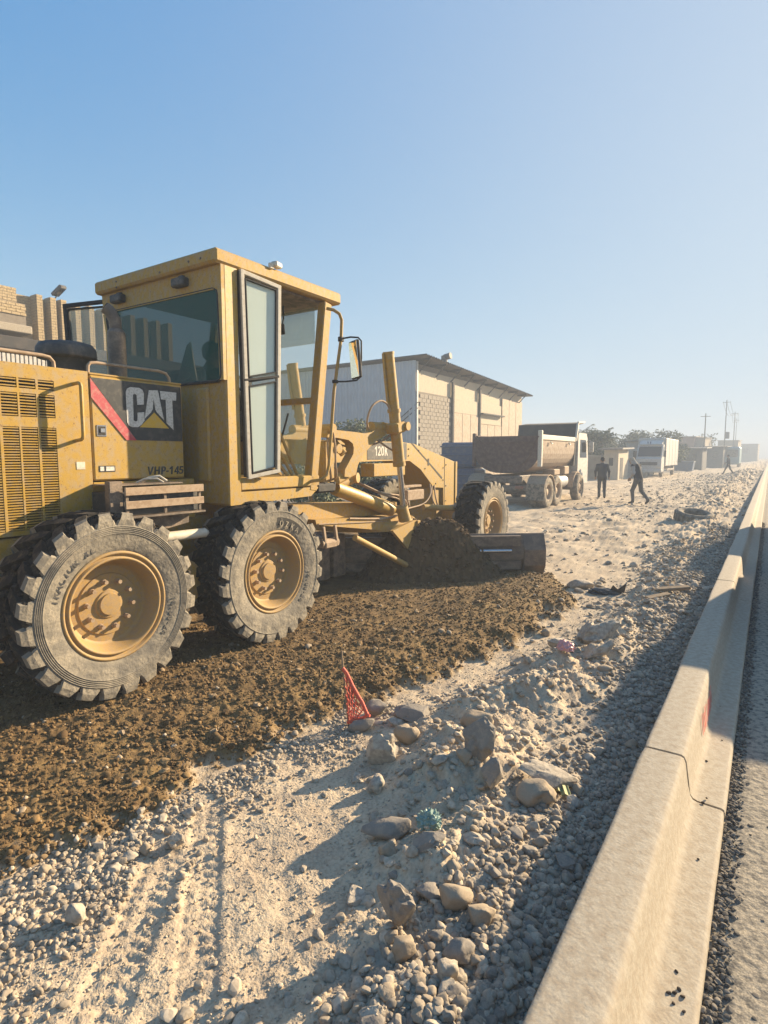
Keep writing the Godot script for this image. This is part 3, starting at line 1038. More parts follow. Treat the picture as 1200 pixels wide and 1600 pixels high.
func build_loose() -> void:
	var pebs: Array = [stone_mesh(201, 1, 0.6, 0.5, mats.loose), stone_mesh(202, 1, 0.9, 0.45, mats.loose, true), stone_mesh(203, 1, 0.75, 0.6, mats.loose), stone_mesh(204, 1, 0.95, 0.3, mats.loose, true)]
	var clods: Array = [stone_mesh(301, 1, 0.3, 0.7, mats.loose), stone_mesh(302, 1, 0.4, 0.8, mats.loose, true), stone_mesh(303, 1, 0.5, 0.6, mats.loose)]
	var chips: Array = [stone_mesh(401, 1, 0.95, 0.4, mats.loose, true), stone_mesh(402, 1, 0.95, 0.5, mats.loose, true)]
	var pale := L(0.54, 0.46, 0.35)
	var tan_ := L(0.42, 0.34, 0.245)
	var grey := L(0.25, 0.215, 0.175)
	var mid := L(0.36, 0.305, 0.235)
	var sp: Array = []
	# gravel along the kerb
	for k in 19000:
		var d := 0.7 + 14.0 * pow(rng.randf(), 1.9)
		var x := rng.randf_range(-1.0, -0.43)
		if rng.randf() < smoothstep(-0.66, -0.98, x) * 0.88:
			continue
		var r := 0.0055 + 0.017 * pow(rng.randf(), 3.0) + 0.0012 * maxf(d - 4.0, 0.0)
		sp.append([v3(x, height(x, -d) + r * 0.30, -d), r, tone(mid, grey if rng.randf() < 0.7 else pale, 0.18)])
	scatter("gravel", "grey rounded gravel heaped along the back of the kerb", pebs, sp)
	# pebbles at the edge of the brown soil
	sp = []
	for k in 9000:
		var d := 0.6 + 2.6 * pow(rng.randf(), 1.2)
		var x := lut(soil_edge, d) + 0.10 + absf(rng.randfn()) * 0.20 - 0.05
		if nz.get_noise_2d(x * 2.3 + 7.0, d * 2.3) < rng.randf_range(-0.35, 0.25):
			continue
		if d < 1.35 and rng.randf() < 0.62:
			x = rng.randf_range(-2.5, -1.74)
		if x > -1.45:
			continue
		var r := 0.0032 + 0.0125 * pow(rng.randf(), 3.4)
		if absf(seg_dist(Vector2(x, -d), Vector2(-1.42, -0.60), Vector2(-2.10, -1.46)).x) < 0.085 and d < 1.46 and rng.randf() < 0.92:
			continue
		if absf(seg_dist(Vector2(x, -d), Vector2(-1.12, -0.78), Vector2(-2.22, -1.76)).x) < 0.075 and d < 1.8 and rng.randf() < 0.92:
			continue
		sp.append([v3(x, height(x, -d) + r * 0.35, -d), r, tone(mid, tan_ if rng.randf() < 0.6 else pale, 0.2)])
	for k in 2600:
		var d := 0.6 + 0.85 * rng.randf()
		var x := rng.randf_range(-2.45, -1.72)
		if soil_in(x, -d) > 0.0 or rng.randf() < smoothstep(-2.05, -1.75, x):
			continue
		if absf(seg_dist(Vector2(x, -d), Vector2(-1.42, -0.60), Vector2(-2.10, -1.46)).x) < 0.09:
			continue
		var r := 0.003 + 0.013 * pow(rng.randf(), 3.0)
		sp.append([v3(x, height(x, -d) + r * 0.35, -d), r, tone(mid, tan_ if rng.randf() < 0.6 else pale, 0.2)])
	scatter("pebbles", "pale pebbles strewn between the brown soil and the dusty track", pebs, sp)
	# stones of the berm
	sp = []
	for k in 7500:
		var d := 0.7 + 11.0 * pow(rng.randf(), 1.6)
		var x := lut(berm_x, d) + rng.randfn() * 0.26
		if x > -0.45:
			continue
		var r := 0.0035 + 0.024 * pow(rng.randf(), 4.5) + 0.001 * maxf(d - 4.0, 0.0)
		sp.append([v3(x, height(x, -d) + r * 0.3, -d), r, tone(pale, tan_ if rng.randf() < 0.55 else mid, 0.2)])
	scatter("rubble", "broken stones and earth crumbs of the rubble berm", chips, sp)
	# clods of the brown soil
	sp = []
	var dark := L(0.115, 0.068, 0.027)
	var warm := L(0.255, 0.162, 0.066)
	for k in 52000:
		var d := 0.5 + 8.3 * pow(rng.randf(), 1.35)
		var x := lut(soil_edge, d) + 0.04 - pow(rng.randf(), 1.2) * 2.6
		if soil_in(x, -d) < 0.0:
			continue
		var r := 0.0026 + 0.012 * pow(rng.randf(), 5.0)
		var stone := rng.randf() < 0.015
		sp.append([v3(x, height(x, -d) + r * 0.35, -d), r, tone(pale, tan_, 0.2) if stone else tone(dark, warm, 0.2)])
	for k in 420:
		var d := 0.7 + 7.5 * pow(rng.randf(), 1.3)
		var x := lut(soil_edge, d) + 0.02 - pow(rng.randf(), 1.4) * 2.2
		if soil_in(x, -d) < 0.0:
			continue
		var r := 0.010 + 0.022 * pow(rng.randf(), 2.2)
		sp.append([v3(x, height(x, -d) + r * 0.3, -d), r, tone(tan_, warm, 0.2) if rng.randf() < 0.4 else tone(dark, warm, 0.2)])
	scatter("soil_clods", "crumbly damp brown soil spread under and beside the grader", clods, sp)
	# grit on the dust
	sp = []
	for k in 9000:
		var d := 0.7 + 7.0 * pow(rng.randf(), 1.4)
		var x := rng.randf_range(-2.3, -0.9)
		if soil_in(x, -d) > 0.02:
			continue
		var r := 0.0022 + 0.006 * pow(rng.randf(), 3.0)
		sp.append([v3(x, height(x, -d) + r * 0.3, -d), r, tone(pale, tan_, 0.18)])
	scatter("grit", "fine grit lying on the dusty wheel tracks", chips, sp)
	# debris field further off
	sp = []
	for k in 17000:
		var d := 6.5 + 60.0 * pow(rng.randf(), 2.0)
		var x := rng.randf_range(-7.5, -0.5)
		if soil_in(x, -d) > 0.0 and d < 10.0:
			continue
		if rng.randf() < smoothstep(-3.0, -6.5, x) * 0.85:
			continue
		if x < -1.9 and d < 16.0 and rng.randf() < 0.7:
			continue
		if nz.get_noise_2d(x * 0.9, d * 0.9) < rng.randf_range(-0.3, 0.3):
			continue
		var r := 0.005 + 0.055 * pow(rng.randf(), 6.0) + 0.0006 * d
		sp.append([v3(x, height(x, -d) + r * 0.2, -d), r, tone(pale, tan_ if rng.randf() < 0.6 else mid, 0.25)])
	scatter("debris", "stones and broken debris strewn over the far track", chips, sp)
	# loose dark chippings along the gutter
	sp = []
	for k in 7000:
		var d := 0.8 + 16.0 * pow(rng.randf(), 2.0)
		var x := -0.078 + absf(rng.randfn()) * 0.032
		if rng.randf() < 0.10:
			x = rng.randf_range(-0.05, 0.25)
		var r := 0.003 + 0.009 * pow(rng.randf(), 2.2)
		sp.append([v3(x, 0.066 + r * 0.3, -d), r, tone(L(0.06, 0.055, 0.05), L(0.24, 0.21, 0.17), 0.3)])
	scatter("chippings", "dark loose chippings along the gutter edge of the road", chips, sp)
	# crumbs of tar on the gutter apron
	sp = []
	for q in [[-0.155, -1.85], [-0.14, -1.79], [-0.15, -1.77], [-0.163, -1.76], [-0.128, -1.77], [-0.148, -1.73], [-0.12, -1.72], [-0.17, -2.88], [-0.16, -2.93], [-0.15, -2.45], [-0.19, -3.3], [-0.14, -3.6], [-0.18, -4.1]]:
		sp.append([v3(q[0], 0.122, q[1]), rng.randf_range(0.004, 0.009), L(0.06, 0.045, 0.035)])
	scatter("tar_crumbs", "dark crumbs lying on the concrete gutter apron", chips, sp)

# ---------------------------------------------------------------- litter on the berm
func crumple(sd: int, sx: float, sy: float, sz: float, at: Vector3, levels: int = 2) -> MB:
	var src := ico(levels)
	var mb := MB.new()
	var vs: Array = []
	for p: Vector3 in src[0]:
		var k := 0.75 + 0.9 * absf(nz.get_noise_3dv(p * 2.6 + Vector3.ONE * sd * 3.3))
		vs.append(at + Vector3(p.x * sx * k, maxf(p.y, -0.35) * sy * k, p.z * sz * k))
	var fs: Array = src[1]
	for k in range(0, fs.size(), 3):
		var a: Vector3 = vs[fs[k]]
		var b: Vector3 = vs[fs[k + 1]]
		var d: Vector3 = vs[fs[k + 2]]
		var n := (b - a).cross(d - a).normalized()
		if n.dot((a + b + d) / 3.0 - at) < 0.0:
			n = -n
		mb.tri(a, b, d, n, n, n)
	return mb

func build_litter() -> void:
	# wooden stake with torn red warning netting
	var at := v3(-2.12, height(-2.12, -2.78) - 0.03, -2.78)
	var t := thing("netting_stake", "thin wooden stake with torn red netting stuck in the soil", "marker", at)
	var top := at + v3(-0.075, 0.50, -0.02)
	var mb := MB.new()
	mb.cyl(at, top, 0.009, 0.006, 8)
	part(mb, "stake", mats.wood, t)
	mb = MB.new()
	# triangle of netting: strands fanning from the stake down to the ground
	var foot := at + v3(0.13, 0.13, -0.02)
	var low := at + v3(-0.005, 0.06, 0.01)
	var high := at.lerp(top, 0.78)
	for k in 7:
		var a := low.lerp(high, float(k) / 6.0)
		var b := (at + v3(0.06, 0.09, 0.0)).lerp(foot.lerp(high, 0.1), float(k) / 6.0)
		var m := (a + b) * 0.5 + v3(0, -0.012, 0.015)
		mb.path([a, m, b], 0.0038, 5)
	for k in 6:
		var f := (k + 1) / 7.0
		var a := low.lerp(at + v3(0.06, 0.09, 0.0), f)
		var b := high.lerp(foot, f)
		mb.path([a, (a + b) * 0.5 + v3(0.004, 0, 0.01), b], 0.0038, 5)
	# the gathered hem
	for e in [[high, foot, 0.012]]:
		var d: Vector3 = e[1] - e[0]
		var pts: Array = []
		for k in 9:
			pts.append(e[0] + d * (k / 8.0) + v3(0, sin(k * 2.1) * 0.006, cos(k * 1.7) * 0.006))
		mb.path(pts, e[2], 6)
	var hem: Array = []
	for k in 7:
		hem.append(foot.lerp(low, k / 6.0) + v3(0.02 * (1.0 - k / 6.0), sin(k * 1.9) * 0.008, cos(k * 1.3) * 0.008))
	mb.path(hem, 0.010, 6)
	part(mb, "netting", mats.net_red, t)
	var p := v3(-1.22, height(-1.22, -4.33) + 0.045, -4.33)
	single(crumple(3, 0.07, 0.05, 0.06, p), "plastic_bag", mats.pink_bag, "crumpled pink plastic bag on top of the berm", "plastic bag", p)
	p = v3(-1.13, height(-1.13, -2.04) + 0.03, -2.04)
	single(crumple(5, 0.055, 0.05, 0.05, p, 3), "plastic_bag", mats.green_bag, "crumpled pale green plastic bag among stones on the berm", "plastic bag", p)
	p = v3(-0.76, height(-0.76, -2.72) + 0.03, -2.72)
	mb = MB.new()
	for k in 5:
		mb.boxo(p + v3(k * 0.018 - 0.04, 0.008 * (k % 2), k * 0.006), v3(0.02, 0.004, 0.09), Basis.from_euler(v3(0.1, 0.5, 0.5 if k % 2 == 0 else -0.5)), 0.001)
	single(mb, "torn_carton", mats.olive_card, "folded olive green carton scrap behind the brown yellowish rock", "carton", p)
	p = v3(-1.25, height(-1.25, -2.90) + 0.02, -2.90)
	mb = MB.new()
	for k in 4:
		mb.boxo(p + v3(k * 0.012, 0.01 * (k % 2), 0.01 * k), v3(0.016, 0.003, 0.07), Basis.from_euler(v3(0.3, 0.4, 0.6 if k % 2 == 0 else -0.4)), 0.001)
	single(mb, "plastic_scrap", mats.green_bag, "small green plastic scrap beside the half buried brown rock", "scrap", p)
	p = v3(-1.62, height(-1.62, -7.3) + 0.02, -7.3)
	mb = crumple(8, 0.20, 0.05, 0.11, p, 2)
	mb.prism(PackedVector2Array([Vector2(0.05, 0), Vector2(0.22, 0.0), Vector2(0.24, 0.13), Vector2(0.15, 0.05), Vector2(0.10, 0.10)]), p, v3(1, 0, -0.3), Vector3.UP, v3(0.01, 0, 0.02))
	single(mb, "plastic_sheet", mats.black_plastic, "torn black plastic sheet lying on the dusty track", "plastic sheet", p)
	for q in [["weathered wooden plank lying on the gravel near the kerb", -0.86, -7.2, 0.40, 0.5], ["short broken board below the weathered plank", -0.95, -6.9, 0.30, 0.9]]:
		p = v3(q[1], height(q[1], q[2]) + 0.05, q[2])
		mb = MB.new()
		mb.boxo(p, v3(q[3], 0.035, 0.08), Basis.from_euler(v3(0.12, q[4], 0.10)), 0.006)
		single(mb, "plank", mats.wood, q[0], "plank", p)
	# old tyre half sunk in the debris
	p = v3(-1.52, height(-1.52, -16.4) + 0.06, -16.4)
	t = thing("old_tyre", "old grey tyre half sunk in the debris near the kerb", "tyre", p)
	mb = MB.new()
	mb.lathe([Vector2(0.27, -0.11), Vector2(0.36, -0.14), Vector2(0.43, -0.12), Vector2(0.46, 0.0), Vector2(0.43, 0.12), Vector2(0.36, 0.14), Vector2(0.27, 0.11), Vector2(0.26, 0.0), Vector2(0.27, -0.11)], p, v3(0.12, 0.98, 0.14).normalized(), 28)
	part(mb, "casing", mats.truck_tyre, t)
	mb = MB.new()
	for k in 24:
		var a := TAU * k / 24
		var ax := v3(0.12, 0.98, 0.14).normalized()
		var s := ax.cross(Vector3.RIGHT).normalized()
		var u := ax.cross(s)
		var e := s * cos(a) + u * sin(a)
		mb.boxo(p + e * 0.455, v3(0.05, 0.2, 0.03), Basis(e.cross(ax), ax, e), 0.004)
	part(mb, "tread", mats.truck_tyre, t)

# ---------------------------------------------------------------- motor grader
func arc_words(txt: String, r: float, a0: float, size: float, x: float, m: Material, parent: Node3D, called: String, step: float = 0.0) -> void:
	# letters laid round the sidewall, reading clockwise seen from outside (+x)
	var mb_step := step if step > 0.0 else size * 0.86 / r
	var n := txt.length()
	for k in n:
		if txt[k] == " ":
			continue
		var a := a0 + (k - (n - 1) * 0.5) * mb_step
		# a is measured clockwise from the top, seen from +x with forward (-z) on the right
		var e := v3(0, cos(a), -sin(a))
		var f := v3(0, -sin(a), -cos(a))
		var t := Transform3D(Basis(f, e, f.cross(e)), v3(x, 0, 0) + e * r)
		words(txt[k], size, m, parent, called, t, 0.004)

func tyre_meshes(rings: bool) -> Array:
	var side := MB.new()
	var prof: Array = [Vector2(0.355, 0.125), Vector2(0.375, 0.150), Vector2(0.42, 0.168), Vector2(0.50, 0.180)]
	if rings:
		for k in 5:
			var r := 0.515 + k * 0.012
			prof.append_array([Vector2(r, 0.181), Vector2(r + 0.002, 0.1855), Vector2(r + 0.006, 0.1855), Vector2(r + 0.008, 0.181)])
	else:
		prof.append_array([Vector2(0.530, 0.181), Vector2(0.565, 0.180), Vector2(0.568, 0.185), Vector2(0.574, 0.185), Vector2(0.577, 0.179)])
	prof.append_array([Vector2(0.580, 0.176)])
	side.lathe(prof, Vector3.ZERO, Vector3.RIGHT, 72, false)
	var back: Array = []
	for q in [Vector2(0.355, -0.195), Vector2(0.42, -0.248), Vector2(0.50, -0.265), Vector2(0.585, -0.262), Vector2(0.605, -0.248)]:
		back.append(q)
	side.lathe(back, Vector3.ZERO, Vector3.RIGHT, 48, false)
	var crown := MB.new()
	crown.lathe([Vector2(0.580, 0.176), Vector2(0.602, 0.164), Vector2(0.612, 0.150), Vector2(0.618, 0.09), Vector2(0.620, 0.0), Vector2(0.618, -0.13), Vector2(0.612, -0.232), Vector2(0.605, -0.248)], Vector3.ZERO, Vector3.RIGHT, 72)
	var lugs := MB.new()
	var skirt := MB.new()
	var n := 24
	var r2 := RandomNumberGenerator.new()
	r2.seed = 5
	for sgn in [1.0, -1.0]:
		for k in n:
			var a0: float = TAU * (k + (0.0 if sgn > 0 else 0.5)) / n
			var w := TAU / n * 0.26
			# stations across the half tread: x, shift of angle, radius, half width
			var st := [[0.006, -0.16, 0.655, 0.75], [0.07, -0.09, 0.664, 0.9], [0.145, -0.012, 0.664, 0.95], [0.176, 0.01, 0.655, 0.92], [0.1835, 0.016, 0.615, 1.25], [0.1795, 0.020, 0.566, 1.75]]
			var ring: Array = []
			for s in st:
				var row: Array = []
				for side2 in [-1.0, 1.0]:
					for top in [0, 1]:
						var aa: float = a0 + s[1] + side2 * w * s[3] * (1.0 if top == 1 else 1.25)
						var rr: float = s[2] if top == 1 else 0.600
						var xx: float = s[0] * sgn
						if s[2] < 0.62 and top == 0:
							rr = s[2] - 0.004
							xx = 0.172 * sgn
						elif s[2] < 0.655 and s[0] > 0.15 and top == 0:
							xx = 0.16 * sgn
						if sgn < 0.0:
							xx *= 1.47
						row.append(v3(xx, cos(aa) * rr, sin(aa) * rr))
				ring.append(row)
			for i in st.size() - 1:
				var p: Array = ring[i]
				var q: Array = ring[i + 1]
				var mid: Vector3 = (p[0] + p[2] + q[0] + q[2]) * 0.25
				mid -= v3(0.02 * sgn, 0, 0) if i >= 2 else Vector3.ZERO
				var to := skirt if i >= 2 else lugs
				to.quad_out(p[1], p[3], q[3], q[1], mid)
				to.quad_out(p[0], p[1], q[1], q[0], mid)
				to.quad_out(p[2], p[3], q[3], q[2], mid)
			lugs.quad_out(ring[0][0], ring[0][1], ring[0][3], ring[0][2], (ring[1][0] + ring[1][2]) * 0.5)
			var l: Array = ring[st.size() - 1]
			skirt.quad_out(l[0], l[1], l[3], l[2], ring[st.size() - 3][1])
	# caked mud between the lugs
	var mud := MB.new()
	for k in 260:
		var a := r2.randf() * TAU
		var e := v3(0, cos(a), sin(a))
		var ce := e * 0.622 + v3(r2.randf_range(-0.23, 0.15), 0, 0)
		var s := r2.randf_range(0.012, 0.032)
		var src := ico(0)
		for f in range(0, src[1].size(), 3):
			var p: Array = []
			for q in 3:
				p.append(ce + src[0][src[1][f + q]] * s * (0.8 + 0.5 * absf(sin(k * 3.7 + src[1][f + q]))))
			var nn: Vector3 = ((p[0] + p[1] + p[2]) / 3.0 - ce).normalized()
			mud.tri(p[0], p[1], p[2], nn, nn, nn)
	return [side, crown, lugs, mud, skirt]

func rim_mesh() -> Array:
	var rim := MB.new()
	rim.lathe([Vector2(0.360, 0.110), Vector2(0.392, 0.140), Vector2(0.392, 0.158), Vector2(0.380, 0.167), Vector2(0.368, 0.160), Vector2(0.364, 0.146), Vector2(0.352, 0.146), Vector2(0.349, 0.160), Vector2(0.338, 0.164), Vector2(0.328, 0.156), Vector2(0.322, 0.140), Vector2(0.306, 0.105), Vector2(0.292, 0.065), Vector2(0.285, 0.050), Vector2(0.270, 0.044)], Vector3.ZERO, Vector3.RIGHT, 64)
	var disc := MB.new()
	disc.lathe([Vector2(0.272, 0.045), Vector2(0.225, 0.047), Vector2(0.219, 0.056), Vector2(0.105, 0.058), Vector2(0.098, 0.068), Vector2(0.080, 0.070), Vector2(0.076, 0.082), Vector2(0.0, 0.084)], Vector3.ZERO, Vector3.RIGHT, 48, true)
	var bolt := MB.new()
	bolt.cyl(v3(0.050, 0, 0), v3(0.074, 0, 0), 0.021, 0.020, 6)
	bolt.cyl(v3(0.074, 0, 0), v3(0.100, 0, 0), 0.0145, 0.0145, 10)
	return [rim, disc, bolt]

func build_grader() -> void:
	var t := thing("motor_grader", "yellow motor grader with open cab door working on brown soil", "grader", v3(-4.76, 0, -5.0))
	var mb := MB.new()
	var P: Material = mats.paint
	var PB: Material = mats.paint_dusty
	var PD: Material = mats.paint_dusty

	# ---- wheels
	var ta := tyre_meshes(true)
	var tb := tyre_meshes(false)
	var rm := rim_mesh()
	var sets: Array = []
	for q in [ta, tb]:
		var ms: Array = []
		var k := 0
		for b in q:
			var m: ArrayMesh = b.mesh()
			m.surface_set_material(0, [mats.tyre, mats.tread, mats.tread, mats.tread, mats.tyre][k])
			ms.append(m)
			k += 1
		sets.append(ms)
	var rms: Array = []
	for b in rm:
		var m: ArrayMesh = b.mesh()
		m.surface_set_material(0, mats.rim)
		rms.append(m)
	rms[2].surface_set_material(0, mats.slat)
	for q in [[-3.785, -2.175, 0, 0.1], [-3.785, -3.685, 1, 0.35], [-3.785, -8.57, 1, 0.2], [-5.735, -2.16, 0, 0.5], [-5.735, -3.685, 1, 0.9], [-5.735, -8.57, 0, 0.3]]:
		var right: bool = q[0] > -4.76
		var w := holder("wheel", t, v3(q[0], 0.688 if q[1] > -3.0 else 0.664, q[1]))
		w.scale = v3(1.0, 0.955, 0.955)
		var turn := Basis.IDENTITY if right else Basis(Vector3.UP, PI)
		var spin := Basis(Vector3.RIGHT, q[3])
		var ms: Array = sets[q[2]]
		piece(ms[0], "sidewall", w, Transform3D(turn, Vector3.ZERO))
		piece(ms[1], "tread_base", w, Transform3D(turn * spin, Vector3.ZERO))
		piece(ms[2], "tread_lugs", w, Transform3D(turn * spin, Vector3.ZERO))
		piece(ms[3], "caked_mud", w, Transform3D(turn * spin, Vector3.ZERO)).set_meta("kind", "stuff")
		piece(ms[4], "shoulder_lugs", w, Transform3D(turn * spin, Vector3.ZERO))
		piece(rms[0], "rim", w, Transform3D(turn, Vector3.ZERO))
		piece(rms[1], "hub", w, Transform3D(turn, Vector3.ZERO))
		for k in 10:
			var a: float = TAU * k / 10.0 + 0.2
			piece(rms[2], "wheel_bolt", w, Transform3D(turn, turn * v3(0, cos(a) * 0.168, sin(a) * 0.168)))
		if right and q[2] == 0:
			origin[w] = Vector3.ZERO
			arc_words("TRACTOR XL", 0.455, -0.85, 0.055, 0.1735, mats.plastic_grey, w, "letter")
			arc_words("14.00-24", 0.455, 1.95, 0.045, 0.1735, mats.plastic_grey, w, "letter")
		elif right and q[1] > -5.0:
			origin[w] = Vector3.ZERO
			mb = MB.new()
			# dark block behind the maker's name, bent round the sidewall
			for k in 12:
				var a0 := 0.02 + k * 0.062
				var a1 := a0 + 0.062
				mb.quad_out(v3(0.1735, cos(a0) * 0.44, -sin(a0) * 0.44), v3(0.1735, cos(a1) * 0.44, -sin(a1) * 0.44), v3(0.1835, cos(a1) * 0.515, -sin(a1) * 0.515), v3(0.1835, cos(a0) * 0.515, -sin(a0) * 0.515), Vector3.ZERO)
			part(mb, "name_block", mats.black_rubber, w)
			arc_words("ÖZKA", 0.458, 0.39, 0.055, 0.180, mats.tyre, w, "letter", 0.165)
			arc_words("13.00-24", 0.46, 2.05, 0.05, 0.1745, mats.plastic_grey, w, "letter")

	# ---- frames, tandem cases, axles
	mb = MB.new()
	mb.box(v3(-5.25, 0.72, -3.5), v3(-4.27, 1.15, -0.5), 0.02)
	part(mb, "rear_frame", PD, t)
	for x in [-4.12, -5.40]:
		mb = MB.new()
		mb.boxo(v3(x, 0.66, -2.92), v3(0.22, 0.36, 1.9), Basis.IDENTITY, 0.04)
		mb.cyl(v3(x - 0.2, 0.66, -2.92), v3(x + 0.2, 0.66, -2.92), 0.2, 0.2, 24)
		for z in [-2.16, -3.685]:
			mb.cyl(v3(x, 0.662, z), v3(-3.86 if x > -4.76 else -5.66, 0.662, z), 0.13, 0.13, 20)
		part(mb, "tandem_case", PD, t)

	# ---- hood with louvred side doors
	var hood := MB.new()
	hood.box(v3(-5.32, 1.16, -2.372), v3(-4.236, 2.315, -0.1), 0.03)
	# outer skin around the louvre openings
	var zc := [-0.1, -1.525, -1.634, -1.655, -1.764, -1.782, -1.884, -1.896, -2.003, -2.019, -2.126, -2.372]
	var yr := [1.16, 1.192, 1.894, 1.962, 2.120, 2.152, 2.219, 2.315]
	for i in zc.size() - 1:
		for j in yr.size() - 1:
			var hole: bool = (i % 2 == 1) and (j % 2 == 1)
			if not hole:
				hood.box(v3(-4.236, yr[j], zc[i + 1]), v3(-4.2, yr[j + 1], zc[i]), 0.0)
	part(hood, "hood", P, t)
	var hood_node: Node3D = t.get_node("hood")
	mb = MB.new()
	mb.box(v3(-4.2385, 1.17, -2.2), v3(-4.2345, 2.25, -1.4), 0.0)
	part(mb, "radiator_screen", mats.black_rubber, hood_node)
	var lv := MB.new()
	lv.boxo(v3(0.004, 0, 0), v3(0.022, 0.0085, 0.106), Basis(Vector3.BACK, -0.12), 0.0)
	var lvm := lv.mesh()
	lvm.surface_set_material(0, P)
	for i in range(1, zc.size() - 1, 2):
		for j in range(1, yr.size() - 1, 2):
			var n := int((yr[j + 1] - yr[j]) / 0.0178)
			for k in n:
				piece(lvm, "louvre", hood_node, Transform3D(Basis.from_scale(v3(1, 1, (zc[i] - zc[i + 1]) / 0.106)), v3(-4.217, yr[j] + (k + 0.6) * (yr[j + 1] - yr[j]) / n, (zc[i] + zc[i + 1]) * 0.5) - origin[t]))
	# rolled edge along the top of the hood and the seam under the doors
	mb = MB.new()
	mb.cyl(v3(-4.225, 2.292, -2.365), v3(-4.225, 2.292, -0.1), 0.026, 0.026, 12)
	mb.box(v3(-5.3, 0.95, -2.372), v3(-4.215, 1.145, -0.1), 0.01)
	part(mb, "hood_edge", P, t)
	# front side panel with the big decal
	mb = MB.new()
	mb.box(v3(-5.32, 1.512, -3.19), v3(-4.2, 2.295, -2.384), 0.012)
	mb.box(v3(-5.30, 1.16, -3.30), v3(-4.215, 1.500, -2.384), 0.006)
	var pan := part(mb, "side_panel", P, t)
	mb = MB.new()
	mb.box(v3(-4.32, 2.297, -3.19), v3(-4.205, 2.312, -2.384), 0.004)
	part(mb, "top_strip", PD, pan)
	mb = MB.new()
	side_poly(mb, [-2.386, 2.276, -3.170, 2.276, -3.176, 1.822, -2.745, 1.822], -4.199, 0.003)
	part(mb, "black_decal", mats.decal_black, pan)
	mb = MB.new()
	side_poly(mb, [-2.386, 2.270, -2.742, 1.821, -2.655, 1.821, -2.386, 2.130], -4.199, 0.0055)
	part(mb, "red_stripe", mats.decal_red, pan)
	mb = MB.new()
	side_poly(mb, [-2.666, 2.195, -2.678, 2.220, -2.706, 2.234, -2.783, 2.235, -2.810, 2.222, -2.821, 2.195, -2.818, 2.107, -2.760, 2.101, -2.758, 2.175, -2.750, 2.183, -2.732, 2.183, -2.725, 2.175, -2.722, 1.981, -2.730, 1.971, -2.748, 1.970, -2.757, 1.980, -2.760, 2.040, -2.818, 2.047, -2.818, 1.980, -2.790, 1.945, -2.758, 1.926, -2.708, 1.924, -2.680, 1.935, -2.666, 1.962], -4.197, 0.004)
	part(mb, "letter", mats.decal_white, pan)
	mb = MB.new()
	side_poly(mb, [-2.868, 2.225, -2.950, 2.231, -2.997, 1.995, -2.935, 2.052, -2.921, 2.075, -2.909, 2.166, -2.896, 2.075, -2.880, 2.050, -2.820, 1.995], -4.197, 0.004)
	part(mb, "letter", mats.decal_white, pan)
	mb = MB.new()
	side_poly(mb, [-2.970, 2.228, -3.126, 2.228, -3.122, 2.161, -3.084, 2.161, -3.087, 1.915, -3.022, 1.970, -3.022, 2.161, -2.977, 2.161], -4.197, 0.004)
	part(mb, "letter", mats.decal_white, pan)
	mb = MB.new()
	side_poly(mb, [-2.909, 2.050, -2.775, 1.926, -3.044, 1.926], -4.197, 0.004)
	part(mb, "triangle_mark", mats.decal_yellow, pan)
	var face_x := Basis(v3(0, 0, -1), Vector3.UP, Vector3.RIGHT)
	words("VHP-145", 0.066, mats.decal_black, pan, "lettering", Transform3D(face_x * Basis(v3(1, 0, 0), v3(0.12, 1, 0), v3(0, 0, 1)), v3(-4.198, 1.577, -3.005)), 0.003, true, 0.98)
	mb = MB.new()
	mb.box(v3(-4.2, 1.577, -2.553), v3(-4.197, 1.624, -2.425), 0.0)
	part(mb, "warning_plate", mats.decal_black, pan)
	mb = MB.new()
	for q in [[-2.432, -2.462], [-2.478, -2.545]]:
		mb.box(v3(-4.197, 1.584, q[1]), v3(-4.1955, 1.617, q[0]), 0.0)
	part(mb, "warning_print", mats.decal_white, pan)
	mb = MB.new()
	mb.box(v3(-4.2, 1.60, -2.318), v3(-4.197, 1.655, -2.255), 0.0)
	part(mb, "small_plate", mats.frame_pale, hood_node)
	# latch
	mb = MB.new()
	mb.box(v3(-4.206, 1.842, -2.496), v3(-4.194, 1.930, -2.418), 0.004)
	var lt := part(mb, "latch", mats.chrome, pan)
	mb = MB.new()
	mb.box(v3(-4.196, 1.852, -2.486), v3(-4.192, 1.920, -2.428), 0.0)
	part(mb, "latch_recess", mats.black_rubber, lt)
	mb = MB.new()
	mb.box(v3(-4.194, 1.873, -2.480), v3(-4.186, 1.905, -2.445), 0.002)
	part(mb, "latch_key", mats.chrome, lt)
	# grab handle on the rear door
	mb = MB.new()
	var gh: Array = []
	for q in [[-4.2, 2.214], [-4.13, 2.216], [-4.108, 2.210], [-4.10, 2.19], [-4.10, 2.0], [-4.10, 1.85], [-4.108, 1.826], [-4.13, 1.815], [-4.2, 1.808]]:
		gh.append(v3(q[0], q[1], -2.262))
	mb.path(gh, 0.013, 10)
	part(mb, "grab_handle", P, t)
	# handrails on top
	mb = MB.new()
	mb.path([v3(-4.25, 2.38, -0.4), v3(-4.25, 2.395, -1.2), v3(-4.25, 2.395, -2.08), v3(-4.25, 2.388, -2.13), v3(-4.25, 2.36, -2.155), v3(-4.25, 2.30, -2.16)], 0.013, 10)
	part(mb, "handrail", mats.slat, t)
	mb = MB.new()
	mb.path([v3(-4.25, 2.29, -2.40), v3(-4.25, 2.365, -2.405), v3(-4.25, 2.39, -2.425), v3(-4.25, 2.395, -2.47), v3(-4.25, 2.398, -3.0), v3(-4.25, 2.385, -3.07), v3(-4.25, 2.35, -3.10), v3(-4.25, 2.29, -3.105)], 0.012, 10)
	part(mb, "handrail", mats.slat, t)
	# air pre-cleaner
	mb = MB.new()
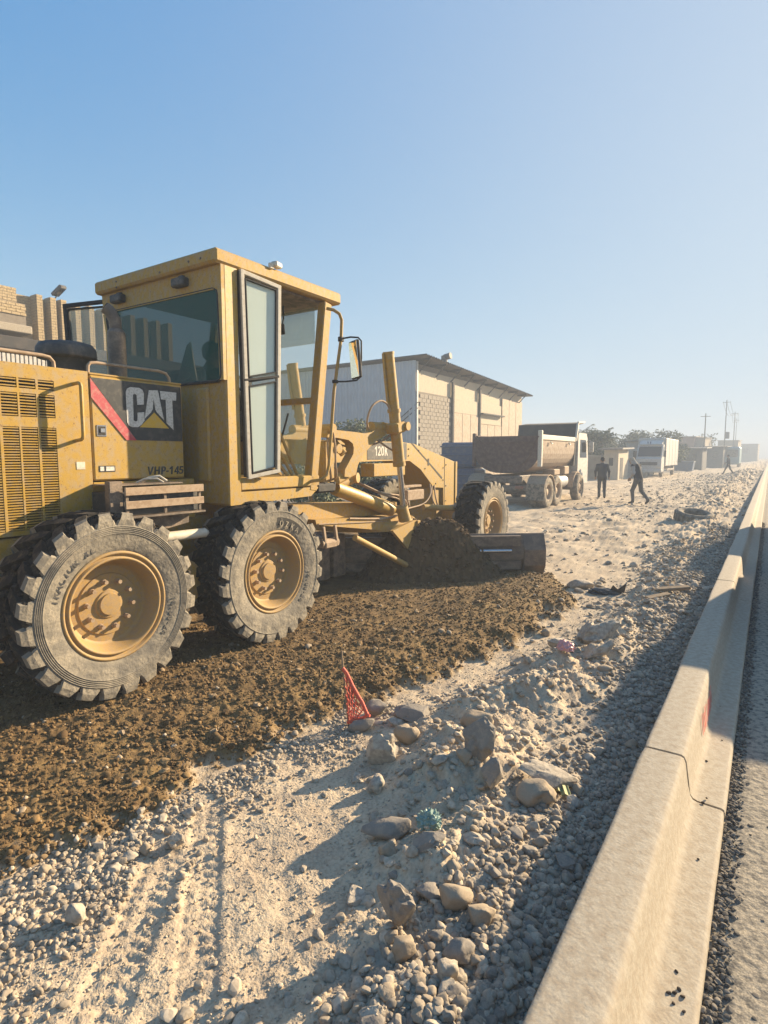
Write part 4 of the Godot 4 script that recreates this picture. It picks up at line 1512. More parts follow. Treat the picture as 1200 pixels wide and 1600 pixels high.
	mb.lathe([Vector2(0.13, 2.26), Vector2(0.135, 2.43), Vector2(0.20, 2.435), Vector2(0.212, 2.45), Vector2(0.207, 2.51), Vector2(0.185, 2.545), Vector2(0.13, 2.558), Vector2(0.0, 2.562)], v3(-4.53, 0, -2.40), Vector3.UP, 40)
	part(mb, "air_cleaner", mats.plastic_grey, t)
	# exhaust stack
	mb = MB.new()
	mb.cyl(v3(-4.60, 2.28, -2.86), v3(-4.60, 2.72, -2.86), 0.072, 0.072, 24)
	mb.cyl(v3(-4.60, 2.72, -2.86), v3(-4.60, 2.75, -2.86), 0.072, 0.052, 24)
	mb.path([v3(-4.60, 2.70, -2.86), v3(-4.605, 2.82, -2.855), v3(-4.625, 2.89, -2.83), v3(-4.645, 2.92, -2.80)], 0.050, 18)
	var ex := part(mb, "exhaust_stack", mats.steel_dark, t)
	mb = MB.new()
	mb.cyl(v3(-4.6455, 2.9208, -2.7992), v3(-4.648, 2.924, -2.795), 0.043, 0.043, 18)
	part(mb, "exhaust_mouth", mats.black_rubber, ex)

	# ---- step box with slats between the rear wheels
	mb = MB.new()
	mb.box(v3(-4.21, 1.27, -3.0), v3(-3.80, 1.43, -2.36), 0.004)
	part(mb, "battery_box", mats.plastic_grey, t)
	for q in [[1.418, 1.476, 0.0], [1.322, 1.378, 0.0]]:
		mb = MB.new()
		mb.box(v3(-3.765, q[0], -3.02), v3(-3.745, q[1], -2.345), 0.003)
		part(mb, "step_slat", mats.slat, t)
	mb = MB.new()
	mb.box(v3(-4.2, 1.252, -3.03), v3(-3.74, 1.268, -2.36), 0.003)
	mb.box(v3(-4.2, 1.476, -2.98), v3(-3.95, 1.488, -2.36), 0.003)
	for z in [-2.37, -2.68, -2.995]:
		mb.box(v3(-3.78, 1.27, z - 0.012), v3(-3.766, 1.47, z + 0.012), 0.002)
	side_poly(mb, [-2.45, 1.25, -2.95, 1.25, -2.95, 1.17, -2.75, 1.14], -3.95, 0.1)
	mb.box(v3(-3.86, 1.27, -2.36), v3(-3.80, 1.52, -2.26), 0.005)
	part(mb, "step_frame", mats.steel_dark, t)
	mb = MB.new()
	mb.cyl(v3(-3.90, 1.066, -2.70), v3(-3.90, 1.060, -3.14), 0.040, 0.040, 18)
	mb.cyl(v3(-3.90, 1.060, -3.14), v3(-3.90, 1.060, -3.17), 0.036, 0.02, 18)
	part(mb, "steering_cylinder", mats.frame_pale, t)
	mb = MB.new()
	mb.path([v3(-4.1, 1.49, -2.70), v3(-4.05, 1.53, -2.74), v3(-4.0, 1.54, -2.80), v3(-3.98, 1.50, -2.85)], 0.010, 8)
	mb.path([v3(-4.1, 1.49, -2.66), v3(-4.05, 1.52, -2.70), v3(-4.0, 1.52, -2.78), v3(-3.98, 1.49, -2.82)], 0.008, 8)
	part(mb, "cable_loop", mats.frame_pale, t)

	build_cab(t)
	build_grader_front(t)

func framed(t: Node3D, called: String, p: Array, nrm: Vector3, wid: float, thick: float, m: Material) -> MeshInstance3D:
	# a flat frame of bars round the corner points p
	var mb := MB.new()
	for k in p.size():
		var a: Vector3 = p[k]
		var b: Vector3 = p[(k + 1) % p.size()]
		var d := (b - a).normalized()
		mb.bar(a - d * wid * 0.5, b + d * wid * 0.5, wid, thick + 0.0006 * k, nrm, 0.004)
	return part(mb, called, m, t)

func pane(t: Node3D, called: String, p: Array, thick: float, nrm: Vector3, m: Material) -> MeshInstance3D:
	var mb := MB.new()
	var o: Vector3 = p[0]
	var ux: Vector3 = (p[1] - p[0]).normalized()
	var uy := nrm.cross(ux).normalized()
	var poly := PackedVector2Array()
	for q: Vector3 in p:
		poly.append(Vector2((q - o).dot(ux), (q - o).dot(uy)))
	mb.prism(poly, o - nrm * thick * 0.5, ux, uy, nrm * thick)
	return part(mb, called, m, t)

func cab_door(t: Node3D, hinge: Vector3, dir: Vector3, w: float, fm: Material, sgn: float, gm: Material) -> void:
	var nrm := dir.cross(Vector3.UP).normalized()
	var d := holder("door", t, hinge)
	var p0 := hinge + v3(0, 3.27, 0)
	var p1 := hinge + dir * w + v3(0, 3.215, 0)
	var p2 := hinge + dir * (w - 0.045) + v3(0, 1.56, 0)
	var p3 := hinge + dir * 0.03 + v3(0, 1.51, 0)
	var m0 := p0.lerp(p3, 0.52)
	var m1 := p1.lerp(p2, 0.48)
	framed(d, "door_frame", [p0 + dir * 0.02, p1, p2, p3 + dir * 0.02], nrm, 0.036, 0.042, fm)
	# dark rubber inside the frame and the hinge strip
	var ins := func(q: Vector3, u: float, h: float) -> Vector3: return q + dir * u + v3(0, h, 0)
	framed(d, "window_gasket", [ins.call(p0, 0.05, -0.055), ins.call(p1, -0.034, -0.035), ins.call(m1, -0.034, 0.035), ins.call(m0, 0.05, 0.035)], nrm, 0.013, 0.047, mats.black_rubber)
	framed(d, "window_gasket", [ins.call(m0, 0.05, -0.05), ins.call(m1, -0.034, -0.05), ins.call(p2, -0.034, 0.035), ins.call(p3, 0.05, 0.035)], nrm, 0.013, 0.047, mats.black_rubber)
	var mb := MB.new()
	mb.bar(p0 - dir * 0.010, p3 - dir * 0.010, 0.018, 0.05, nrm, 0.004)
	mb.bar(m0, m1, 0.022, 0.05, nrm, 0.004)
	part(mb, "hinge_strip", mats.black_rubber, d)
	pane(d, "window_pane", [ins.call(p0, 0.05, -0.055), ins.call(p1, -0.034, -0.035), ins.call(m1, -0.034, 0.035), ins.call(m0, 0.05, 0.035)], 0.006, nrm, gm)
	pane(d, "window_pane", [ins.call(m0, 0.05, -0.05), ins.call(m1, -0.034, -0.05), ins.call(p2, -0.034, 0.035), ins.call(p3, 0.05, 0.035)], 0.006, nrm, gm)
	# latch gear near the hinge and the strut across the middle
	mb = MB.new()
	var c := m0 + dir * 0.03 + nrm * (-0.035 * sgn)
	mb.boxo(c + v3(0, -0.05, 0), v3(0.05, 0.2, 0.04), Basis(dir, Vector3.UP, nrm), 0.008)
	mb.cyl(c + dir * 0.02 + v3(0, 0.02, 0), c + dir * 0.09 + v3(0, 0.02, 0), 0.022, 0.018, 10)
	mb.cyl(c + dir * 0.05, m1 + nrm * (-0.03 * sgn) + dir * 0.02, 0.009, 0.009, 8)
	part(mb, "door_latch", mats.plastic_grey, d)
	mb = MB.new()
	mb.boxo(c + dir * 0.06 + v3(0, -0.06, 0), v3(0.035, 0.11, 0.02), Basis(dir, Vector3.UP, nrm), 0.004)
	part(mb, "latch_plate", mats.frame_pale, d)

func build_cab(t: Node3D) -> void:
	var P: Material = mats.paint
	var PB: Material = mats.paint_dusty
	var PD: Material = mats.paint_dusty
	var mb := MB.new()
	# roof
	mb.box(v3(-5.655, 3.285, -4.975), v3(-3.862, 3.405, -3.300), 0.02)
	var roof := part(mb, "cab_roof", PD, t)
	mb = MB.new()
	mb.box(v3(-5.56, 3.255, -4.90), v3(-3.95, 3.286, -3.40), 0.004)
	part(mb, "headliner", mats.steel_dark, roof)
	mb = MB.new()
	mb.box(v3(-4.72, 3.235, -4.62), v3(-4.42, 3.256, -4.32), 0.004)
	part(mb, "speaker_grille", mats.black_rubber, roof)
	mb = MB.new()
	for q in [[-5.27, 3.305], [-5.27, 3.36], [-4.6, 3.33], [-4.2, 3.35], [-4.05, 3.35]]:
		mb.cyl(v3(q[0], q[1] - 0.01, -3.302), v3(q[0], q[1] - 0.01, -3.294), 0.011, 0.009, 8)
	part(mb, "roof_bolts", mats.steel_dark, roof)
	# small work lamp on the roof edge
	mb = MB.new()
	mb.boxo(v3(-3.855, 3.435, -4.00), v3(0.07, 0.05, 0.10), Basis(Vector3.UP, 0.2), 0.01)
	mb.boxo(v3(-3.855, 3.41, -3.93), v3(0.03, 0.05, 0.05), Basis.IDENTITY, 0.005)
	part(mb, "roof_lamp", mats.frame_pale, t)
	# upper rear band, posts
	mb = MB.new()
	back_poly(mb, [-5.62, 3.284, -3.872, 3.284, -3.872, 3.09, -5.61, 3.105], -3.40, 0.04)
	part(mb, "rear_header", PD, t)
	mb = MB.new()
	# right rear post: back face and side
	back_poly(mb, [-3.932, 3.09, -3.872, 3.09, -3.872, 2.34, -3.922, 2.34], -3.40, 0.038)
	side_poly(mb, [-3.40, 3.284, -3.40, 1.27, -3.525, 1.385, -3.535, 3.284], -3.93, 0.06)
	part(mb, "rear_post", P, t)
	mb = MB.new()
	back_poly(mb, [-5.62, 3.10, -5.57, 3.10, -5.43, 2.34, -5.48, 2.34], -3.40, 0.038)
	side_poly(mb, [-3.40, 3.284, -3.40, 1.27, -3.525, 1.385, -3.535, 3.284], -5.65, 0.06)
	part(mb, "rear_post", P, t)
	# lower rear wall
	mb = MB.new()
	mb.box(v3(-5.62, 1.275, -3.43), v3(-3.876, 2.345, -3.39), 0.008)
	var lw := part(mb, "rear_wall", PB, t)
	mb = MB.new()
	mb.boxo(v3(-4.165, 1.88, -3.385), v3(0.16, 0.82, 0.05), Basis.IDENTITY, 0.03)
	part(mb, "raised_panel", PB, lw)
	# rear window with its gasket
	var rw: Array = []
	var corner := func(c: Vector2, a: float, r: float) -> void:
		for k in 4:
			var q := a + PI * 0.5 * k / 3.0
			rw.append(v3(c.x + cos(q) * r, c.y + sin(q) * r, -3.372))
	corner.call(Vector2(-3.985, 3.045), 0.0, 0.06)
	corner.call(Vector2(-5.51, 3.055), PI * 0.5, 0.06)
	corner.call(Vector2(-5.38, 2.405), PI, 0.06)
	corner.call(Vector2(-3.965, 2.395), PI * 1.5, 0.06)
	mb = MB.new()
	var ring: Array = rw.duplicate()
	ring.append(rw[0])
	mb.path(ring, 0.014, 8)
	part(mb, "window_gasket", mats.black_rubber, t)
	pane(t, "rear_window", rw, 0.006, v3(0, 0, 1), mats.glass_tint)
	# rear lamps
	for x in [-5.30, -4.36]:
		mb = MB.new()
		mb.boxo(v3(x, 3.20, -3.325), v3(0.17, 0.075, 0.075), Basis.IDENTITY, 0.012)
		mb.box(v3(x - 0.03, 3.235, -3.36), v3(x + 0.03, 3.262, -3.33), 0.003)
		part(mb, "rear_lamp", mats.plastic_grey, t)
	# sill, skirt, floor
	mb = MB.new()
	mb.box(v3(-5.64, 1.39, -4.60), v3(-3.875, 1.50, -3.53), 0.01)
	part(mb, "cab_floor", P, t)
	mb = MB.new()
	side_poly(mb, [-3.41, 1.265, -3.41, 1.38, -4.60, 1.38, -4.47, 1.29], -5.60, 1.72)
	part(mb, "cab_skirt", P, t)
	# front posts, lean back toward the floor
	for x in [-3.925, -5.595]:
		mb = MB.new()
		mb.bar(v3(x, 3.27, -4.775), v3(x, 1.34, -4.505), 0.10, 0.115, v3(0, 0, 1), 0.01)
		part(mb, "front_post", PB, t)
	# windshield: upper tinted band, main pane, lower pane, cross bar
	var wz := func(y: float) -> float: return lerpf(-4.505, -4.775, (y - 1.34) / 1.93)
	var sh := v3(0, 0.138, 0.99).normalized()
	for q in [[3.25, 2.30, "glass_clear"], [2.24, 1.50, "glass_clear"]]:
		var p: Array = [v3(-5.54, q[0], wz.call(q[0])), v3(-3.97, q[0], wz.call(q[0])), v3(-3.97, q[1], wz.call(q[1])), v3(-5.54, q[1], wz.call(q[1]))]
		pane(t, "windshield", p, 0.006, (p[1] - p[0]).cross(p[2] - p[0]).normalized(), mats[q[2]])
	mb = MB.new()
	mb.bar(v3(-5.55, 2.27, wz.call(2.27)), v3(-3.97, 2.27, wz.call(2.27)), 0.07, 0.06, Vector3.UP, 0.008)
	part(mb, "windshield_bar", PB, t)
	mb = MB.new()
	mb.bar(v3(-5.5, 2.3, -4.58), v3(-5.2, 1.62, -4.53), 0.02, 0.02)
	mb.bar(v3(-4.30, 2.15, -4.60), v3(-4.42, 1.75, -4.56), 0.012, 0.02)
	part(mb, "wiper", mats.black_rubber, t)
	mb = MB.new()
	mb.box(v3(-5.50, 2.86, -4.70), v3(-4.0, 3.22, -4.69), 0.002)
	var vm := StandardMaterial3D.new()
	vm.transparency = BaseMaterial3D.TRANSPARENCY_ALPHA
	vm.albedo_color = Color(0.55, 0.60, 0.55, 0.35)
	vm.roughness = 0.05
	part(mb, "sun_visor", vm, t)
	# doors: right stands open square to the cab, left swung back
	cab_door(t, v3(-3.865, 0, -3.555), v3(sin(0.2), 0, -cos(0.2)), 0.40, mats.frame_pale, 1.0, mats.glass_dusty)
	cab_door(t, v3(-5.66, 0, -3.50), v3(-sin(2.2), 0, -cos(2.2)), 0.48, mats.black_rubber, -1.0, mats.glass_clear)
	# mirror on its pole
	mb = MB.new()
	mb.path([v3(-3.86, 3.20, -4.72), v3(-3.80, 3.185, -4.76), v3(-3.76, 3.15, -4.805), v3(-3.75, 3.09, -4.83), v3(-3.75, 2.90, -4.818), v3(-3.75, 2.365, -4.695), v3(-3.75, 1.60, -4.60), v3(-3.755, 1.50, -4.57), v3(-3.78, 1.455, -4.50), v3(-3.88, 1.44, -4.46)], 0.017, 10)
	part(mb, "mirror_pole", PD, t)
	mb = MB.new()
	mb.path([v3(-3.75, 2.90, -4.815), v3(-3.66, 2.915, -4.86), v3(-3.60, 2.912, -4.91), v3(-3.575, 2.88, -4.93), v3(-3.57, 2.70, -4.925), v3(-3.575, 2.50, -4.90), v3(-3.60, 2.475, -4.88), v3(-3.68, 2.46, -4.80), v3(-3.75, 2.455, -4.715)], 0.009, 8)
	mb.boxo(v3(-3.75, 2.895, -4.815), v3(0.05, 0.05, 0.05), Basis.IDENTITY, 0.006)
	mb.boxo(v3(-3.75, 2.455, -4.715), v3(0.05, 0.035, 0.05), Basis.IDENTITY, 0.006)
	part(mb, "mirror_bracket", mats.black_rubber, t)
	var mbs := Basis.from_euler(v3(0.06, -0.35, 0.05))
	mb = MB.new()
	mb.boxo(v3(-3.61, 2.685, -4.875), v3(0.165, 0.385, 0.035), mbs, 0.014)
	var ms := part(mb, "mirror_shell", mats.black_rubber, t)
	mb = MB.new()
	mb.boxo(v3(-3.61, 2.685, -4.875) + mbs.z * 0.0185, v3(0.145, 0.36, 0.004), mbs, 0.001)
	part(mb, "mirror_glass", mats.mirror, ms)
	# inside mirror on a stalk
	mb = MB.new()
	mb.path([v3(-4.30, 3.25, -4.55), v3(-4.30, 3.12, -4.55), v3(-4.32, 3.06, -4.55)], 0.008, 8)
	mb.boxo(v3(-4.36, 3.02, -4.55), v3(0.12, 0.11, 0.02), Basis.from_euler(v3(0.2, 0.3, 0)), 0.008)
	part(mb, "inside_mirror", mats.black_rubber, t)
	# seat, console, levers, steering wheel
	mb = MB.new()
	mb.boxo(v3(-4.76, 1.92, -3.98), v3(0.48, 0.12, 0.46), Basis.IDENTITY, 0.04)
	mb.boxo(v3(-4.76, 2.25, -3.72), v3(0.46, 0.58, 0.11), Basis(Vector3.RIGHT, 0.15), 0.04)
	mb.box(v3(-4.95, 1.50, -4.10), v3(-4.57, 1.87, -3.80), 0.02)
	part(mb, "seat", mats.seat_cloth, t)
	mb = MB.new()
	mb.bar(v3(-4.70, 1.50, -4.50), v3(-4.70, 2.10, -4.36), 0.16, 0.12, v3(0, 0, 1), 0.02)
	mb.boxo(v3(-4.70, 2.12, -4.36), v3(0.32, 0.10, 0.16), Basis(Vector3.RIGHT, -0.5), 0.02)
	part(mb, "steering_console", mats.plastic_grey, t)
	mb = MB.new()
	for k in 6:
		for s in [-1.0, 1.0]:
			var b := v3(-4.70 + s * (0.10 + k * 0.022), 2.10, -4.36)
			mb.cyl(b, b + v3(s * 0.05, 0.17, 0.06), 0.006, 0.006, 6)
			mb.cyl(b + v3(s * 0.05, 0.17, 0.06), b + v3(s * 0.055, 0.20, 0.065), 0.012, 0.012, 8)
	part(mb, "control_levers", mats.black_rubber, t)
	mb = MB.new()
	var sw: Array = []
	var sb := Basis(Vector3.RIGHT, -0.9)
	for k in 21:
		sw.append(v3(-4.70, 2.27, -4.27) + sb * v3(cos(TAU * k / 20) * 0.19, 0, sin(TAU * k / 20) * 0.19))
	mb.path(sw, 0.013, 8)
	mb.cyl(v3(-4.70, 2.27, -4.27), v3(-4.70, 2.12, -4.36), 0.03, 0.03, 10)
	part(mb, "steering_wheel", mats.black_rubber, t)
	# pale rag hung inside the rear window
	mb = MB.new()
	mb.prism(PackedVector2Array([Vector2(0, 0), Vector2(0.16, 0.30), Vector2(0.22, 0.33), Vector2(0.24, 0.25), Vector2(0.30, -0.03), Vector2(0.2, 0.02), Vector2(0.1, -0.01)]), v3(-4.66, 2.40, -3.50), v3(1, 0, 0.05), Vector3.UP, v3(0, 0, 0.012))
	part(mb, "rag", mats.white_paint, t)
	# floor ladder rungs seen through the opening
	for k in 4:
		mb = MB.new()
		mb.bar(v3(-4.02, 1.50, -4.42 + k * 0.07), v3(-4.06, 1.95 - k * 0.09, -4.20 + k * 0.08), 0.02, 0.03)
		part(mb, "floor_rail", PB, t)

func build_grader_front(t: Node3D) -> void:
	var P: Material = mats.paint
	var PB: Material = mats.paint_dusty
	var PD: Material = mats.paint_dusty
	var mb := MB.new()
	# main frame: neck over the blade, down to the front axle
	side_poly(mb, [-4.4, 1.88, -7.17, 1.90, -7.55, 1.88, -8.91, 1.60, -9.0, 0.86, -8.52, 0.87, -8.51, 1.17, -8.19, 1.19, -7.76, 1.49, -7.44, 1.62, -6.96, 1.63, -4.4, 1.60], -5.02, 0.52)
	var neck := part(mb, "main_frame", P, t)
	mb = MB.new()
	side_poly(mb, [-8.23, 1.185, -8.515, 1.175, -8.525, 0.87, -8.24, 0.86], -4.98, 0.44)
	part(mb, "axle_bolster", PB, t)
	mb = MB.new()
	side_poly(mb, [-6.33, 1.885, -7.34, 1.885, -7.34, 1.645, -6.33, 1.645], -4.4995, 0.003)
	part(mb, "model_plate", mats.plastic_grey, neck)
	var face_x := Basis(v3(0, 0, -1), Vector3.UP, Vector3.RIGHT)
	words("120K", 0.13, mats.decal_white, neck, "lettering", Transform3D(face_x, v3(-4.496, 1.762, -6.66)), 0.003, true, 0.80)
	mb = MB.new()
	side_poly(mb, [-7.47, 1.885, -7.53, 1.875, -8.47, 1.345, -8.45, 1.315, -8.02, 1.575], -4.4995, 0.003)
	mb.box(v3(-4.4995, 0.872, -8.555), v3(-4.4965, 1.66, -8.545), 0.0)
	mb.boxo(v3(-4.497, 1.60, -8.0), v3(0.004, 0.11, 0.04), Basis.IDENTITY, 0.0)
	part(mb, "frame_seam", mats.black_rubber, neck)
	mb = MB.new()
	for q in [[-8.50, 1.50], [-8.50, 1.30], [-8.60, 1.55], [-8.60, 1.2], [-8.60, 0.95], [-8.25, 1.25], [-7.9, 1.50], [-7.4, 1.80], [-7.4, 1.70], [-7.7, 1.78]]:
		mb.cyl(v3(-4.502, q[1], q[0]), v3(-4.49, q[1], q[0]), 0.012, 0.010, 8)
	part(mb, "frame_bolts", mats.steel_dark, neck)
	mb = MB.new()
	mb.box(v3(-4.53, 0.86, -8.995), v3(-4.485, 1.60, -8.925), 0.004)
	part(mb, "front_plate", P, t)
	# hinge between rear and front frames
	mb = MB.new()
	mb.box(v3(-5.1, 0.95, -4.5), v3(-4.42, 1.36, -3.4), 0.02)
	mb.cyl(v3(-4.76, 0.80, -4.45), v3(-4.76, 1.85, -4.45), 0.16, 0.16, 20)
	part(mb, "frame_hinge", PD, t)
	# box slung under the neck
	mb = MB.new()
	mb.box(v3(-4.52, 1.425, -6.98), v3(-4.30, 1.595, -6.20), 0.008)
	part(mb, "valve_box", P, t)
	# lift arm casting
	for x in [-4.17, -5.47]:
		mb = MB.new()
		side_poly(mb, [-4.95, 1.98, -5.12, 1.985, -5.45, 1.975, -5.66, 1.965, -5.80, 1.985, -5.90, 2.03, -5.96, 2.09, -6.05, 2.12, -6.17, 2.10, -6.19, 2.03, -6.09, 1.955, -5.91, 1.885, -5.78, 1.82, -5.69, 1.76, -5.60, 1.69, -5.51, 1.59, -5.47, 1.48, -5.36, 1.45, -5.25, 1.46, -5.26, 1.54, -5.34, 1.63, -5.42, 1.72, -5.43, 1.79, -5.41, 1.84, -5.33, 1.88, -5.12, 1.90, -4.95, 1.90], x, 0.12)
		mb.cyl(v3(x + 0.06, 2.05, -5.86), v3(x + 0.06, 2.05, -6.22), 0.068, 0.068, 20)
		part(mb, "lift_arm", PD, t)
	# blade lift cylinders with chromed rods
	for x in [-3.97, -5.55]:
		var a := v3(x, 2.97, -6.04)
		var b := v3(x, 1.57, -6.30)
		mb = MB.new()
		mb.cyl(a, b, 0.066, 0.074, 20)
		mb.cyl(a.lerp(b, 0.0), a.lerp(b, 0.02), 0.072, 0.072, 20)
		mb.cyl(a.lerp(b, 0.49), a.lerp(b, 0.52), 0.084, 0.084, 20)
		mb.cyl(a.lerp(b, 0.96), b, 0.082, 0.082, 20)
		mb.path([a.lerp(b, 0.02) + v3(-0.03, 0, 0.075), a.lerp(b, 0.25) + v3(-0.03, 0, 0.085), a.lerp(b, 0.45) + v3(-0.03, 0, 0.08)], 0.018, 8)
		part(mb, "lift_cylinder", PD, t)
		mb = MB.new()
		mb.cyl(b, v3(x, 1.0, -6.40), 0.036, 0.036, 16)
		part(mb, "cylinder_rod", mats.chrome, t)
		mb = MB.new()
		mb.boxo(a.lerp(b, 0.655), v3(0.20, 0.13, 0.22), Basis(Vector3.RIGHT, 0.18), 0.02)
		mb.cyl(a.lerp(b, 0.655) + v3(0.06, 0.02, -0.1), a.lerp(b, 0.655) + v3(0.13, 0.02, -0.1), 0.055, 0.055, 16)
		mb.cyl(v3(x, 1.04, -6.36), v3(x, 0.86, -6.44), 0.075, 0.085, 16)
		part(mb, "cylinder_yoke", PD, t)
	# tube under the arm, drawbar and side-shift tube
	mb = MB.new()
	mb.cyl(v3(-4.40, 1.42, -5.55), v3(-4.13, 1.435, -5.62), 0.062, 0.062, 18)
	mb.path([v3(-4.25, 1.36, -5.15), v3(-4.22, 1.37, -5.40), v3(-4.22, 1.42, -5.58)], 0.07, 12)
	part(mb, "pivot_tube", PB, t)
	mb = MB.new()
	mb.cyl(v3(-4.20, 1.325, -5.25), v3(-4.20, 0.985, -6.44), 0.082, 0.095, 20)
	part(mb, "side_shift_tube", P, t)
	mb = MB.new()
	side_poly(mb, [-4.60, 1.17, -5.99, 1.10, -6.45, 1.04, -6.52, 0.90, -5.54, 0.955, -4.60, 0.99], -4.62, 0.34)
	part(mb, "drawbar", PB, t)
	# turning circle with gear teeth
	mb = MB.new()
	mb.lathe([Vector2(0.52, 0.72), Vector2(0.78, 0.72), Vector2(0.78, 0.80), Vector2(0.74, 0.84), Vector2(0.52, 0.84), Vector2(0.52, 0.72)], v3(-4.76, 0, -6.55), Vector3.UP, 48, true)
	side_poly(mb, [-4.80, 1.00, -6.75, 0.86, -6.78, 0.79, -6.2, 0.73, -4.82, 0.94], -4.55, 0.44)
	part(mb, "turning_circle", PB, t)
	mb = MB.new()
	side_poly(mb, [-4.84, 0.955, -6.2, 0.86, -6.2, 0.848, -4.84, 0.943], -4.11, 0.012)
	part(mb, "circle_lip", mats.slat, t)
	# blade arms
	for q in [[-3.99, -6.10], [-5.35, -5.05]]:
		mb = MB.new()
		var x: float = q[0]
		var z0: float = q[1]
		side_poly(mb, [z0, 0.75, z0 - 0.50, 0.83, z0 - 0.58, 0.83, z0 - 0.58, 0.36, z0 - 0.46, 0.40], x, 0.05)
		mb.box(v3(x - 0.02, 0.10, z0 - 0.66), v3(x + 0.075, 0.825, z0 - 0.585), 0.006)
		mb.box(v3(x - 0.02, 0.08, z0 - 0.80), v3(x + 0.09, 0.20, z0 - 0.55), 0.02)
		part(mb, "blade_arm", PD, t)
	mb = MB.new()
	mb.cyl(v3(-3.93, 0.76, -5.28), v3(-3.93, 0.15, -6.66), 0.036, 0.04, 16)
	part(mb, "tilt_cylinder", PB, t)
	mb = MB.new()
	for z in [-4.80, -5.00]:
		mb.bar(v3(-4.0, 0.93, z), v3(-3.98, 0.70, z - 0.02), 0.03, 0.035, v3(0, 0, 1), 0.004)
	mb.cyl(v3(-4.02, 0.745, -4.77), v3(-4.02, 0.735, -5.05), 0.05, 0.05, 16)
	mb.box(v3(-4.06, 0.69, -5.0), v3(-3.96, 0.76, -4.80), 0.01)
	part(mb, "clevis", mats.slat, t)
	# beams behind the blade arms
	for z in [-4.95, -5.30, -5.62]:
		mb = MB.new()
		mb.box(v3(-4.95, 0.16, z - 0.24), v3(-4.50, 0.70, z), 0.02)
		part(mb, "circle_drive_case", mats.steel_dark, t)
	# moldboard: curved plate, angled with its right end forward
	var bd := v3(0.786, 0, -0.618)
	var nb := v3(0.618, 0, 0.786)
	var end := v3(-2.60, 0, -7.92)
	var prof: Array = []
	for k in 11:
		var f := k / 10.0
		prof.append(Vector2(0.11 * sin(PI * f) + 0.02 * f, 0.045 + 0.575 * f))
	var poly := PackedVector2Array()
	for q: Vector2 in prof:
		poly.append(q)
	for k in 11:
		var q: Vector2 = prof[10 - k]
		poly.append(q + Vector2(-0.022, 0.0))
	mb = MB.new()
	mb.prism(poly, end - bd * 0.30, nb, Vector3.UP, -bd * 3.35)
	var bl := part(mb, "moldboard", mats.steel_dark, t)
	mb = MB.new()
	mb.prism(PackedVector2Array([Vector2(-0.02, 0.02), Vector2(0.03, 0.02), Vector2(0.13, 0.18), Vector2(0.14, 0.40), Vector2(0.03, 0.62), Vector2(-0.02, 0.62), Vector2(0.08, 0.40), Vector2(0.07, 0.18)]), end, nb, Vector3.UP, -bd * 0.305)
	part(mb, "end_bit", mats.steel_dark, bl)
	mb = MB.new()
	mb.prism(PackedVector2Array([Vector2(0.10, 0.46), Vector2(0.15, 0.46), Vector2(0.15, 0.60), Vector2(0.06, 0.60)]), end - bd * 0.36, nb, Vector3.UP, -bd * 3.2)
	mb.prism(PackedVector2Array([Vector2(0.10, 0.12), Vector2(0.15, 0.14), Vector2(0.15, 0.25), Vector2(0.12, 0.25)]), end - bd * 0.36, nb, Vector3.UP, -bd * 3.2)
	part(mb, "slide_rail", mats.steel_dark, bl)
	mb = MB.new()
	mb.cyl(end - bd * 0.50 + nb * 0.17 + v3(0, 0.40, 0), end - bd * 2.0 + nb * 0.17 + v3(0, 0.40, 0), 0.026, 0.026, 14)
	part(mb, "slide_rod", mats.chrome, bl)
	# front axle
	mb = MB.new()
	mb.bar(v3(-5.62, 0.72, -8.57), v3(-3.90, 0.72, -8.57), 0.20, 0.20, Vector3.UP, 0.03)
	mb.box(v3(-5.0, 0.60, -8.8), v3(-4.52, 0.88, -8.3), 0.02)
	for x in [-3.98, -5.54]:
		mb.cyl(v3(x, 0.5, -8.57), v3(x, 0.88, -8.57), 0.07, 0.07, 14)
		mb.cyl(v3(x, 0.662, -8.57), v3(-3.82 if x > -4.76 else -5.70, 0.662, -8.57), 0.09, 0.09, 14)
	part(mb, "front_axle", PB, t)
	mb = MB.new()
	mb.cyl(v3(-4.30, 0.93, -7.5), v3(-3.98, 0.86, -8.3), 0.045, 0.045, 12)
	part(mb, "lean_rod", PB, t)
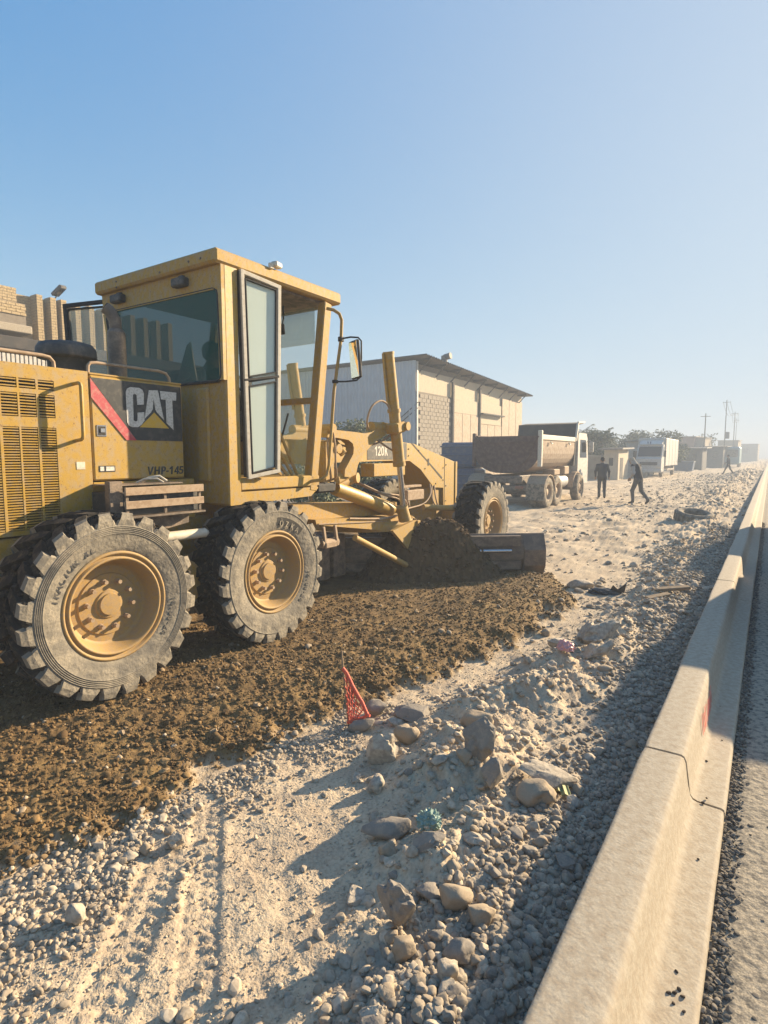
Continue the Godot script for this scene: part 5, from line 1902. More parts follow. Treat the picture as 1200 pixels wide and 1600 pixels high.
	# hydraulic hoses
	var hoses := [
		[[-4.1, 2.02, -5.80], [-4.05, 2.12, -5.70], [-4.0, 2.28, -5.72], [-3.98, 2.36, -5.86], [-3.97, 2.34, -6.0], [-3.97, 2.22, -6.12], [-3.95, 2.1, -6.2]],
		[[-4.35, 1.85, -5.45], [-4.25, 1.80, -5.72], [-4.1, 1.86, -6.0], [-4.02, 1.98, -6.2], [-3.95, 2.1, -6.26]],
		[[-4.12, 1.90, -6.0], [-4.05, 1.78, -6.22], [-4.0, 1.72, -6.40], [-4.05, 1.62, -6.45]],
		[[-4.3, 1.42, -5.70], [-4.15, 1.33, -5.80], [-4.08, 1.22, -6.1], [-4.06, 1.17, -6.45], [-4.05, 1.05, -6.62], [-4.08, 0.93, -6.55], [-4.1, 0.90, -6.1], [-4.1, 0.96, -5.4]],
		[[-4.3, 1.40, -5.70], [-4.15, 1.30, -5.85], [-4.08, 1.19, -6.15], [-4.05, 1.13, -6.40], [-4.04, 1.02, -6.52], [-4.07, 0.92, -6.45], [-4.1, 0.89, -6.0]],
		[[-4.45, 1.62, -7.15], [-4.42, 1.40, -7.10], [-4.40, 1.15, -7.15], [-4.42, 0.95, -7.3]],
		[[-4.50, 1.25, -8.05], [-4.43, 1.10, -7.95], [-4.40, 0.97, -7.70], [-4.40, 0.93, -7.3], [-4.38, 0.92, -6.95]],
		[[-4.50, 1.22, -8.12], [-4.42, 1.05, -7.98], [-4.40, 0.92, -8.05], [-4.41, 0.85, -8.2]],
		[[-4.50, 1.22, -8.2], [-4.42, 1.05, -8.1], [-4.40, 0.90, -8.15], [-4.41, 0.82, -8.3]],
		[[-4.05, 1.95, -5.05], [-4.0, 1.80, -5.02], [-3.98, 1.62, -5.0], [-4.02, 1.48, -5.06], [-4.15, 1.42, -5.15]],
		[[-4.10, 1.98, -5.02], [-4.06, 1.80, -4.96], [-4.02, 1.60, -4.94], [-4.05, 1.46, -5.0], [-4.15, 1.40, -5.10]],
	]
	for h in hoses:
		mb = MB.new()
		var cv := Curve3D.new()
		for k in h.size():
			var p := v3(h[k][0], h[k][1], h[k][2])
			var a: Array = h[maxi(k - 1, 0)]
			var b: Array = h[mini(k + 1, h.size() - 1)]
			var d := (v3(b[0], b[1], b[2]) - v3(a[0], a[1], a[2])) / 6.0
			cv.add_point(p, -d, d)
		cv.bake_interval = 0.035
		mb.path(Array(cv.get_baked_points()), 0.0125, 7)
		part(mb, "hydraulic_hose", mats.slat if h[0][2] < -5.0 else mats.paint_dusty, t)
	# pipe fittings and valve bodies beside the cab
	mb = MB.new()
	mb.cyl(v3(-4.15, 2.0, -5.0), v3(-4.0, 2.0, -5.0), 0.05, 0.05, 14)
	mb.cyl(v3(-4.25, 1.9, -5.25), v3(-4.1, 1.72, -5.30), 0.045, 0.045, 14)
	mb.boxo(v3(-4.2, 1.62, -5.05), v3(0.2, 0.5, 0.18), Basis.IDENTITY, 0.02)
	mb.cyl(v3(-4.2, 1.78, -5.2), v3(-4.08, 1.78, -5.2), 0.055, 0.055, 14)
	mb.boxo(v3(-4.2, 1.46, -5.3), v3(0.25, 0.12, 0.3), Basis(Vector3.RIGHT, 0.3), 0.03)
	part(mb, "valve_block", PD, t)
	mb = MB.new()
	mb.boxo(v3(-4.10, 1.16, -6.85), v3(0.12, 0.14, 0.45), Basis.IDENTITY, 0.01)
	mb.boxo(v3(-4.12, 1.28, -6.80), v3(0.10, 0.03, 0.50), Basis.IDENTITY, 0.004)
	part(mb, "pipe_bracket", mats.slat, t)
	mb = MB.new()
	mb.boxo(v3(-4.0, 1.36, -4.72), v3(0.25, 0.10, 0.30), Basis.IDENTITY, 0.02)
	for k in 3:
		mb.cyl(v3(-3.92, 1.33, -4.55 - k * 0.16), v3(-3.92, 1.42, -4.55 - k * 0.16), 0.028, 0.034, 12)
	part(mb, "battery_tray", mats.black_rubber, t)
	# soil carried by the blade
	build_soil_heap()

func build_soil_heap() -> void:
	var c := v3(-3.78, 0, -7.0)
	var bd := v3(0.786, 0, -0.618)
	var nb := v3(0.618, 0, 0.786)
	var mb := MB.new()
	var nu := 90
	var nv := 70
	var pts: Array = []
	for j in nv + 1:
		var row: Array = []
		for i in nu + 1:
			var u := lerpf(-1.35, 1.35, float(i) / nu)
			var w := lerpf(-1.1, 0.75, float(j) / nv)
			# falls steeply behind the blade (toward +w), gently in front
			var along := smoothstep(1.15, 0.10, u) * smoothstep(-1.3, -0.55, u)
			var acr := smoothstep(0.62, 0.06, w) if w > -0.1 else smoothstep(-1.05, -0.1, w)
			var p := c + bd * u + nb * w
			var y := 0.84 * along * acr
			y += nz.get_noise_2d(p.x * 5.0, p.z * 5.0) * 0.05 * along + nz2.get_noise_2d(p.x * 18.0, p.z * 18.0) * 0.022 * minf(along * 3.0, 1.0) + nz2.get_noise_2d(p.x * 45.0, p.z * 45.0) * 0.009
			p.y = y - 0.06 + height(p.x, p.z) * 0.6
			row.append(p)
		pts.append(row)
	for j in nv:
		for i in nu:
			mb.col = tone(L(0.09, 0.056, 0.026), L(0.14, 0.09, 0.042), 0.12)
			mb.quad_out(pts[j][i], pts[j][i + 1], pts[j + 1][i + 1], pts[j + 1][i], pts[j][i] - v3(0, 3, 0))
	single(mb, "soil_heap", mats.ground, "heap of dark damp soil spilling over the grader blade", "soil heap", c)
	var sp: Array = []
	for k in 2600:
		var i := rng.randi() % nu
		var j := rng.randi() % nv
		var p: Vector3 = pts[j][i]
		if p.y < 0.06:
			continue
		var r := 0.008 + 0.024 * pow(rng.randf(), 2.5)
		sp.append([p + v3(rng.randf_range(-0.02, 0.02), r * 0.3, rng.randf_range(-0.02, 0.02)), r, tone(L(0.08, 0.05, 0.024), L(0.17, 0.11, 0.052), 0.2)])
	scatter("heap_clods", "loose clods on the soil heap over the blade", [stone_mesh(311, 1, 0.3, 1.1, mats.loose, true)], sp)

# ---------------------------------------------------------------- buildings
func wave_sheet(w: float, h: float, period: float, amp: float) -> MB:
	# corrugated sheet in the xy plane, facing +z
	var mb := MB.new()
	var n := int(w / period) * 6
	for k in n:
		var x0 := w * k / n
		var x1 := w * (k + 1) / n
		var f := func(x: float) -> float: return amp * clampf(sin(TAU * x / period) * 1.8, -1.0, 1.0)
		var d0 := amp * TAU / period * cos(TAU * x0 / period)
		var d1 := amp * TAU / period * cos(TAU * x1 / period)
		var n0 := v3(-d0, 0, 1).normalized()
		var n1 := v3(-d1, 0, 1).normalized()
		var a := v3(x0, 0, f.call(x0))
		var b := v3(x1, 0, f.call(x1))
		mb.tri(a, b, b + v3(0, h, 0), n0, n1, n1)
		mb.tri(a, b + v3(0, h, 0), a + v3(0, h, 0), n0, n1, n0)
	return mb

func build_shed() -> void:
	var t := thing("storage_shed", "grey corrugated shed with blockwork and rusty doors behind the grader", "shed", v3(-18.0, -0.1, -30.0))
	var mb := MB.new()
	# grey end wall facing the camera, sheet by sheet
	var m := wave_sheet(1.0, 6.25, 0.2, 0.022).mesh()
	m.surface_set_material(0, mats.sheet_grey)
	for k in 18:
		piece(m, "wall_sheet", t, Transform3D(Basis(Vector3.UP, 0.004 * (k % 3 - 1)), v3(-15.0 - k + 0.0, -0.1, -23.65 - 0.008 * (k % 2)) - origin[t]))
	mb.box(v3(-33.0, -0.1, -38.0), v3(-14.2, 6.05, -23.75), 0.0)
	part(mb, "inner_wall", mats.mortar, t)
	# long wall facing the road
	mb = MB.new()
	mb.box(v3(-14.2, -0.1, -37.5), v3(-14.0, 4.72, -23.68), 0.0)
	part(mb, "road_wall", mats.mortar, t)
	mb = MB.new()
	mb.box(v3(-14.2, 4.721, -37.5), v3(-14.03, 5.75, -23.68), 0.01)
	part(mb, "cream_band", mats.render_cream, t)
	mb = MB.new()
	mb.box(v3(-13.995, -0.1, -23.78), v3(-13.94, 6.1, -23.66), 0.01)
	part(mb, "corner_strip", mats.white_paint, t)
	# concrete blocks
	var bm: Array = []
	for k in 3:
		var b := MB.new()
		b.boxo(Vector3.ZERO, v3(0.05, 0.188, 0.385 - 0.01 * k), Basis.IDENTITY, 0.006)
		var q := b.mesh()
		q.surface_set_material(0, mats.block)
		bm.append(q)
	for j in 24:
		for i in 9:
			var z := -23.98 - i * 0.40 - (0.2 if j % 2 == 1 else 0.0)
			if z < -27.15:
				continue
			piece(bm[rng.randi() % 3], "block", t, Transform3D(Basis(Vector3.RIGHT, rng.randf_range(-0.012, 0.012)), v3(-13.985 + rng.randf_range(-0.006, 0.006), 0.0 + j * 0.197, z) - origin[t]))
	# big doors, cream and rusty
	for q in [[-27.45, -30.5, 0.0, 3.95, "door_rust"], [-30.8, -33.9, 0.0, 3.5, "door_rust"], [-34.0, -37.4, 0.0, 5.2, "door_rust"]]:
		var n := 3
		for k in n:
			mb = MB.new()
			var z0: float = lerpf(q[0], q[1], float(k) / n)
			var z1: float = lerpf(q[0], q[1], float(k + 1) / n)
			mb.box(v3(-13.97, q[2], z1 + 0.01), v3(-13.93 + 0.006 * k, q[3], z0 - 0.01), 0.01)
			part(mb, "door_panel", mats[q[4]], t)
	mb = MB.new()
	mb.box(v3(-14.0, 3.96, -30.5), v3(-13.95, 4.72, -27.45), 0.01)
	part(mb, "cream_panel", mats.render_cream, t)
	mb = MB.new()
	mb.box(v3(-14.0, 3.52, -33.9), v3(-13.95, 4.72, -30.8), 0.01)
	part(mb, "cream_panel", mats.render_cream, t)
	for z in [-27.3, -30.65]:
		mb = MB.new()
		mb.box(v3(-13.98, -0.1, z - 0.09), v3(-13.86, 5.5, z + 0.09), 0.01)
		part(mb, "steel_post", mats.far_dark, t)
	mb = MB.new()
	mb.box(v3(-13.9, 4.05, -33.9), v3(-13.7, 4.13, -30.7), 0.005)
	part(mb, "door_track", mats.far_dark, t)
	# shallow roof with corrugated edge
	mb = MB.new()
	var rs := wave_sheet(14.4, 19.6, 0.24, 0.03)
	for i in rs.v.size():
		var p := rs.v[i]
		var nn := rs.n[i]
		# sheet x runs along the shed, sheet y across it
		rs.v[i] = v3(-13.35 - p.y, 6.33 - 0.045 * p.x + p.z - p.y * 0.004, -23.45 - p.x)
		rs.n[i] = v3(0, nn.z, -nn.x)
	var rr := MB.new()
	for i in range(0, rs.v.size(), 3):
		rr.tri(rs.v[i], rs.v[i + 1], rs.v[i + 2], rs.n[i], rs.n[i + 1], rs.n[i + 2])
		var dn := v3(0, -0.03, 0)
		rr.tri(rs.v[i] + dn, rs.v[i + 1] + dn, rs.v[i + 2] + dn, -rs.n[i], -rs.n[i + 1], -rs.n[i + 2])
	part(rr, "roof", mats.roof_sheet, t)
	for k in 9:
		mb = MB.new()
		var z := -24.0 - k * 1.6
		var y := 6.22 - 0.045 * (k * 1.6 + 0.5)
		mb.bar(v3(-14.3, y, z), v3(-13.4, y, z), 0.06, 0.09)
		mb.bar(v3(-14.0, y - 0.55, z), v3(-13.5, y - 0.05, z), 0.05, 0.05)
		part(mb, "roof_bracket", mats.far_dark, t)
	mb = MB.new()
	mb.cyl(v3(-13.7, 6.20, -25.9), v3(-13.7, 6.62, -25.9), 0.16, 0.16, 14)
	mb.cyl(v3(-13.7, 6.55, -25.9), v3(-13.35, 6.6, -25.9), 0.14, 0.16, 14)
	part(mb, "roof_vent", mats.roof_sheet, t)
	# sagging cables from the corner
	for k in 2:
		mb = MB.new()
		var a := v3(-13.9, 4.2 - 0.25 * k, -23.7)
		var b := v3(-16.3, 2.9 - 0.2 * k, -23.4)
		mb.path([a, a.lerp(b, 0.35) + v3(0, -0.2, 0), a.lerp(b, 0.7) + v3(0, -0.2, 0), b], 0.018, 6)
		part(mb, "cable", mats.black_rubber, t)
	# stacked blue tanks in front of the shed
	for q in [[-10.75, 0.55, 1.25, "blue plastic tank, lower of two stacked beyond the grader"], [-10.8, 1.72, 1.05, "blue plastic tank, upper of two stacked beyond the grader"]]:
		var at := v3(q[0], q[1], -22.2)
		var s := thing("water_tank", q[3], "tank", at, "blue tanks beyond the grader")
		mb = MB.new()
		mb.boxo(at, v3(1.5, q[2], 1.2), Basis.IDENTITY, 0.07)
		part(mb, "shell", mats.blue_tank, s)
		for k in 3:
			mb = MB.new()
			mb.boxo(at + v3(0, (k - 1) * 0.36, 0), v3(1.56, 0.07, 1.26), Basis.IDENTITY, 0.02)
			part(mb, "hoop", mats.blue_tank, s)

func brick_mesh(mb: MB, mn: Vector3, mx: Vector3, r: RandomNumberGenerator) -> void:
	# courses of bricks on the faces toward +x and +z of a block
	var bl := 0.23
	var bh := 0.068
	var pitch := 0.08
	var y := mn.y
	var row := 0
	while y + bh < mx.y + 0.01:
		var off := 0.0 if row % 2 == 0 else 0.12
		var z := mx.z + off
		while z > mn.z:
			var z0 := minf(z, mx.z)
			var z1 := maxf(z - bl, mn.z)
			if z0 - z1 > 0.03:
				mb.box(v3(mx.x - 0.03, y, z1), v3(mx.x + 0.012 + r.randf_range(-0.002, 0.002), y + bh, z0), 0.0)
			z -= bl + 0.012
		var x := mn.x - off
		while x < mx.x:
			var x0 := maxf(x, mn.x)
			var x1 := minf(x + bl, mx.x - 0.032)
			if x1 - x0 > 0.03:
				mb.box(v3(x0, y, mx.z - 0.03), v3(x1, y + bh, mx.z + 0.012 + r.randf_range(-0.002, 0.002)), 0.0)
			x += bl + 0.012
		y += pitch
		row += 1

func build_brick_house() -> void:
	var r := RandomNumberGenerator.new()
	r.seed = 4
	var t := thing("brick_house", "tan brick building with piers and balcony behind the grader", "building", v3(-22.0, -0.1, -10.0))
	var core := MB.new()
	var br := MB.new()
	core.box(v3(-27.0, -0.1, -14.0), v3(-18.95, 6.45, -8.2), 0.0)
	brick_mesh(br, v3(-18.95 - 0.04, 5.15, -14.0), v3(-18.95, 6.5, -8.62), r)
	var zs := [-9.04, -9.44, -9.76, -10.2, -10.65, -11.1, -11.6, -12.1, -12.6, -13.1, -13.6]
	for z in zs:
		core.box(v3(-18.96, 4.7, z - 0.17), v3(-18.60, 6.50, z), 0.0)
		brick_mesh(br, v3(-18.95, 5.02, z - 0.17), v3(-18.60, 6.53, z), r)
	# taller stair block and the balcony in front of it
	core.box(v3(-24.0, 5.0, -8.55), v3(-18.75, 6.56, -6.0), 0.0)
	brick_mesh(br, v3(-20.0, 5.9, -8.55), v3(-18.75, 6.6, -6.0), r)
	core.box(v3(-19.0, 5.35, -8.30), v3(-17.72, 5.95, -5.5), 0.0)
	brick_mesh(br, v3(-19.0, 5.62, -8.30), v3(-17.70, 5.95, -5.5), r)
	part(core, "wall", mats.mortar, t)
	var b := part(br, "bricks", mats.brick, t)
	b.set_meta("kind", "stuff")
	var mb := MB.new()
	mb.box(v3(-19.0, 5.12, -8.4), v3(-17.60, 5.34, -5.3), 0.02)
	part(mb, "balcony_slab", mats.concrete, t)
	mb = MB.new()
	mb.box(v3(-19.0, 4.62, -14.2), v3(-17.4, 4.95, -5.0), 0.02)
	part(mb, "canopy", mats.far_dark, t)
	mb = MB.new()
	mb.box(v3(-18.94, -0.1, -14.0), v3(-18.90, 4.6, -5.0), 0.0)
	part(mb, "shop_front", mats.far_dark, t)
	# slatted shutter under the canopy
	for k in 34:
		mb = MB.new()
		mb.box(v3(-17.62, 3.2, -8.9 + k * 0.115), v3(-17.55, 4.5, -8.9 + k * 0.115 + 0.085), 0.008)
		part(mb, "shutter_slat", mats.white_paint, t)
	# floodlight on the parapet
	var at := v3(-18.7, 6.5, -9.62)
	var f := thing("floodlight", "floodlight on a short arm above the brick piers", "floodlight", at)
	mb = MB.new()
	mb.cyl(at, at + v3(0.05, 0.12, -0.05), 0.02, 0.02, 8)
	part(mb, "arm", mats.far_dark, f)
	mb = MB.new()
	mb.boxo(at + v3(0.18, 0.26, -0.06), v3(0.46, 0.12, 0.26), Basis.from_euler(v3(0.1, 0.3, 0.55)), 0.03)
	part(mb, "housing", mats.plastic_grey, f)
	mb = MB.new()
	mb.boxo(at + v3(0.22, 0.20, -0.06), v3(0.36, 0.02, 0.20), Basis.from_euler(v3(0.1, 0.3, 0.55)), 0.004)
	part(mb, "lens", mats.glass_solid, f)

func hut(called: String, label: String, x0: float, x1: float, z0: float, z1: float, h: float, m: Material, roof: Material, over: float = 0.25, opening: bool = true) -> Node3D:
	var at := v3((x0 + x1) * 0.5, -0.12, (z0 + z1) * 0.5)
	var t := thing(called, label, "building", at)
	var mb := MB.new()
	mb.box(v3(x0, -0.12, z1), v3(x1, h, z0), 0.02)
	part(mb, "wall", m, t)
	mb = MB.new()
	mb.boxo(v3((x0 + x1) * 0.5, h + 0.07, (z0 + z1) * 0.5), v3(x1 - x0 + over * 2, 0.12, z0 - z1 + over * 2), Basis(Vector3.RIGHT, 0.02), 0.02)
	part(mb, "roof", roof, t)
	if opening:
		mb = MB.new()
		mb.box(v3(x1 - 0.05, 0.0, z0 - 1.6), v3(x1 + 0.02, h * 0.72, z0 - 0.6), 0.01)
		part(mb, "door", mats.far_dark, t)
		mb = MB.new()
		mb.box(v3(lerpf(x0, x1, 0.35), h * 0.45, z0 - 0.05), v3(lerpf(x0, x1, 0.65), h * 0.72, z0 + 0.02), 0.01)
		part(mb, "window", mats.glass_solid, t)
	return t

func build_far_row() -> void:
	hut("block_hut", "small beige hut with flat roof behind the walking men", -10.1, -9.1, -44.0, -47.5, 2.15, mats.render_cream, mats.roof_sheet, 0.35)
	hut("boundary_wall", "low beige wall left of the small beige hut", -13.0, -10.3, -44.5, -44.9, 1.6, mats.far_wall, mats.concrete, 0.02, false)
	hut("tin_shack", "pale tin shack between the beige hut and the box truck", -10.3, -8.6, -52.5, -56.0, 2.9, mats.white_paint, mats.roof_sheet, 0.3)
	hut("roadside_house", "red brick house far along the road with a flat roof", -12.4, -9.6, -98.0, -112.0, 4.6, mats.far_red, mats.far_wall, 0.2)
	hut("roadside_house", "grey house joined to the far red brick house", -9.5, -8.3, -99.0, -112.0, 4.4, mats.far_wall, mats.far_wall, 0.15)
	hut("kiosk", "dark kiosk with flat awning beside the blue container", -8.6, -6.9, -80.0, -86.0, 2.6, mats.far_dark, mats.roof_sheet, 0.5)
	hut("kiosk", "second dark kiosk, further off past the poles", -7.6, -5.6, -95.0, -106.0, 3.0, mats.far_dark, mats.far_dark, 0.5)
	hut("roadside_house", "pale distant house beyond the dark kiosks", -9.0, -5.5, -135.0, -150.0, 4.8, mats.far_wall, mats.far_wall, 0.2)
	hut("roadside_house", "far low building at the end of the row", -9.0, -3.0, -190.0, -215.0, 5.0, mats.far_wall, mats.far_wall, 0.2)
	# blue container
	var at := v3(-7.8, -0.1, -70.0)
	var t := thing("skip_container", "dark blue open waste container beside the track", "container", at)
	var mb := MB.new()
	mb.prism(PackedVector2Array([Vector2(-0.85, 0.15), Vector2(0.85, 0.15), Vector2(0.98, 1.15), Vector2(-0.98, 1.15)]), v3(-7.8, -0.1, -70.0), Vector3.RIGHT, Vector3.UP, v3(0, 0, -1.6))
	part(mb, "bin", mats.blue_tank, t)
	mb = MB.new()
	mb.box(v3(-8.82, 1.0, -71.65), v3(-6.78, 1.1, -69.95), 0.02)
	part(mb, "rim", mats.blue_tank, t)
	# utility poles
	var k := 0
	for q in [[-7.6, -90.0, 7.5, "thin utility pole in front of the dark kiosks"], [-6.5, -112.0, 11.0, "tall utility pole with transformer behind the far kiosk"], [-6.3, -135.0, 10.5, "distant utility pole beyond the transformer pole"], [-7.5, -170.0, 11.0, "farthest utility pole fading in the haze"]]:
		at = v3(q[0], -0.1, q[1])
		t = thing("utility_pole", q[3], "pole", at, "utility poles along the road")
		mb = MB.new()
		mb.cyl(at, at + v3(0, q[2], 0), 0.10, 0.06, 8)
		part(mb, "mast", mats.far_dark, t)
		mb = MB.new()
		mb.bar(at + v3(-0.6, q[2] - 0.4, 0), at + v3(0.6, q[2] - 0.4, 0), 0.07, 0.07)
		part(mb, "cross_arm", mats.far_dark, t)
		# wires sagging on to the next pole
		if k > 0 and k < 3:
			var nx: Vector3 = [v3(0, 0, 0), v3(-6.3, 10.0, -135.0), v3(-7.5, 10.5, -170.0)][k]
			for e in [-0.5, 0.0, 0.5]:
				mb = MB.new()
				var pts: Array = []
				var a := at + v3(e, q[2] - 0.3, 0)
				for i in 9:
					var f := i / 8.0
					pts.append(a.lerp(nx + v3(e, 0, 0), f) - v3(0, 1.2 * 4.0 * f * (1.0 - f), 0))
				mb.path(pts, 0.03, 5)
				part(mb, "wire", mats.far_dark, t)
		if k == 1:
			mb = MB.new()
			mb.cyl(at + v3(0.3, q[2] * 0.42, 0), at + v3(0.3, q[2] * 0.42 + 1.1, 0), 0.35, 0.35, 12)
			part(mb, "transformer", mats.far_dark, t)
		k += 1
	# bus far off
	at = v3(-4.9, 0.0, -100.0)
	t = thing("bus", "pale teal bus in the haze at the end of the track", "bus", at)
	mb = MB.new()
	mb.box(v3(-6.1, 0.45, -107.0), v3(-3.8, 3.0, -100.0), 0.15)
	var tm := matt("bus_teal", L(0.22, 0.33, 0.33), 0.4)
	part(mb, "body", tm, t)
	mb = MB.new()
	mb.box(v3(-5.9, 1.5, -100.01), v3(-4.0, 2.6, -99.98), 0.02)
	part(mb, "windscreen", mats.glass_solid, t)
	for q in [-101.3, -105.5]:
		for x in [-3.95, -5.95]:
			mb = MB.new()
			mb.cyl(v3(x - 0.14, 0.48, q), v3(x + 0.14, 0.48, q), 0.48, 0.48, 16)
			part(mb, "wheel", mats.truck_tyre, t)

# ---------------------------------------------------------------- trucks and cars
func truck_wheel(t: Node3D, x: float, y: float, z: float, r: float, w: float, right: bool, hubdepth: float) -> void:
	var h := holder("wheel", t, v3(x, y, z))
	var s := 1.0 if right else -1.0
	var ax := v3(s, 0, 0)
	var mb := MB.new()
	var c := v3(x, y, z)
	mb.lathe([Vector2(r * 0.56, -w * 0.5), Vector2(r * 0.75, -w * 0.52), Vector2(r * 0.94, -w * 0.46), Vector2(r, -w * 0.34), Vector2(r, w * 0.34), Vector2(r * 0.94, w * 0.46), Vector2(r * 0.75, w * 0.52), Vector2(r * 0.58, w * 0.48), Vector2(r * 0.56, w * 0.40)], c, ax, 32)
	part(mb, "tyre", mats.truck_tyre, h)
	mb = MB.new()
	mb.lathe([Vector2(r * 0.57, w * 0.42), Vector2(r * 0.55, w * 0.47), Vector2(r * 0.50, w * 0.42), Vector2(r * 0.46, w * 0.5 - hubdepth), Vector2(r * 0.24, w * 0.5 - hubdepth), Vector2(r * 0.22, w * 0.5 - hubdepth * 0.45), Vector2(0.0, w * 0.5 - hubdepth * 0.4)], c, ax, 28)
	part(mb, "rim", mats.slat, h)
	for k in 8:
		var a := TAU * k / 8.0
		mb = MB.new()
		var b := c + ax * (w * 0.5 - hubdepth) + v3(0, cos(a), sin(a)) * r * 0.35
		mb.cyl(b, b + ax * 0.03, 0.02, 0.02, 6)
		part(mb, "wheel_nut", mats.far_dark, h)

func build_dump_truck() -> void:
	var t := thing("dump_truck", "white cab dump truck with rusty rounded tipper body", "truck", v3(-7.7, -0.1, -21.5))
	var mb := MB.new()
	for q in [[-6.44, -19.69, 0.10], [-6.44, -20.72, 0.10], [-8.96, -19.69, 0.10], [-8.96, -20.72, 0.10]]:
		var right: bool = q[0] > -7.7
		truck_wheel(t, q[0], 0.44, q[1], 0.535, 0.30, right, 0.16)
		truck_wheel(t, q[0] + (-0.34 if right else 0.34), 0.44, q[1], 0.535, 0.30, right, 0.16)
	truck_wheel(t, -6.44, 0.44, -23.65, 0.535, 0.30, true, 0.05)
	truck_wheel(t, -8.96, 0.44, -23.65, 0.535, 0.30, false, 0.05)
	mb.box(v3(-7.25, 0.72, -25.0), v3(-7.10, 1.02, -19.0), 0.02)
	mb.box(v3(-8.30, 0.72, -25.0), v3(-8.15, 1.02, -19.0), 0.02)
	mb.box(v3(-8.6, 0.50, -19.15), v3(-6.9, 0.68, -19.0), 0.02)
	for z in [-19.69, -20.72, -23.65]:
		mb.cyl(v3(-8.8, 0.44, z), v3(-6.6, 0.44, z), 0.12, 0.12, 14)
	mb.box(v3(-8.4, 0.75, -19.05), v3(-7.0, 1.0, -18.95), 0.02)
	part(mb, "chassis", mats.steel_dark, t)
	# rear mudguards and flaps
	for s in [1.0, -1.0]:
		var xm: float = -7.7 + s * 1.12
		mb = MB.new()
		var pts := PackedVector2Array()
		for k in 9:
			var a := PI * k / 8.0
			pts.append(Vector2(cos(a) * 0.63, sin(a) * 0.60))
		for k in 9:
			var a := PI * (8 - k) / 8.0
			pts.append(Vector2(cos(a) * 0.60, sin(a) * 0.57))
		mb.prism(pts, v3(xm - 0.32, 0.46, -19.69), Vector3.BACK, Vector3.UP, v3(0.64, 0, 0))
		part(mb, "mudguard", mats.slat, t)
		mb = MB.new()
		mb.box(v3(xm - 0.32, 0.18, -19.08), v3(xm + 0.32, 0.75, -19.06), 0.004)
		part(mb, "mud_flap", mats.truck_tyre, t)
	# tipper: rounded trough
	var out: Array = []
	for k in 17:
		var a := PI + PI * k / 16.0
		out.append(Vector2(-7.72 + 1.21 * signf(cos(a)) * pow(absf(cos(a)), 0.75), 2.0 + 0.92 * signf(sin(a)) * pow(absf(sin(a)), 0.85)))
	var poly := PackedVector2Array([Vector2(-8.93, 2.36)])
	for q in out:
		poly.append(q)
	poly.append(Vector2(-6.51, 2.36))
	poly.append(Vector2(-6.57, 2.36))
	for k in 17:
		var q: Vector2 = out[16 - k]
		poly.append(Vector2(-7.72 + (q.x + 7.72) * 0.95, 2.0 + (q.y - 2.0) * 0.93))
	poly.append(Vector2(-8.87, 2.36))
	mb = MB.new()
	mb.prism(poly, v3(0, 0, -19.30), Vector3.RIGHT, Vector3.UP, v3(0, 0, -4.1))
	var bed := part(mb, "tipper_body", mats.bed_side, t)
	for x in [-6.54, -8.90]:
		mb = MB.new()
		mb.box(v3(x - 0.06, 2.24, -23.4), v3(x + 0.07, 2.42, -19.32), 0.02)
		part(mb, "top_rail", mats.frame_pale if x > -7 else mats.rust_bed, bed)
	# tail gate with its frame of ribs
	var tg := PackedVector2Array([Vector2(-8.95, 2.38)])
	for q in out:
		tg.append(q)
	tg.append(Vector2(-6.50, 2.38))
	mb = MB.new()
	mb.prism(tg, v3(0, 0, -19.30), Vector3.RIGHT, Vector3.UP, v3(0, 0, 0.05))
	var gate := part(mb, "tail_gate", mats.rust_bed, t)
	var rib: Array = [[-8.62, 2.18], [-8.62, 1.85], [-8.45, 1.52], [-8.2, 1.36], [-7.25, 1.36], [-6.98, 1.52], [-6.80, 1.85], [-6.72, 2.18]]
	for k in rib.size():
		mb = MB.new()
		var a: Array = rib[k]
		var b: Array = rib[(k + 1) % rib.size()]
		mb.bar(v3(a[0], a[1], -19.235), v3(b[0], b[1], -19.235), 0.05, 0.05)
		part(mb, "gate_rib", mats.rust_bed, gate)
	for q in [[-8.9, 2.36, -8.62, 2.18], [-6.55, 2.36, -6.72, 2.18]]:
		mb = MB.new()
		mb.bar(v3(q[0], q[1], -19.235), v3(q[2], q[3], -19.235), 0.05, 0.05)
		part(mb, "gate_rib", mats.rust_bed, gate)
	mb = MB.new()
	mb.box(v3(-6.58, 1.32, -19.36), v3(-6.44, 2.56, -19.22), 0.02)
	part(mb, "corner_post", mats.frame_pale, bed)
	mb = MB.new()
	mb.box(v3(-9.0, 1.32, -19.36), v3(-8.88, 2.50, -19.22), 0.02)
	part(mb, "corner_post", mats.rust_bed, bed)
	for z in [-20.2, -22.4]:
		mb = MB.new()
		mb.path([v3(-6.46, 2.20, z), v3(-6.42, 2.12, z), v3(-6.42, 2.12, z - 0.12), v3(-6.46, 2.20, z - 0.12)], 0.02, 6)
		part(mb, "hook", mats.frame_pale, bed)
	# headboard leaning over the cab
	mb = MB.new()
	mb.prism(PackedVector2Array([Vector2(-23.35, 1.3), Vector2(-23.45, 1.3), Vector2(-23.72, 2.92), Vector2(-24.6, 3.02), Vector2(-24.6, 3.08), Vector2(-23.64, 2.98)]), v3(-8.93, 0, 0), Vector3.BACK, Vector3.UP, v3(2.42, 0, 0))
	part(mb, "headboard", mats.far_dark, bed)
	mb = MB.new()
	mb.bar(v3(-6.48, 2.28, -23.45), v3(-6.48, 3.0, -23.70), 0.07, 0.10)
	mb.bar(v3(-6.48, 3.02, -23.70), v3(-6.48, 3.08, -24.6), 0.07, 0.08)
	part(mb, "headboard_edge", mats.frame_pale, bed)
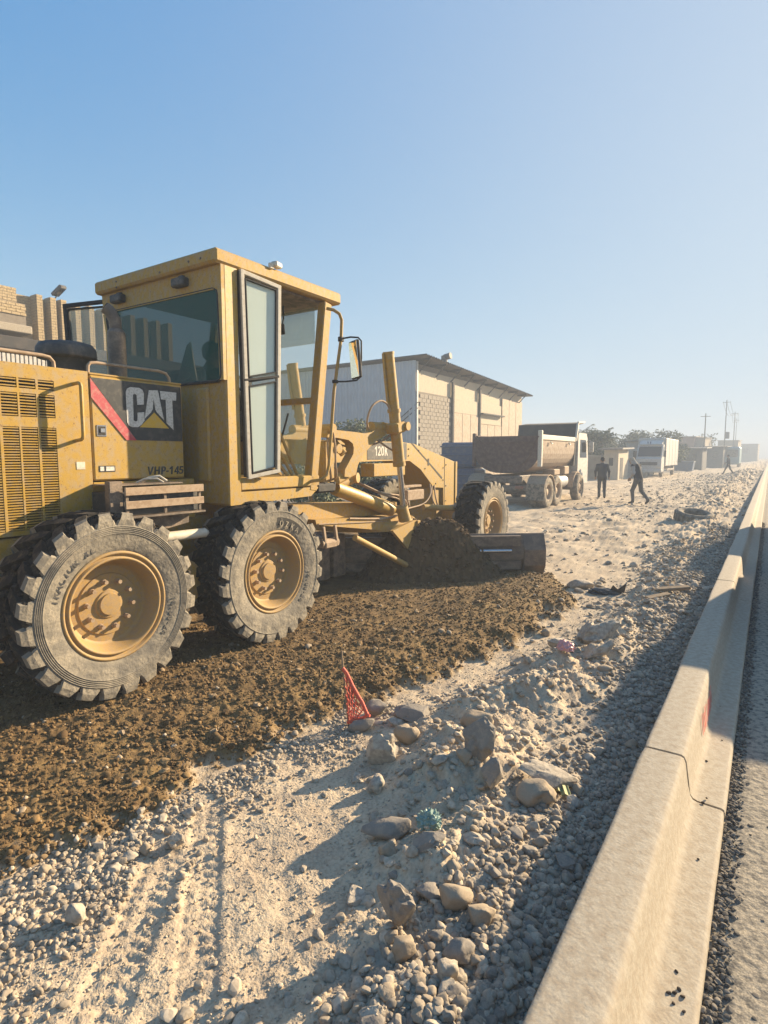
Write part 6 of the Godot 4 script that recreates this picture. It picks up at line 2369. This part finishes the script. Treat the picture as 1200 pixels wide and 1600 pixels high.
	# cab
	mb = MB.new()
	mb.prism(PackedVector2Array([Vector2(-23.75, 0.95), Vector2(-23.75, 2.52), Vector2(-23.85, 2.62), Vector2(-24.95, 2.62), Vector2(-25.12, 2.45), Vector2(-25.30, 1.55), Vector2(-25.32, 0.55), Vector2(-24.40, 0.55), Vector2(-24.25, 0.85), Vector2(-24.1, 0.95)]), v3(-8.86, 0, 0), Vector3.BACK, Vector3.UP, v3(2.40, 0, 0))
	var cab := part(mb, "cab", mats.white_paint, t)
	mb = MB.new()
	mb.prism(PackedVector2Array([Vector2(-24.05, 1.62), Vector2(-24.05, 2.35), Vector2(-24.85, 2.35), Vector2(-25.05, 1.62)]), v3(-6.462, 0, 0), Vector3.BACK, Vector3.UP, v3(0.012, 0, 0))
	part(mb, "side_window", mats.glass_solid, cab)
	mb = MB.new()
	mb.box(v3(-8.4, 1.75, -23.752), v3(-6.9, 2.35, -23.74), 0.01)
	part(mb, "rear_window", mats.glass_solid, cab)
	mb = MB.new()
	mb.boxo(v3(-6.30, 2.05, -25.15), v3(0.18, 0.42, 0.10), Basis.IDENTITY, 0.02)
	mb.path([v3(-6.46, 2.3, -25.1), v3(-6.34, 2.32, -25.15), v3(-6.30, 2.2, -25.15)], 0.015, 6)
	part(mb, "mirror", mats.white_paint, cab)
	# fuel tank, steps, air tanks between the axles
	mb = MB.new()
	mb.cyl(v3(-6.75, 0.72, -21.5), v3(-6.75, 0.72, -22.7), 0.24, 0.24, 18)
	part(mb, "fuel_tank", mats.white_paint, t)
	mb = MB.new()
	mb.box(v3(-7.05, 0.98, -22.9), v3(-6.55, 1.30, -22.3), 0.03)
	mb.box(v3(-7.05, 0.98, -21.9), v3(-6.60, 1.20, -21.2), 0.03)
	part(mb, "tool_box", mats.slat, t)
	mb = MB.new()
	var pts2 := PackedVector2Array()
	for k in 9:
		var a := PI * k / 8.0
		pts2.append(Vector2(cos(a) * 0.68, sin(a) * 0.62))
	for k in 9:
		var a := PI * (8 - k) / 8.0
		pts2.append(Vector2(cos(a) * 0.62, sin(a) * 0.57))
	mb.prism(pts2, v3(-6.62, 0.46, -23.65), Vector3.BACK, Vector3.UP, v3(0.2, 0, 0))
	part(mb, "front_mudguard", mats.slat, t)
	for x in [-8.3, -7.1]:
		mb = MB.new()
		mb.boxo(v3(x, 0.62, -18.96), v3(0.28, 0.10, 0.06), Basis.IDENTITY, 0.01)
		part(mb, "tail_lamp", mats.far_red, t)

func build_box_truck() -> void:
	var t := thing("box_truck", "white box truck facing the camera on the dusty track", "truck", v3(-8.0, 0.0, -54.0))
	var mb := MB.new()
	mb.box(v3(-9.15, 0.85, -59.0), v3(-7.05, 3.12, -51.6), 0.04)
	var box := part(mb, "cargo_box", mats.white_paint, t)
	mb = MB.new()
	for z in [-51.62, -53.5, -55.3, -57.1, -58.98]:
		mb.box(v3(-7.06, 0.86, z - 0.03), v3(-7.035, 3.11, z + 0.03), 0.004)
	part(mb, "box_ribs", mats.frame_pale, box)
	mb = MB.new()
	mb.prism(PackedVector2Array([Vector2(-51.4, 0.55), Vector2(-51.4, 2.55), Vector2(-50.75, 2.62), Vector2(-50.15, 1.60), Vector2(-49.95, 1.45), Vector2(-49.90, 0.42), Vector2(-51.0, 0.42)]), v3(-9.0, 0, 0), Vector3.BACK, Vector3.UP, v3(1.88, 0, 0))
	var cab := part(mb, "cab", mats.white_paint, t)
	mb = MB.new()
	mb.prism(PackedVector2Array([Vector2(-50.55, 2.6), Vector2(-51.5, 2.95), Vector2(-51.5, 2.5), Vector2(-50.9, 2.55)]), v3(-8.9, 0, 0), Vector3.BACK, Vector3.UP, v3(1.68, 0, 0))
	part(mb, "wind_deflector", mats.white_paint, cab)
	var a := v3(-8.88, 2.48, -50.66)
	pane(cab, "windscreen", [v3(-8.88, 2.42, -50.58), v3(-7.24, 2.42, -50.58), v3(-7.20, 1.66, -50.14), v3(-8.92, 1.66, -50.14)], 0.02, v3(0, 0.5, 0.87).normalized(), mats.glass_solid)
	mb = MB.new()
	mb.box(v3(-8.7, 0.95, -49.93), v3(-7.4, 1.2, -49.88), 0.02)
	part(mb, "grille", mats.far_dark, cab)
	for x in [-8.78, -7.34]:
		mb = MB.new()
		mb.box(v3(x - 0.16, 0.72, -49.92), v3(x + 0.16, 0.92, -49.86), 0.03)
		part(mb, "headlight", mats.frame_pale, cab)
		mb = MB.new()
		mb.box(v3(x + (0.42 if x > -8 else -0.42) - 0.07, 1.6, -50.35), v3(x + (0.42 if x > -8 else -0.42) + 0.07, 2.1, -50.25), 0.02)
		part(mb, "mirror", mats.black_rubber, cab)
	mb = MB.new()
	mb.box(v3(-9.05, 0.36, -50.1), v3(-7.08, 0.62, -49.84), 0.05)
	part(mb, "bumper", mats.white_paint, cab)
	mb = MB.new()
	for q in [-0.14, 0.04]:
		mb.box(v3(-8.16 + q, 2.66, -50.62), v3(-8.06 + q, 2.84, -50.60), 0.004)
	part(mb, "blue_mark", mats.blue_tank, cab)
	mb = MB.new()
	mb.prism(PackedVector2Array([Vector2(-50.35, 1.62), Vector2(-50.80, 2.42), Vector2(-51.2, 2.42), Vector2(-51.2, 1.62)]), v3(-7.125, 0, 0), Vector3.BACK, Vector3.UP, v3(0.012, 0, 0))
	part(mb, "side_window", mats.glass_solid, cab)
	mb = MB.new()
	mb.box(v3(-8.5, 0.55, -58.8), v3(-7.6, 0.84, -51.0), 0.02)
	mb.box(v3(-7.12, 0.45, -57.0), v3(-7.06, 0.62, -52.6), 0.01)
	part(mb, "chassis", mats.steel_dark, t)
	for q in [[-7.25, -50.95, true], [-8.85, -50.95, false], [-7.25, -57.2, true], [-8.85, -57.2, false]]:
		truck_wheel(t, q[0], 0.42, q[1], 0.42, 0.26, q[2], 0.08)

# cars standing on the asphalt beside the photographer; their shadows cross the kerb
func build_parked_cars() -> void:
	for q in [["parked_car", "dark saloon car parked on the asphalt beside the kerb", 0.55, -5.75, 1.0, 1.46, "car_paint"], ["parked_car", "taller estate car parked ahead of the dark saloon", 0.58, -11.7, 1.06, 1.62, "white_paint"]]:
		var x0: float = q[2]
		var z0: float = q[3]
		var s: float = q[4]
		var h: float = q[5]
		var at := v3(x0 + 0.85, 0.075, z0 - 2.3)
		var t := thing(q[0], q[1], "car", at, "cars parked on the asphalt")
		var prof := PackedVector2Array()
		for p in [[0.0, 0.32], [0.03, 0.66], [0.12, 0.80], [0.9, 0.88], [4.05, 0.86], [4.75, 0.70], [4.88, 0.52], [4.86, 0.30], [0.1, 0.26]]:
			prof.append(Vector2(-p[0] * s, p[1] * h / 1.42))
		var mb := MB.new()
		mb.prism(prof, v3(x0, 0.075, z0), Vector3(0, 0, 1), Vector3.UP, v3(1.74, 0, 0))
		var body := part(mb, "body", mats[q[6]], t)
		# cabin narrows toward the roof
		mb = MB.new()
		var lo: Array = [-0.85 * s, -3.55 * s]
		var hi: Array = [-1.45 * s, -2.85 * s]
		if h > 1.5:
			hi = [-0.95 * s, -2.95 * s]
		var yb := 0.075 + 0.87 * h / 1.42
		var yt := 0.075 + h
		var c: Array = []
		for e in [[x0 + 0.06, lo[0], yb], [x0 + 1.68, lo[0], yb], [x0 + 1.68, lo[1], yb], [x0 + 0.06, lo[1], yb], [x0 + 0.26, hi[0], yt], [x0 + 1.48, hi[0], yt], [x0 + 1.48, hi[1], yt], [x0 + 0.26, hi[1], yt]]:
			c.append(v3(e[0], e[2], z0 + e[1]))
		var mid := at + v3(0, 0.9, 0)
		for f in [[0, 1, 5, 4], [1, 2, 6, 5], [2, 3, 7, 6], [3, 0, 4, 7], [4, 5, 6, 7]]:
			mb.quad_out(c[f[0]], c[f[1]], c[f[2]], c[f[3]], mid)
		part(mb, "cabin", mats[q[6]], t)
		for f in [[0, 1, 5, 4, "rear_window"], [2, 3, 7, 6, "windscreen"], [3, 0, 4, 7, "side_window"], [1, 2, 6, 5, "side_window"]]:
			var ce: Vector3 = (c[f[0]] + c[f[1]] + c[f[2]] + c[f[3]]) * 0.25
			var p: Array = []
			for k in 4:
				p.append(ce + (c[f[k]] - ce) * 0.84)
			var nn: Vector3 = (p[1] - p[0]).cross(p[3] - p[0]).normalized()
			if nn.dot(ce - mid) < 0.0:
				nn = -nn
			for k in 4:
				p[k] += nn * 0.006
			pane(t, f[4], p, 0.01, nn, mats.glass_solid)
		for wz in [0.85, 3.95]:
			for right in [true, false]:
				truck_wheel(t, x0 + (1.64 if right else 0.10), 0.39, z0 - wz * s, 0.315, 0.2, right, 0.04)
		for e in [[0.18, 0.015, "tail_lamp", "far_red"], [1.56, 0.015, "tail_lamp", "far_red"], [0.2, -4.83, "headlight", "frame_pale"], [1.54, -4.83, "headlight", "frame_pale"]]:
			mb = MB.new()
			mb.boxo(v3(x0 + e[0], 0.62 * h / 1.42 + 0.075, z0 + e[1] * s), v3(0.28, 0.12, 0.08), Basis.IDENTITY, 0.02)
			part(mb, e[2], mats[e[3]], body)

# ---------------------------------------------------------------- trees
func leaf_cloud(mb: MB, c: Vector3, rad: Vector3, n: int, size: float, a: Color, b: Color, r: RandomNumberGenerator) -> void:
	for k in n:
		var d := Vector3(r.randfn(), r.randfn(), r.randfn()).normalized() * pow(r.randf(), 0.45)
		var p := c + d * rad
		var ax := Vector3(r.randfn(), r.randfn() * 0.6, r.randfn()).normalized()
		var up := Vector3(r.randfn(), r.randfn(), r.randfn()).normalized()
		var s := ax.cross(up).normalized() * size * 0.32 * r.randf_range(0.7, 1.3)
		var l := ax * size * r.randf_range(0.7, 1.3)
		var q := a.lerp(b, r.randf()) * r.randf_range(0.75, 1.25)
		q.a = 1.0
		mb.col = q
		var nn := l.cross(s).normalized()
		if nn.y < 0.0:
			nn = -nn
		mb.tri(p, p + l * 0.5 + s, p + l, nn, nn, nn)
		mb.tri(p, p + l, p + l * 0.5 - s, nn, nn, nn)

func bushy(called: String, label: String, at: Vector3, h: float, wid: float, n: int, leaf: float, a: Color, b: Color, sd: int, group: String, clumps: int = 14) -> void:
	var r := RandomNumberGenerator.new()
	r.seed = sd
	var t := thing(called, label, "shrub" if called == "shrub" else "tree", at, group)
	var tr := MB.new()
	var cr := MB.new()
	var fork := at + v3(0, h * 0.25, 0)
	tr.cyl(at - v3(0, 0.1, 0), fork, 0.05 * h * 0.35, 0.03 * h * 0.35, 8)
	for k in clumps:
		var d := v3(r.randfn() * wid * 0.42, h * r.randf_range(0.35, 0.9), r.randfn() * wid * 0.42)
		d.x *= 1.0 - 0.45 * (d.y / h - 0.35)
		d.z *= 1.0 - 0.45 * (d.y / h - 0.35)
		var c := at + d
		tr.path([fork, fork.lerp(c, 0.5) + v3(r.randf_range(-0.1, 0.1), 0.05, r.randf_range(-0.1, 0.1)) * h, c], 0.012 * h * 0.5, 5)
		var s := wid * r.randf_range(0.14, 0.26)
		leaf_cloud(cr, c, v3(s, s * 0.8, s), n / clumps, leaf, a, b, r)
	part(tr, "trunk", mats.bark, t)
	part(cr, "crown", mats.leaf, t)

func palm(label: String, at: Vector3, h: float, fr: float, sd: int, group: String) -> void:
	var r := RandomNumberGenerator.new()
	r.seed = sd
	var t := thing("palm_tree", label, "tree", at, group)
	var mb := MB.new()
	mb.path([at, at + v3(0.1, h * 0.5, 0), at + v3(0.15, h, 0)], 0.2, 10)
	part(mb, "trunk", mats.bark, t)
	mb = MB.new()
	var top := at + v3(0.15, h, 0)
	for k in 26:
		var a := TAU * k / 26.0 * 3.0 + r.randf() * 0.5
		var el := r.randf_range(-0.25, 1.25)
		var dir := v3(cos(a), 0, sin(a))
		var prev := top
		var len := fr * r.randf_range(0.8, 1.1)
		for s in 10:
			var f := (s + 1) / 10.0
			var p := top + dir * len * f * cos(el) + v3(0, len * (f * sin(el) - 0.45 * f * f), 0)
			var side := dir.cross(Vector3.UP)
			var q := L(0.045, 0.065, 0.028).lerp(L(0.085, 0.10, 0.045), r.randf())
			mb.col = q
			mb.cyl(prev, p, 0.02, 0.018, 4, false)
			for e in [-1.0, 1.0]:
				for m in 2:
					var b := prev.lerp(p, m * 0.5)
					var tip: Vector3 = b + side * e * fr * 0.24 * sin(PI * clampf(f, 0.12, 0.92)) + dir * 0.12 + v3(0, -0.10 * fr * 0.5, 0)
					mb.tri(b, b + dir * 0.07, tip, Vector3.UP, Vector3.UP, Vector3.UP)
			prev = p
	part(mb, "crown", mats.leaf, t)

func build_trees() -> void:
	var g := "trees beyond the dump truck"
	var da := L(0.045, 0.065, 0.030)
	var db := L(0.085, 0.105, 0.050)
	palm("palm tree rising just right of the dump truck cab", v3(-13.9, -0.1, -52.0), 3.3, 2.6, 1, g)
	palm("second palm tree behind the first, its fronds hanging lower", v3(-12.6, -0.1, -53.0), 3.1, 2.4, 2, g)
	palm("lone small palm at the right end of the tree row", v3(-12.2, -0.1, -68.0), 3.0, 2.0, 3, g)
	bushy("tree", "dense dusty tree between the palms and the beige hut", v3(-14.2, -0.1, -62.0), 4.4, 4.2, 5200, 0.22, da, db, 21, g, 20)
	bushy("tree", "low dusty tree directly above the beige hut", v3(-12.3, -0.1, -60.0), 3.6, 3.8, 4200, 0.22, da, db, 22, g, 18)
	bushy("tree", "low grey green tree behind the tin shack", v3(-13.0, -0.1, -80.0), 4.0, 5.0, 3600, 0.26, da, db, 23, g, 18)
	bushy("tree", "wide tree hidden partly by the dump truck cab", v3(-15.8, -0.1, -54.0), 3.4, 3.6, 3200, 0.22, da, db, 24, g, 16)
	bushy("tree", "far tree behind the box truck roof", v3(-13.0, -0.1, -112.0), 5.0, 7.0, 3000, 0.36, da, db, 25, g, 18)
	bushy("tree", "broad dusty tree right of the small palm, behind the walking man", v3(-11.2, -0.1, -66.0), 4.3, 4.6, 4600, 0.24, da, db, 26, g, 20)
	bushy("tree", "dark tree close behind the dump truck cab", v3(-12.6, -0.1, -47.5), 3.9, 3.2, 4200, 0.2, da, db, 27, g, 18)
	bushy("tree", "low dark tree between the box truck and the beige hut", v3(-10.3, -0.1, -62.0), 3.3, 3.2, 3200, 0.22, da, db, 28, g, 16)
	var s := "shrubs in front of the shed"
	var sa := L(0.075, 0.095, 0.040)
	var sb := L(0.17, 0.18, 0.085)
	bushy("shrub", "tall pale green shrub in front of the grey shed wall", v3(-13.6, -0.1, -18.6), 3.2, 2.2, 4600, 0.13, sa, sb, 31, s, 16)
	bushy("shrub", "darker shrub left of the tall pale shrub", v3(-14.6, -0.1, -17.6), 2.6, 2.0, 3800, 0.13, da, sb, 32, s, 14)
	bushy("shrub", "leafy green shrub under the grader neck", v3(-9.3, -0.1, -12.6), 1.7, 1.5, 3600, 0.11, da, sb, 33, s, 14)
	bushy("shrub", "low shrub seen between the rear wheel and the drawbar", v3(-8.6, -0.1, -9.4), 1.25, 1.3, 2600, 0.09, da, sb, 34, s, 12)
	bushy("shrub", "shrub seen through the cab beside the shed", v3(-14.0, -0.1, -14.6), 2.4, 2.2, 3000, 0.12, sa, sb, 35, s, 12)

# ---------------------------------------------------------------- people
func sdf_add(mb: MB, bones: Array, cell: float, k: float) -> void:
	# bones: [a, b, radius at a, radius at b, colour]
	var lo := Vector3.ONE * 1e9
	var hi := -lo
	for b in bones:
		var m := maxf(b[2], b[3]) + k + cell * 2.0
		lo = lo.min(b[0] - Vector3.ONE * m).min(b[1] - Vector3.ONE * m)
		hi = hi.max(b[0] + Vector3.ONE * m).max(b[1] + Vector3.ONE * m)
	var nx := int((hi.x - lo.x) / cell) + 2
	var ny := int((hi.y - lo.y) / cell) + 2
	var nzz := int((hi.z - lo.z) / cell) + 2
	var val := PackedFloat32Array()
	var best := PackedFloat32Array()
	var who := PackedInt32Array()
	val.resize(nx * ny * nzz)
	best.resize(nx * ny * nzz)
	who.resize(nx * ny * nzz)
	val.fill(1.0)
	best.fill(1.0)
	for bi in bones.size():
		var b: Array = bones[bi]
		var pa: Vector3 = b[0]
		var d: Vector3 = b[1] - pa
		var l2 := maxf(d.length_squared(), 1e-9)
		var m := maxf(b[2], b[3]) + k + cell * 1.5
		var mn := (pa.min(b[1]) - Vector3.ONE * m - lo) / cell
		var mx := (pa.max(b[1]) + Vector3.ONE * m - lo) / cell
		for z in range(maxi(int(mn.z), 0), mini(int(mx.z) + 2, nzz)):
			for y in range(maxi(int(mn.y), 0), mini(int(mx.y) + 2, ny)):
				for x in range(maxi(int(mn.x), 0), mini(int(mx.x) + 2, nx)):
					var p := lo + Vector3(x, y, z) * cell
					var t := clampf((p - pa).dot(d) / l2, 0.0, 1.0)
					var e := (p - pa - d * t).length() - lerpf(b[2], b[3], t)
					var i := (z * ny + y) * nx + x
					if e < best[i]:
						best[i] = e
						who[i] = bi
					var v := val[i]
					var h := maxf(k - absf(v - e), 0.0) / k
					val[i] = minf(v, e) - h * h * k * 0.25
	var ids := {}
	var vs := PackedVector3Array()
	var cs: Array = []
	for z in nzz - 1:
		for y in ny - 1:
			for x in nx - 1:
				var i := (z * ny + y) * nx + x
				var f := [val[i], val[i + 1], val[i + nx], val[i + nx + 1], val[i + nx * ny], val[i + nx * ny + 1], val[i + nx * ny + nx], val[i + nx * ny + nx + 1]]
				var neg := 0
				for q in f:
					if q < 0.0:
						neg += 1
				if neg == 0 or neg == 8:
					continue
				var acc := Vector3.ZERO
				var n := 0
				for e in [[0, 1], [2, 3], [4, 5], [6, 7], [0, 2], [1, 3], [4, 6], [5, 7], [0, 4], [1, 5], [2, 6], [3, 7]]:
					var a: float = f[e[0]]
					var b: float = f[e[1]]
					if (a < 0.0) != (b < 0.0):
						var t := a / (a - b)
						var c0 := Vector3(e[0] & 1, (e[0] >> 1) & 1, e[0] >> 2)
						var c1 := Vector3(e[1] & 1, (e[1] >> 1) & 1, e[1] >> 2)
						acc += c0.lerp(c1, t)
						n += 1
				ids[i] = vs.size()
				vs.append(lo + (Vector3(x, y, z) + acc / n) * cell)
				cs.append(bones[who[i]][4])
	var quads: Array = []
	var nrm := PackedVector3Array()
	nrm.resize(vs.size())
	var st := [1, nx, nx * ny]
	for i: int in ids:
		for ax in 3:
			var s: int = st[ax]
			if (val[i] < 0.0) == (val[i + s] < 0.0):
				continue
			var u: int = st[(ax + 1) % 3]
			var w: int = st[(ax + 2) % 3]
			if not (ids.has(i - u) and ids.has(i - w) and ids.has(i - u - w)):
				continue
			var q := [ids[i], ids[i - u], ids[i - u - w], ids[i - w]]
			var n := (vs[q[1]] - vs[q[0]]).cross(vs[q[3]] - vs[q[0]])
			var axis := Vector3(1 if ax == 0 else 0, 1 if ax == 1 else 0, 1 if ax == 2 else 0)
			if n.dot(axis * (1.0 if val[i] < 0.0 else -1.0)) < 0.0:
				n = -n
			for e in q:
				nrm[e] += n
			quads.append(q)
	for q in quads:
		mb.col = cs[q[0]]
		mb.tri(vs[q[0]], vs[q[1]], vs[q[2]], nrm[q[0]].normalized(), nrm[q[1]].normalized(), nrm[q[2]].normalized())
		mb.tri(vs[q[0]], vs[q[2]], vs[q[3]], nrm[q[0]].normalized(), nrm[q[2]].normalized(), nrm[q[3]].normalized())

# joints in the person's own frame, facing -z; j holds hip, knee, ankle, shoulder, elbow, wrist of each side and neck, head
func person(label: String, at: Vector3, turn: float, j: Dictionary, top: Color, sleeve: Color, legs: Color, skin: Color, hair: Color, headgear: String = "", group: String = "") -> Node3D:
	var t := thing("person", label, "person", at, group)
	var b := Basis(Vector3.UP, turn)
	var g := func(q) -> Vector3: return at + b * v3(q[0], q[1], q[2])
	var mb := MB.new()
	var bones: Array = []
	var hipc: Vector3 = (g.call(j.hl) + g.call(j.hr)) * 0.5
	var shc: Vector3 = (g.call(j.sl) + g.call(j.sr)) * 0.5
	var neck: Vector3 = g.call(j.neck)
	var head: Vector3 = g.call(j.head)
	var shoe := L(0.035, 0.03, 0.027)
	for s in ["l", "r"]:
		var hp: Vector3 = g.call(j["h" + s])
		var kn: Vector3 = g.call(j["k" + s])
		var an: Vector3 = g.call(j["a" + s])
		var toe: Vector3 = g.call(j["t" + s])
		var sh: Vector3 = g.call(j["s" + s])
		var el: Vector3 = g.call(j["e" + s])
		var wr: Vector3 = g.call(j["w" + s])
		bones.append([hp, kn, 0.098, 0.068, legs])
		bones.append([kn, an + v3(0, 0.05, 0), 0.068, 0.056, legs])
		bones.append([an, toe, 0.048, 0.036, shoe])
		bones.append([sh, el, 0.064, 0.050, sleeve])
		bones.append([el, wr, 0.050, 0.036, sleeve])
		bones.append([sh, shc, 0.066, 0.09, top])
		bones.append([hp, hipc, 0.10, 0.11, legs])
	bones.append([hipc + v3(0, 0.08, 0), shc - v3(0, 0.10, 0), 0.135, 0.150, top])
	for e in [-1.0, 1.0]:
		var sx: Vector3 = b * v3(0.07 * e, 0, 0)
		bones.append([hipc + sx + v3(0, 0.06, 0), shc + sx * 1.3 - v3(0, 0.08, 0), 0.105, 0.105, top])
	bones.append([shc, neck, 0.075, 0.055, top])
	bones.append([neck, head, 0.050, 0.052, skin])
	sdf_add(mb, bones, 0.022, 0.035)
	# head with face
	var hb: Array = []
	var hd: Basis = b * Basis.from_euler(j.get("look", Vector3.ZERO))
	var hp := func(x: float, y: float, z: float) -> Vector3: return head + hd * v3(x, y, z)
	hb.append([hp.call(0, 0.055, 0.012), hp.call(0, 0.06, -0.02), 0.085, 0.080, skin])
	hb.append([hp.call(0, 0.0, -0.03), hp.call(0, -0.035, -0.055), 0.066, 0.042, skin])
	hb.append([hp.call(0, 0.035, -0.095), hp.call(0, 0.0, -0.112), 0.010, 0.016, skin])
	hb.append([hp.call(-0.018, -0.032, -0.092), hp.call(0.018, -0.032, -0.092), 0.010, 0.010, L(skin.r * 0.8, skin.g * 0.55, skin.b * 0.5)])
	for e in [-1.0, 1.0]:
		hb.append([hp.call(0.083 * e, 0.03, 0.0), hp.call(0.086 * e, 0.0, -0.005), 0.018, 0.012, skin])
		hb.append([hp.call(0.032 * e, 0.038, -0.086), hp.call(0.034 * e, 0.038, -0.088), 0.012, 0.012, L(0.05, 0.04, 0.035)])
	hb.append([head - v3(0, 0.10, 0), head, 0.050, 0.055, skin])
	sdf_add(mb, hb, 0.0095, 0.014)
	# hands
	for s in ["l", "r"]:
		var wr: Vector3 = g.call(j["w" + s])
		var el: Vector3 = g.call(j["e" + s])
		var d := (wr - el).normalized()
		var side: Vector3 = (b * v3(0, 0, 1)).cross(d).normalized()
		var fw := d.cross(side).normalized()
		var hn: Array = [[wr - d * 0.02, wr + d * 0.03, 0.028, 0.034, skin], [wr + d * 0.03 + fw * 0.02, wr + d * 0.08 + fw * 0.026, 0.024, 0.022, skin], [wr + d * 0.03 - fw * 0.02, wr + d * 0.08 - fw * 0.026, 0.024, 0.022, skin]]
		for q in 4:
			var f0 := wr + d * 0.085 + fw * (0.030 - q * 0.020)
			var ln: float = [0.036, 0.042, 0.039, 0.030][q]
			var bend: Vector3 = side * (-0.012 if s == "l" else 0.012)
			var f1: Vector3 = f0 + d * ln + bend
			hn.append([f0, f1, 0.0095, 0.009, skin])
			hn.append([f1, f1 + d * ln * 0.75 + bend * 1.8, 0.009, 0.0075, skin])
		var th := wr + d * 0.03 + fw * 0.032
		hn.append([th, th + d * 0.035 + fw * 0.025, 0.012, 0.010, skin])
		hn.append([th + d * 0.035 + fw * 0.025, th + d * 0.065 + fw * 0.028, 0.010, 0.0085, skin])
		sdf_add(mb, hn, 0.0065, 0.006)
	part(mb, "body", mats.vcol, t)
	var hm := MB.new()
	var hh: Array = [[hp.call(0, 0.085, 0.02), hp.call(0, 0.09, -0.01), 0.086, 0.080, hair], [hp.call(0, 0.03, 0.05), hp.call(0, 0.06, 0.04), 0.062, 0.078, hair]]
	if headgear == "cap":
		hh.append([hp.call(-0.04, 0.085, -0.08), hp.call(-0.035, 0.078, -0.135), 0.016, 0.012, hair])
		hh.append([hp.call(0.04, 0.085, -0.08), hp.call(0.035, 0.078, -0.135), 0.016, 0.012, hair])
		hh.append([hp.call(0.0, 0.087, -0.08), hp.call(0.0, 0.08, -0.145), 0.018, 0.012, hair])
	elif headgear == "scarf":
		hh.append([hp.call(0, -0.03, 0.05), hp.call(0, -0.14, 0.03), 0.07, 0.095, hair])
		for e in [-1.0, 1.0]:
			hh.append([hp.call(0.075 * e, 0.04, 0.0), hp.call(0.07 * e, -0.10, -0.01), 0.030, 0.045, hair])
	sdf_add(hm, hh, 0.012, 0.02)
	part(hm, "headwear" if headgear != "" else "hair", mats.vcol, t)
	return t

func build_people() -> void:
	var skin := L(0.26, 0.16, 0.105)
	var black := L(0.034, 0.036, 0.044)
	# walking away from the camera beside the dump truck
	person("person in dark clothes walking away beside the dump truck", v3(-5.85, height(-5.85, -25.3), -25.3), 0.25, {
		"hl": [-0.09, 0.90, 0], "kl": [-0.10, 0.50, -0.10], "al": [-0.10, 0.09, -0.02], "tl": [-0.11, 0.045, -0.16],
		"hr": [0.09, 0.90, 0], "kr": [0.10, 0.49, 0.05], "ar": [0.11, 0.10, 0.24], "tr": [0.12, 0.045, 0.12],
		"sl": [-0.19, 1.40, -0.03], "el": [-0.27, 1.14, 0.02], "wl": [-0.26, 0.93, -0.08],
		"sr": [0.19, 1.40, -0.03], "er": [0.27, 1.14, 0.0], "wr": [0.27, 0.92, -0.04],
		"neck": [0, 1.47, -0.05], "head": [0, 1.58, -0.09], "look": v3(-0.25, 0, 0)}, black, black, L(0.024, 0.024, 0.027), skin, L(0.015, 0.012, 0.01), "", "people on the track")
	# striding left with the head down
	person("person in dark vest with pale sleeves walking with head bowed", v3(-3.9, height(-3.9, -22.2), -22.2), 1.15, {
		"hl": [-0.09, 0.90, 0.02], "kl": [-0.10, 0.50, -0.14], "al": [-0.10, 0.10, -0.10], "tl": [-0.10, 0.045, -0.26],
		"hr": [0.09, 0.90, 0.02], "kr": [0.10, 0.50, 0.08], "ar": [0.10, 0.14, 0.36], "tr": [0.11, 0.06, 0.27],
		"sl": [-0.19, 1.38, -0.10], "el": [-0.24, 1.12, -0.02], "wl": [-0.20, 0.96, -0.16],
		"sr": [0.19, 1.38, -0.10], "er": [0.24, 1.12, -0.10], "wr": [0.20, 0.92, -0.18],
		"neck": [0, 1.44, -0.15], "head": [0, 1.53, -0.24], "look": v3(-0.6, 0, 0)}, L(0.03, 0.03, 0.034), L(0.34, 0.32, 0.29), L(0.085, 0.08, 0.075), skin, L(0.42, 0.36, 0.28), "scarf", "people on the track")
	person("distant person in black crossing the track near the kerb", v3(-3.1, height(-3.1, -60.5), -60.5), 1.35, {
		"hl": [-0.09, 0.90, 0], "kl": [-0.10, 0.50, -0.20], "al": [-0.10, 0.10, -0.34], "tl": [-0.10, 0.06, -0.48],
		"hr": [0.09, 0.90, 0], "kr": [0.10, 0.50, 0.12], "ar": [0.10, 0.12, 0.36], "tr": [0.11, 0.05, 0.24],
		"sl": [-0.19, 1.42, -0.03], "el": [-0.26, 1.16, 0.12], "wl": [-0.25, 0.95, 0.08],
		"sr": [0.19, 1.42, -0.03], "er": [0.26, 1.16, -0.12], "wr": [0.24, 1.05, -0.30],
		"neck": [0, 1.49, -0.04], "head": [0, 1.60, -0.06]}, black, black, L(0.02, 0.02, 0.022), skin, L(0.015, 0.012, 0.01), "", "people on the track")
	# operator seated in the cab
	person("operator in dark clothes and cap seated in the grader cab", v3(-4.72, 1.49, -3.98), -0.15, {
		"hl": [-0.10, 0.53, 0.08], "kl": [-0.14, 0.56, -0.34], "al": [-0.14, 0.12, -0.42], "tl": [-0.14, 0.06, -0.56],
		"hr": [0.10, 0.53, 0.08], "kr": [0.14, 0.56, -0.34], "ar": [0.14, 0.12, -0.42], "tr": [0.14, 0.06, -0.56],
		"sl": [-0.19, 1.00, 0.06], "el": [-0.27, 0.78, -0.10], "wl": [-0.17, 0.80, -0.30],
		"sr": [0.19, 1.00, 0.06], "er": [0.27, 0.78, -0.10], "wr": [0.17, 0.80, -0.30],
		"neck": [0, 1.08, 0.05], "head": [0.0, 1.18, 0.02], "look": v3(-0.1, 0.2, 0)}, L(0.025, 0.028, 0.034), L(0.025, 0.028, 0.034), L(0.03, 0.03, 0.035), skin, L(0.03, 0.03, 0.033), "cap")
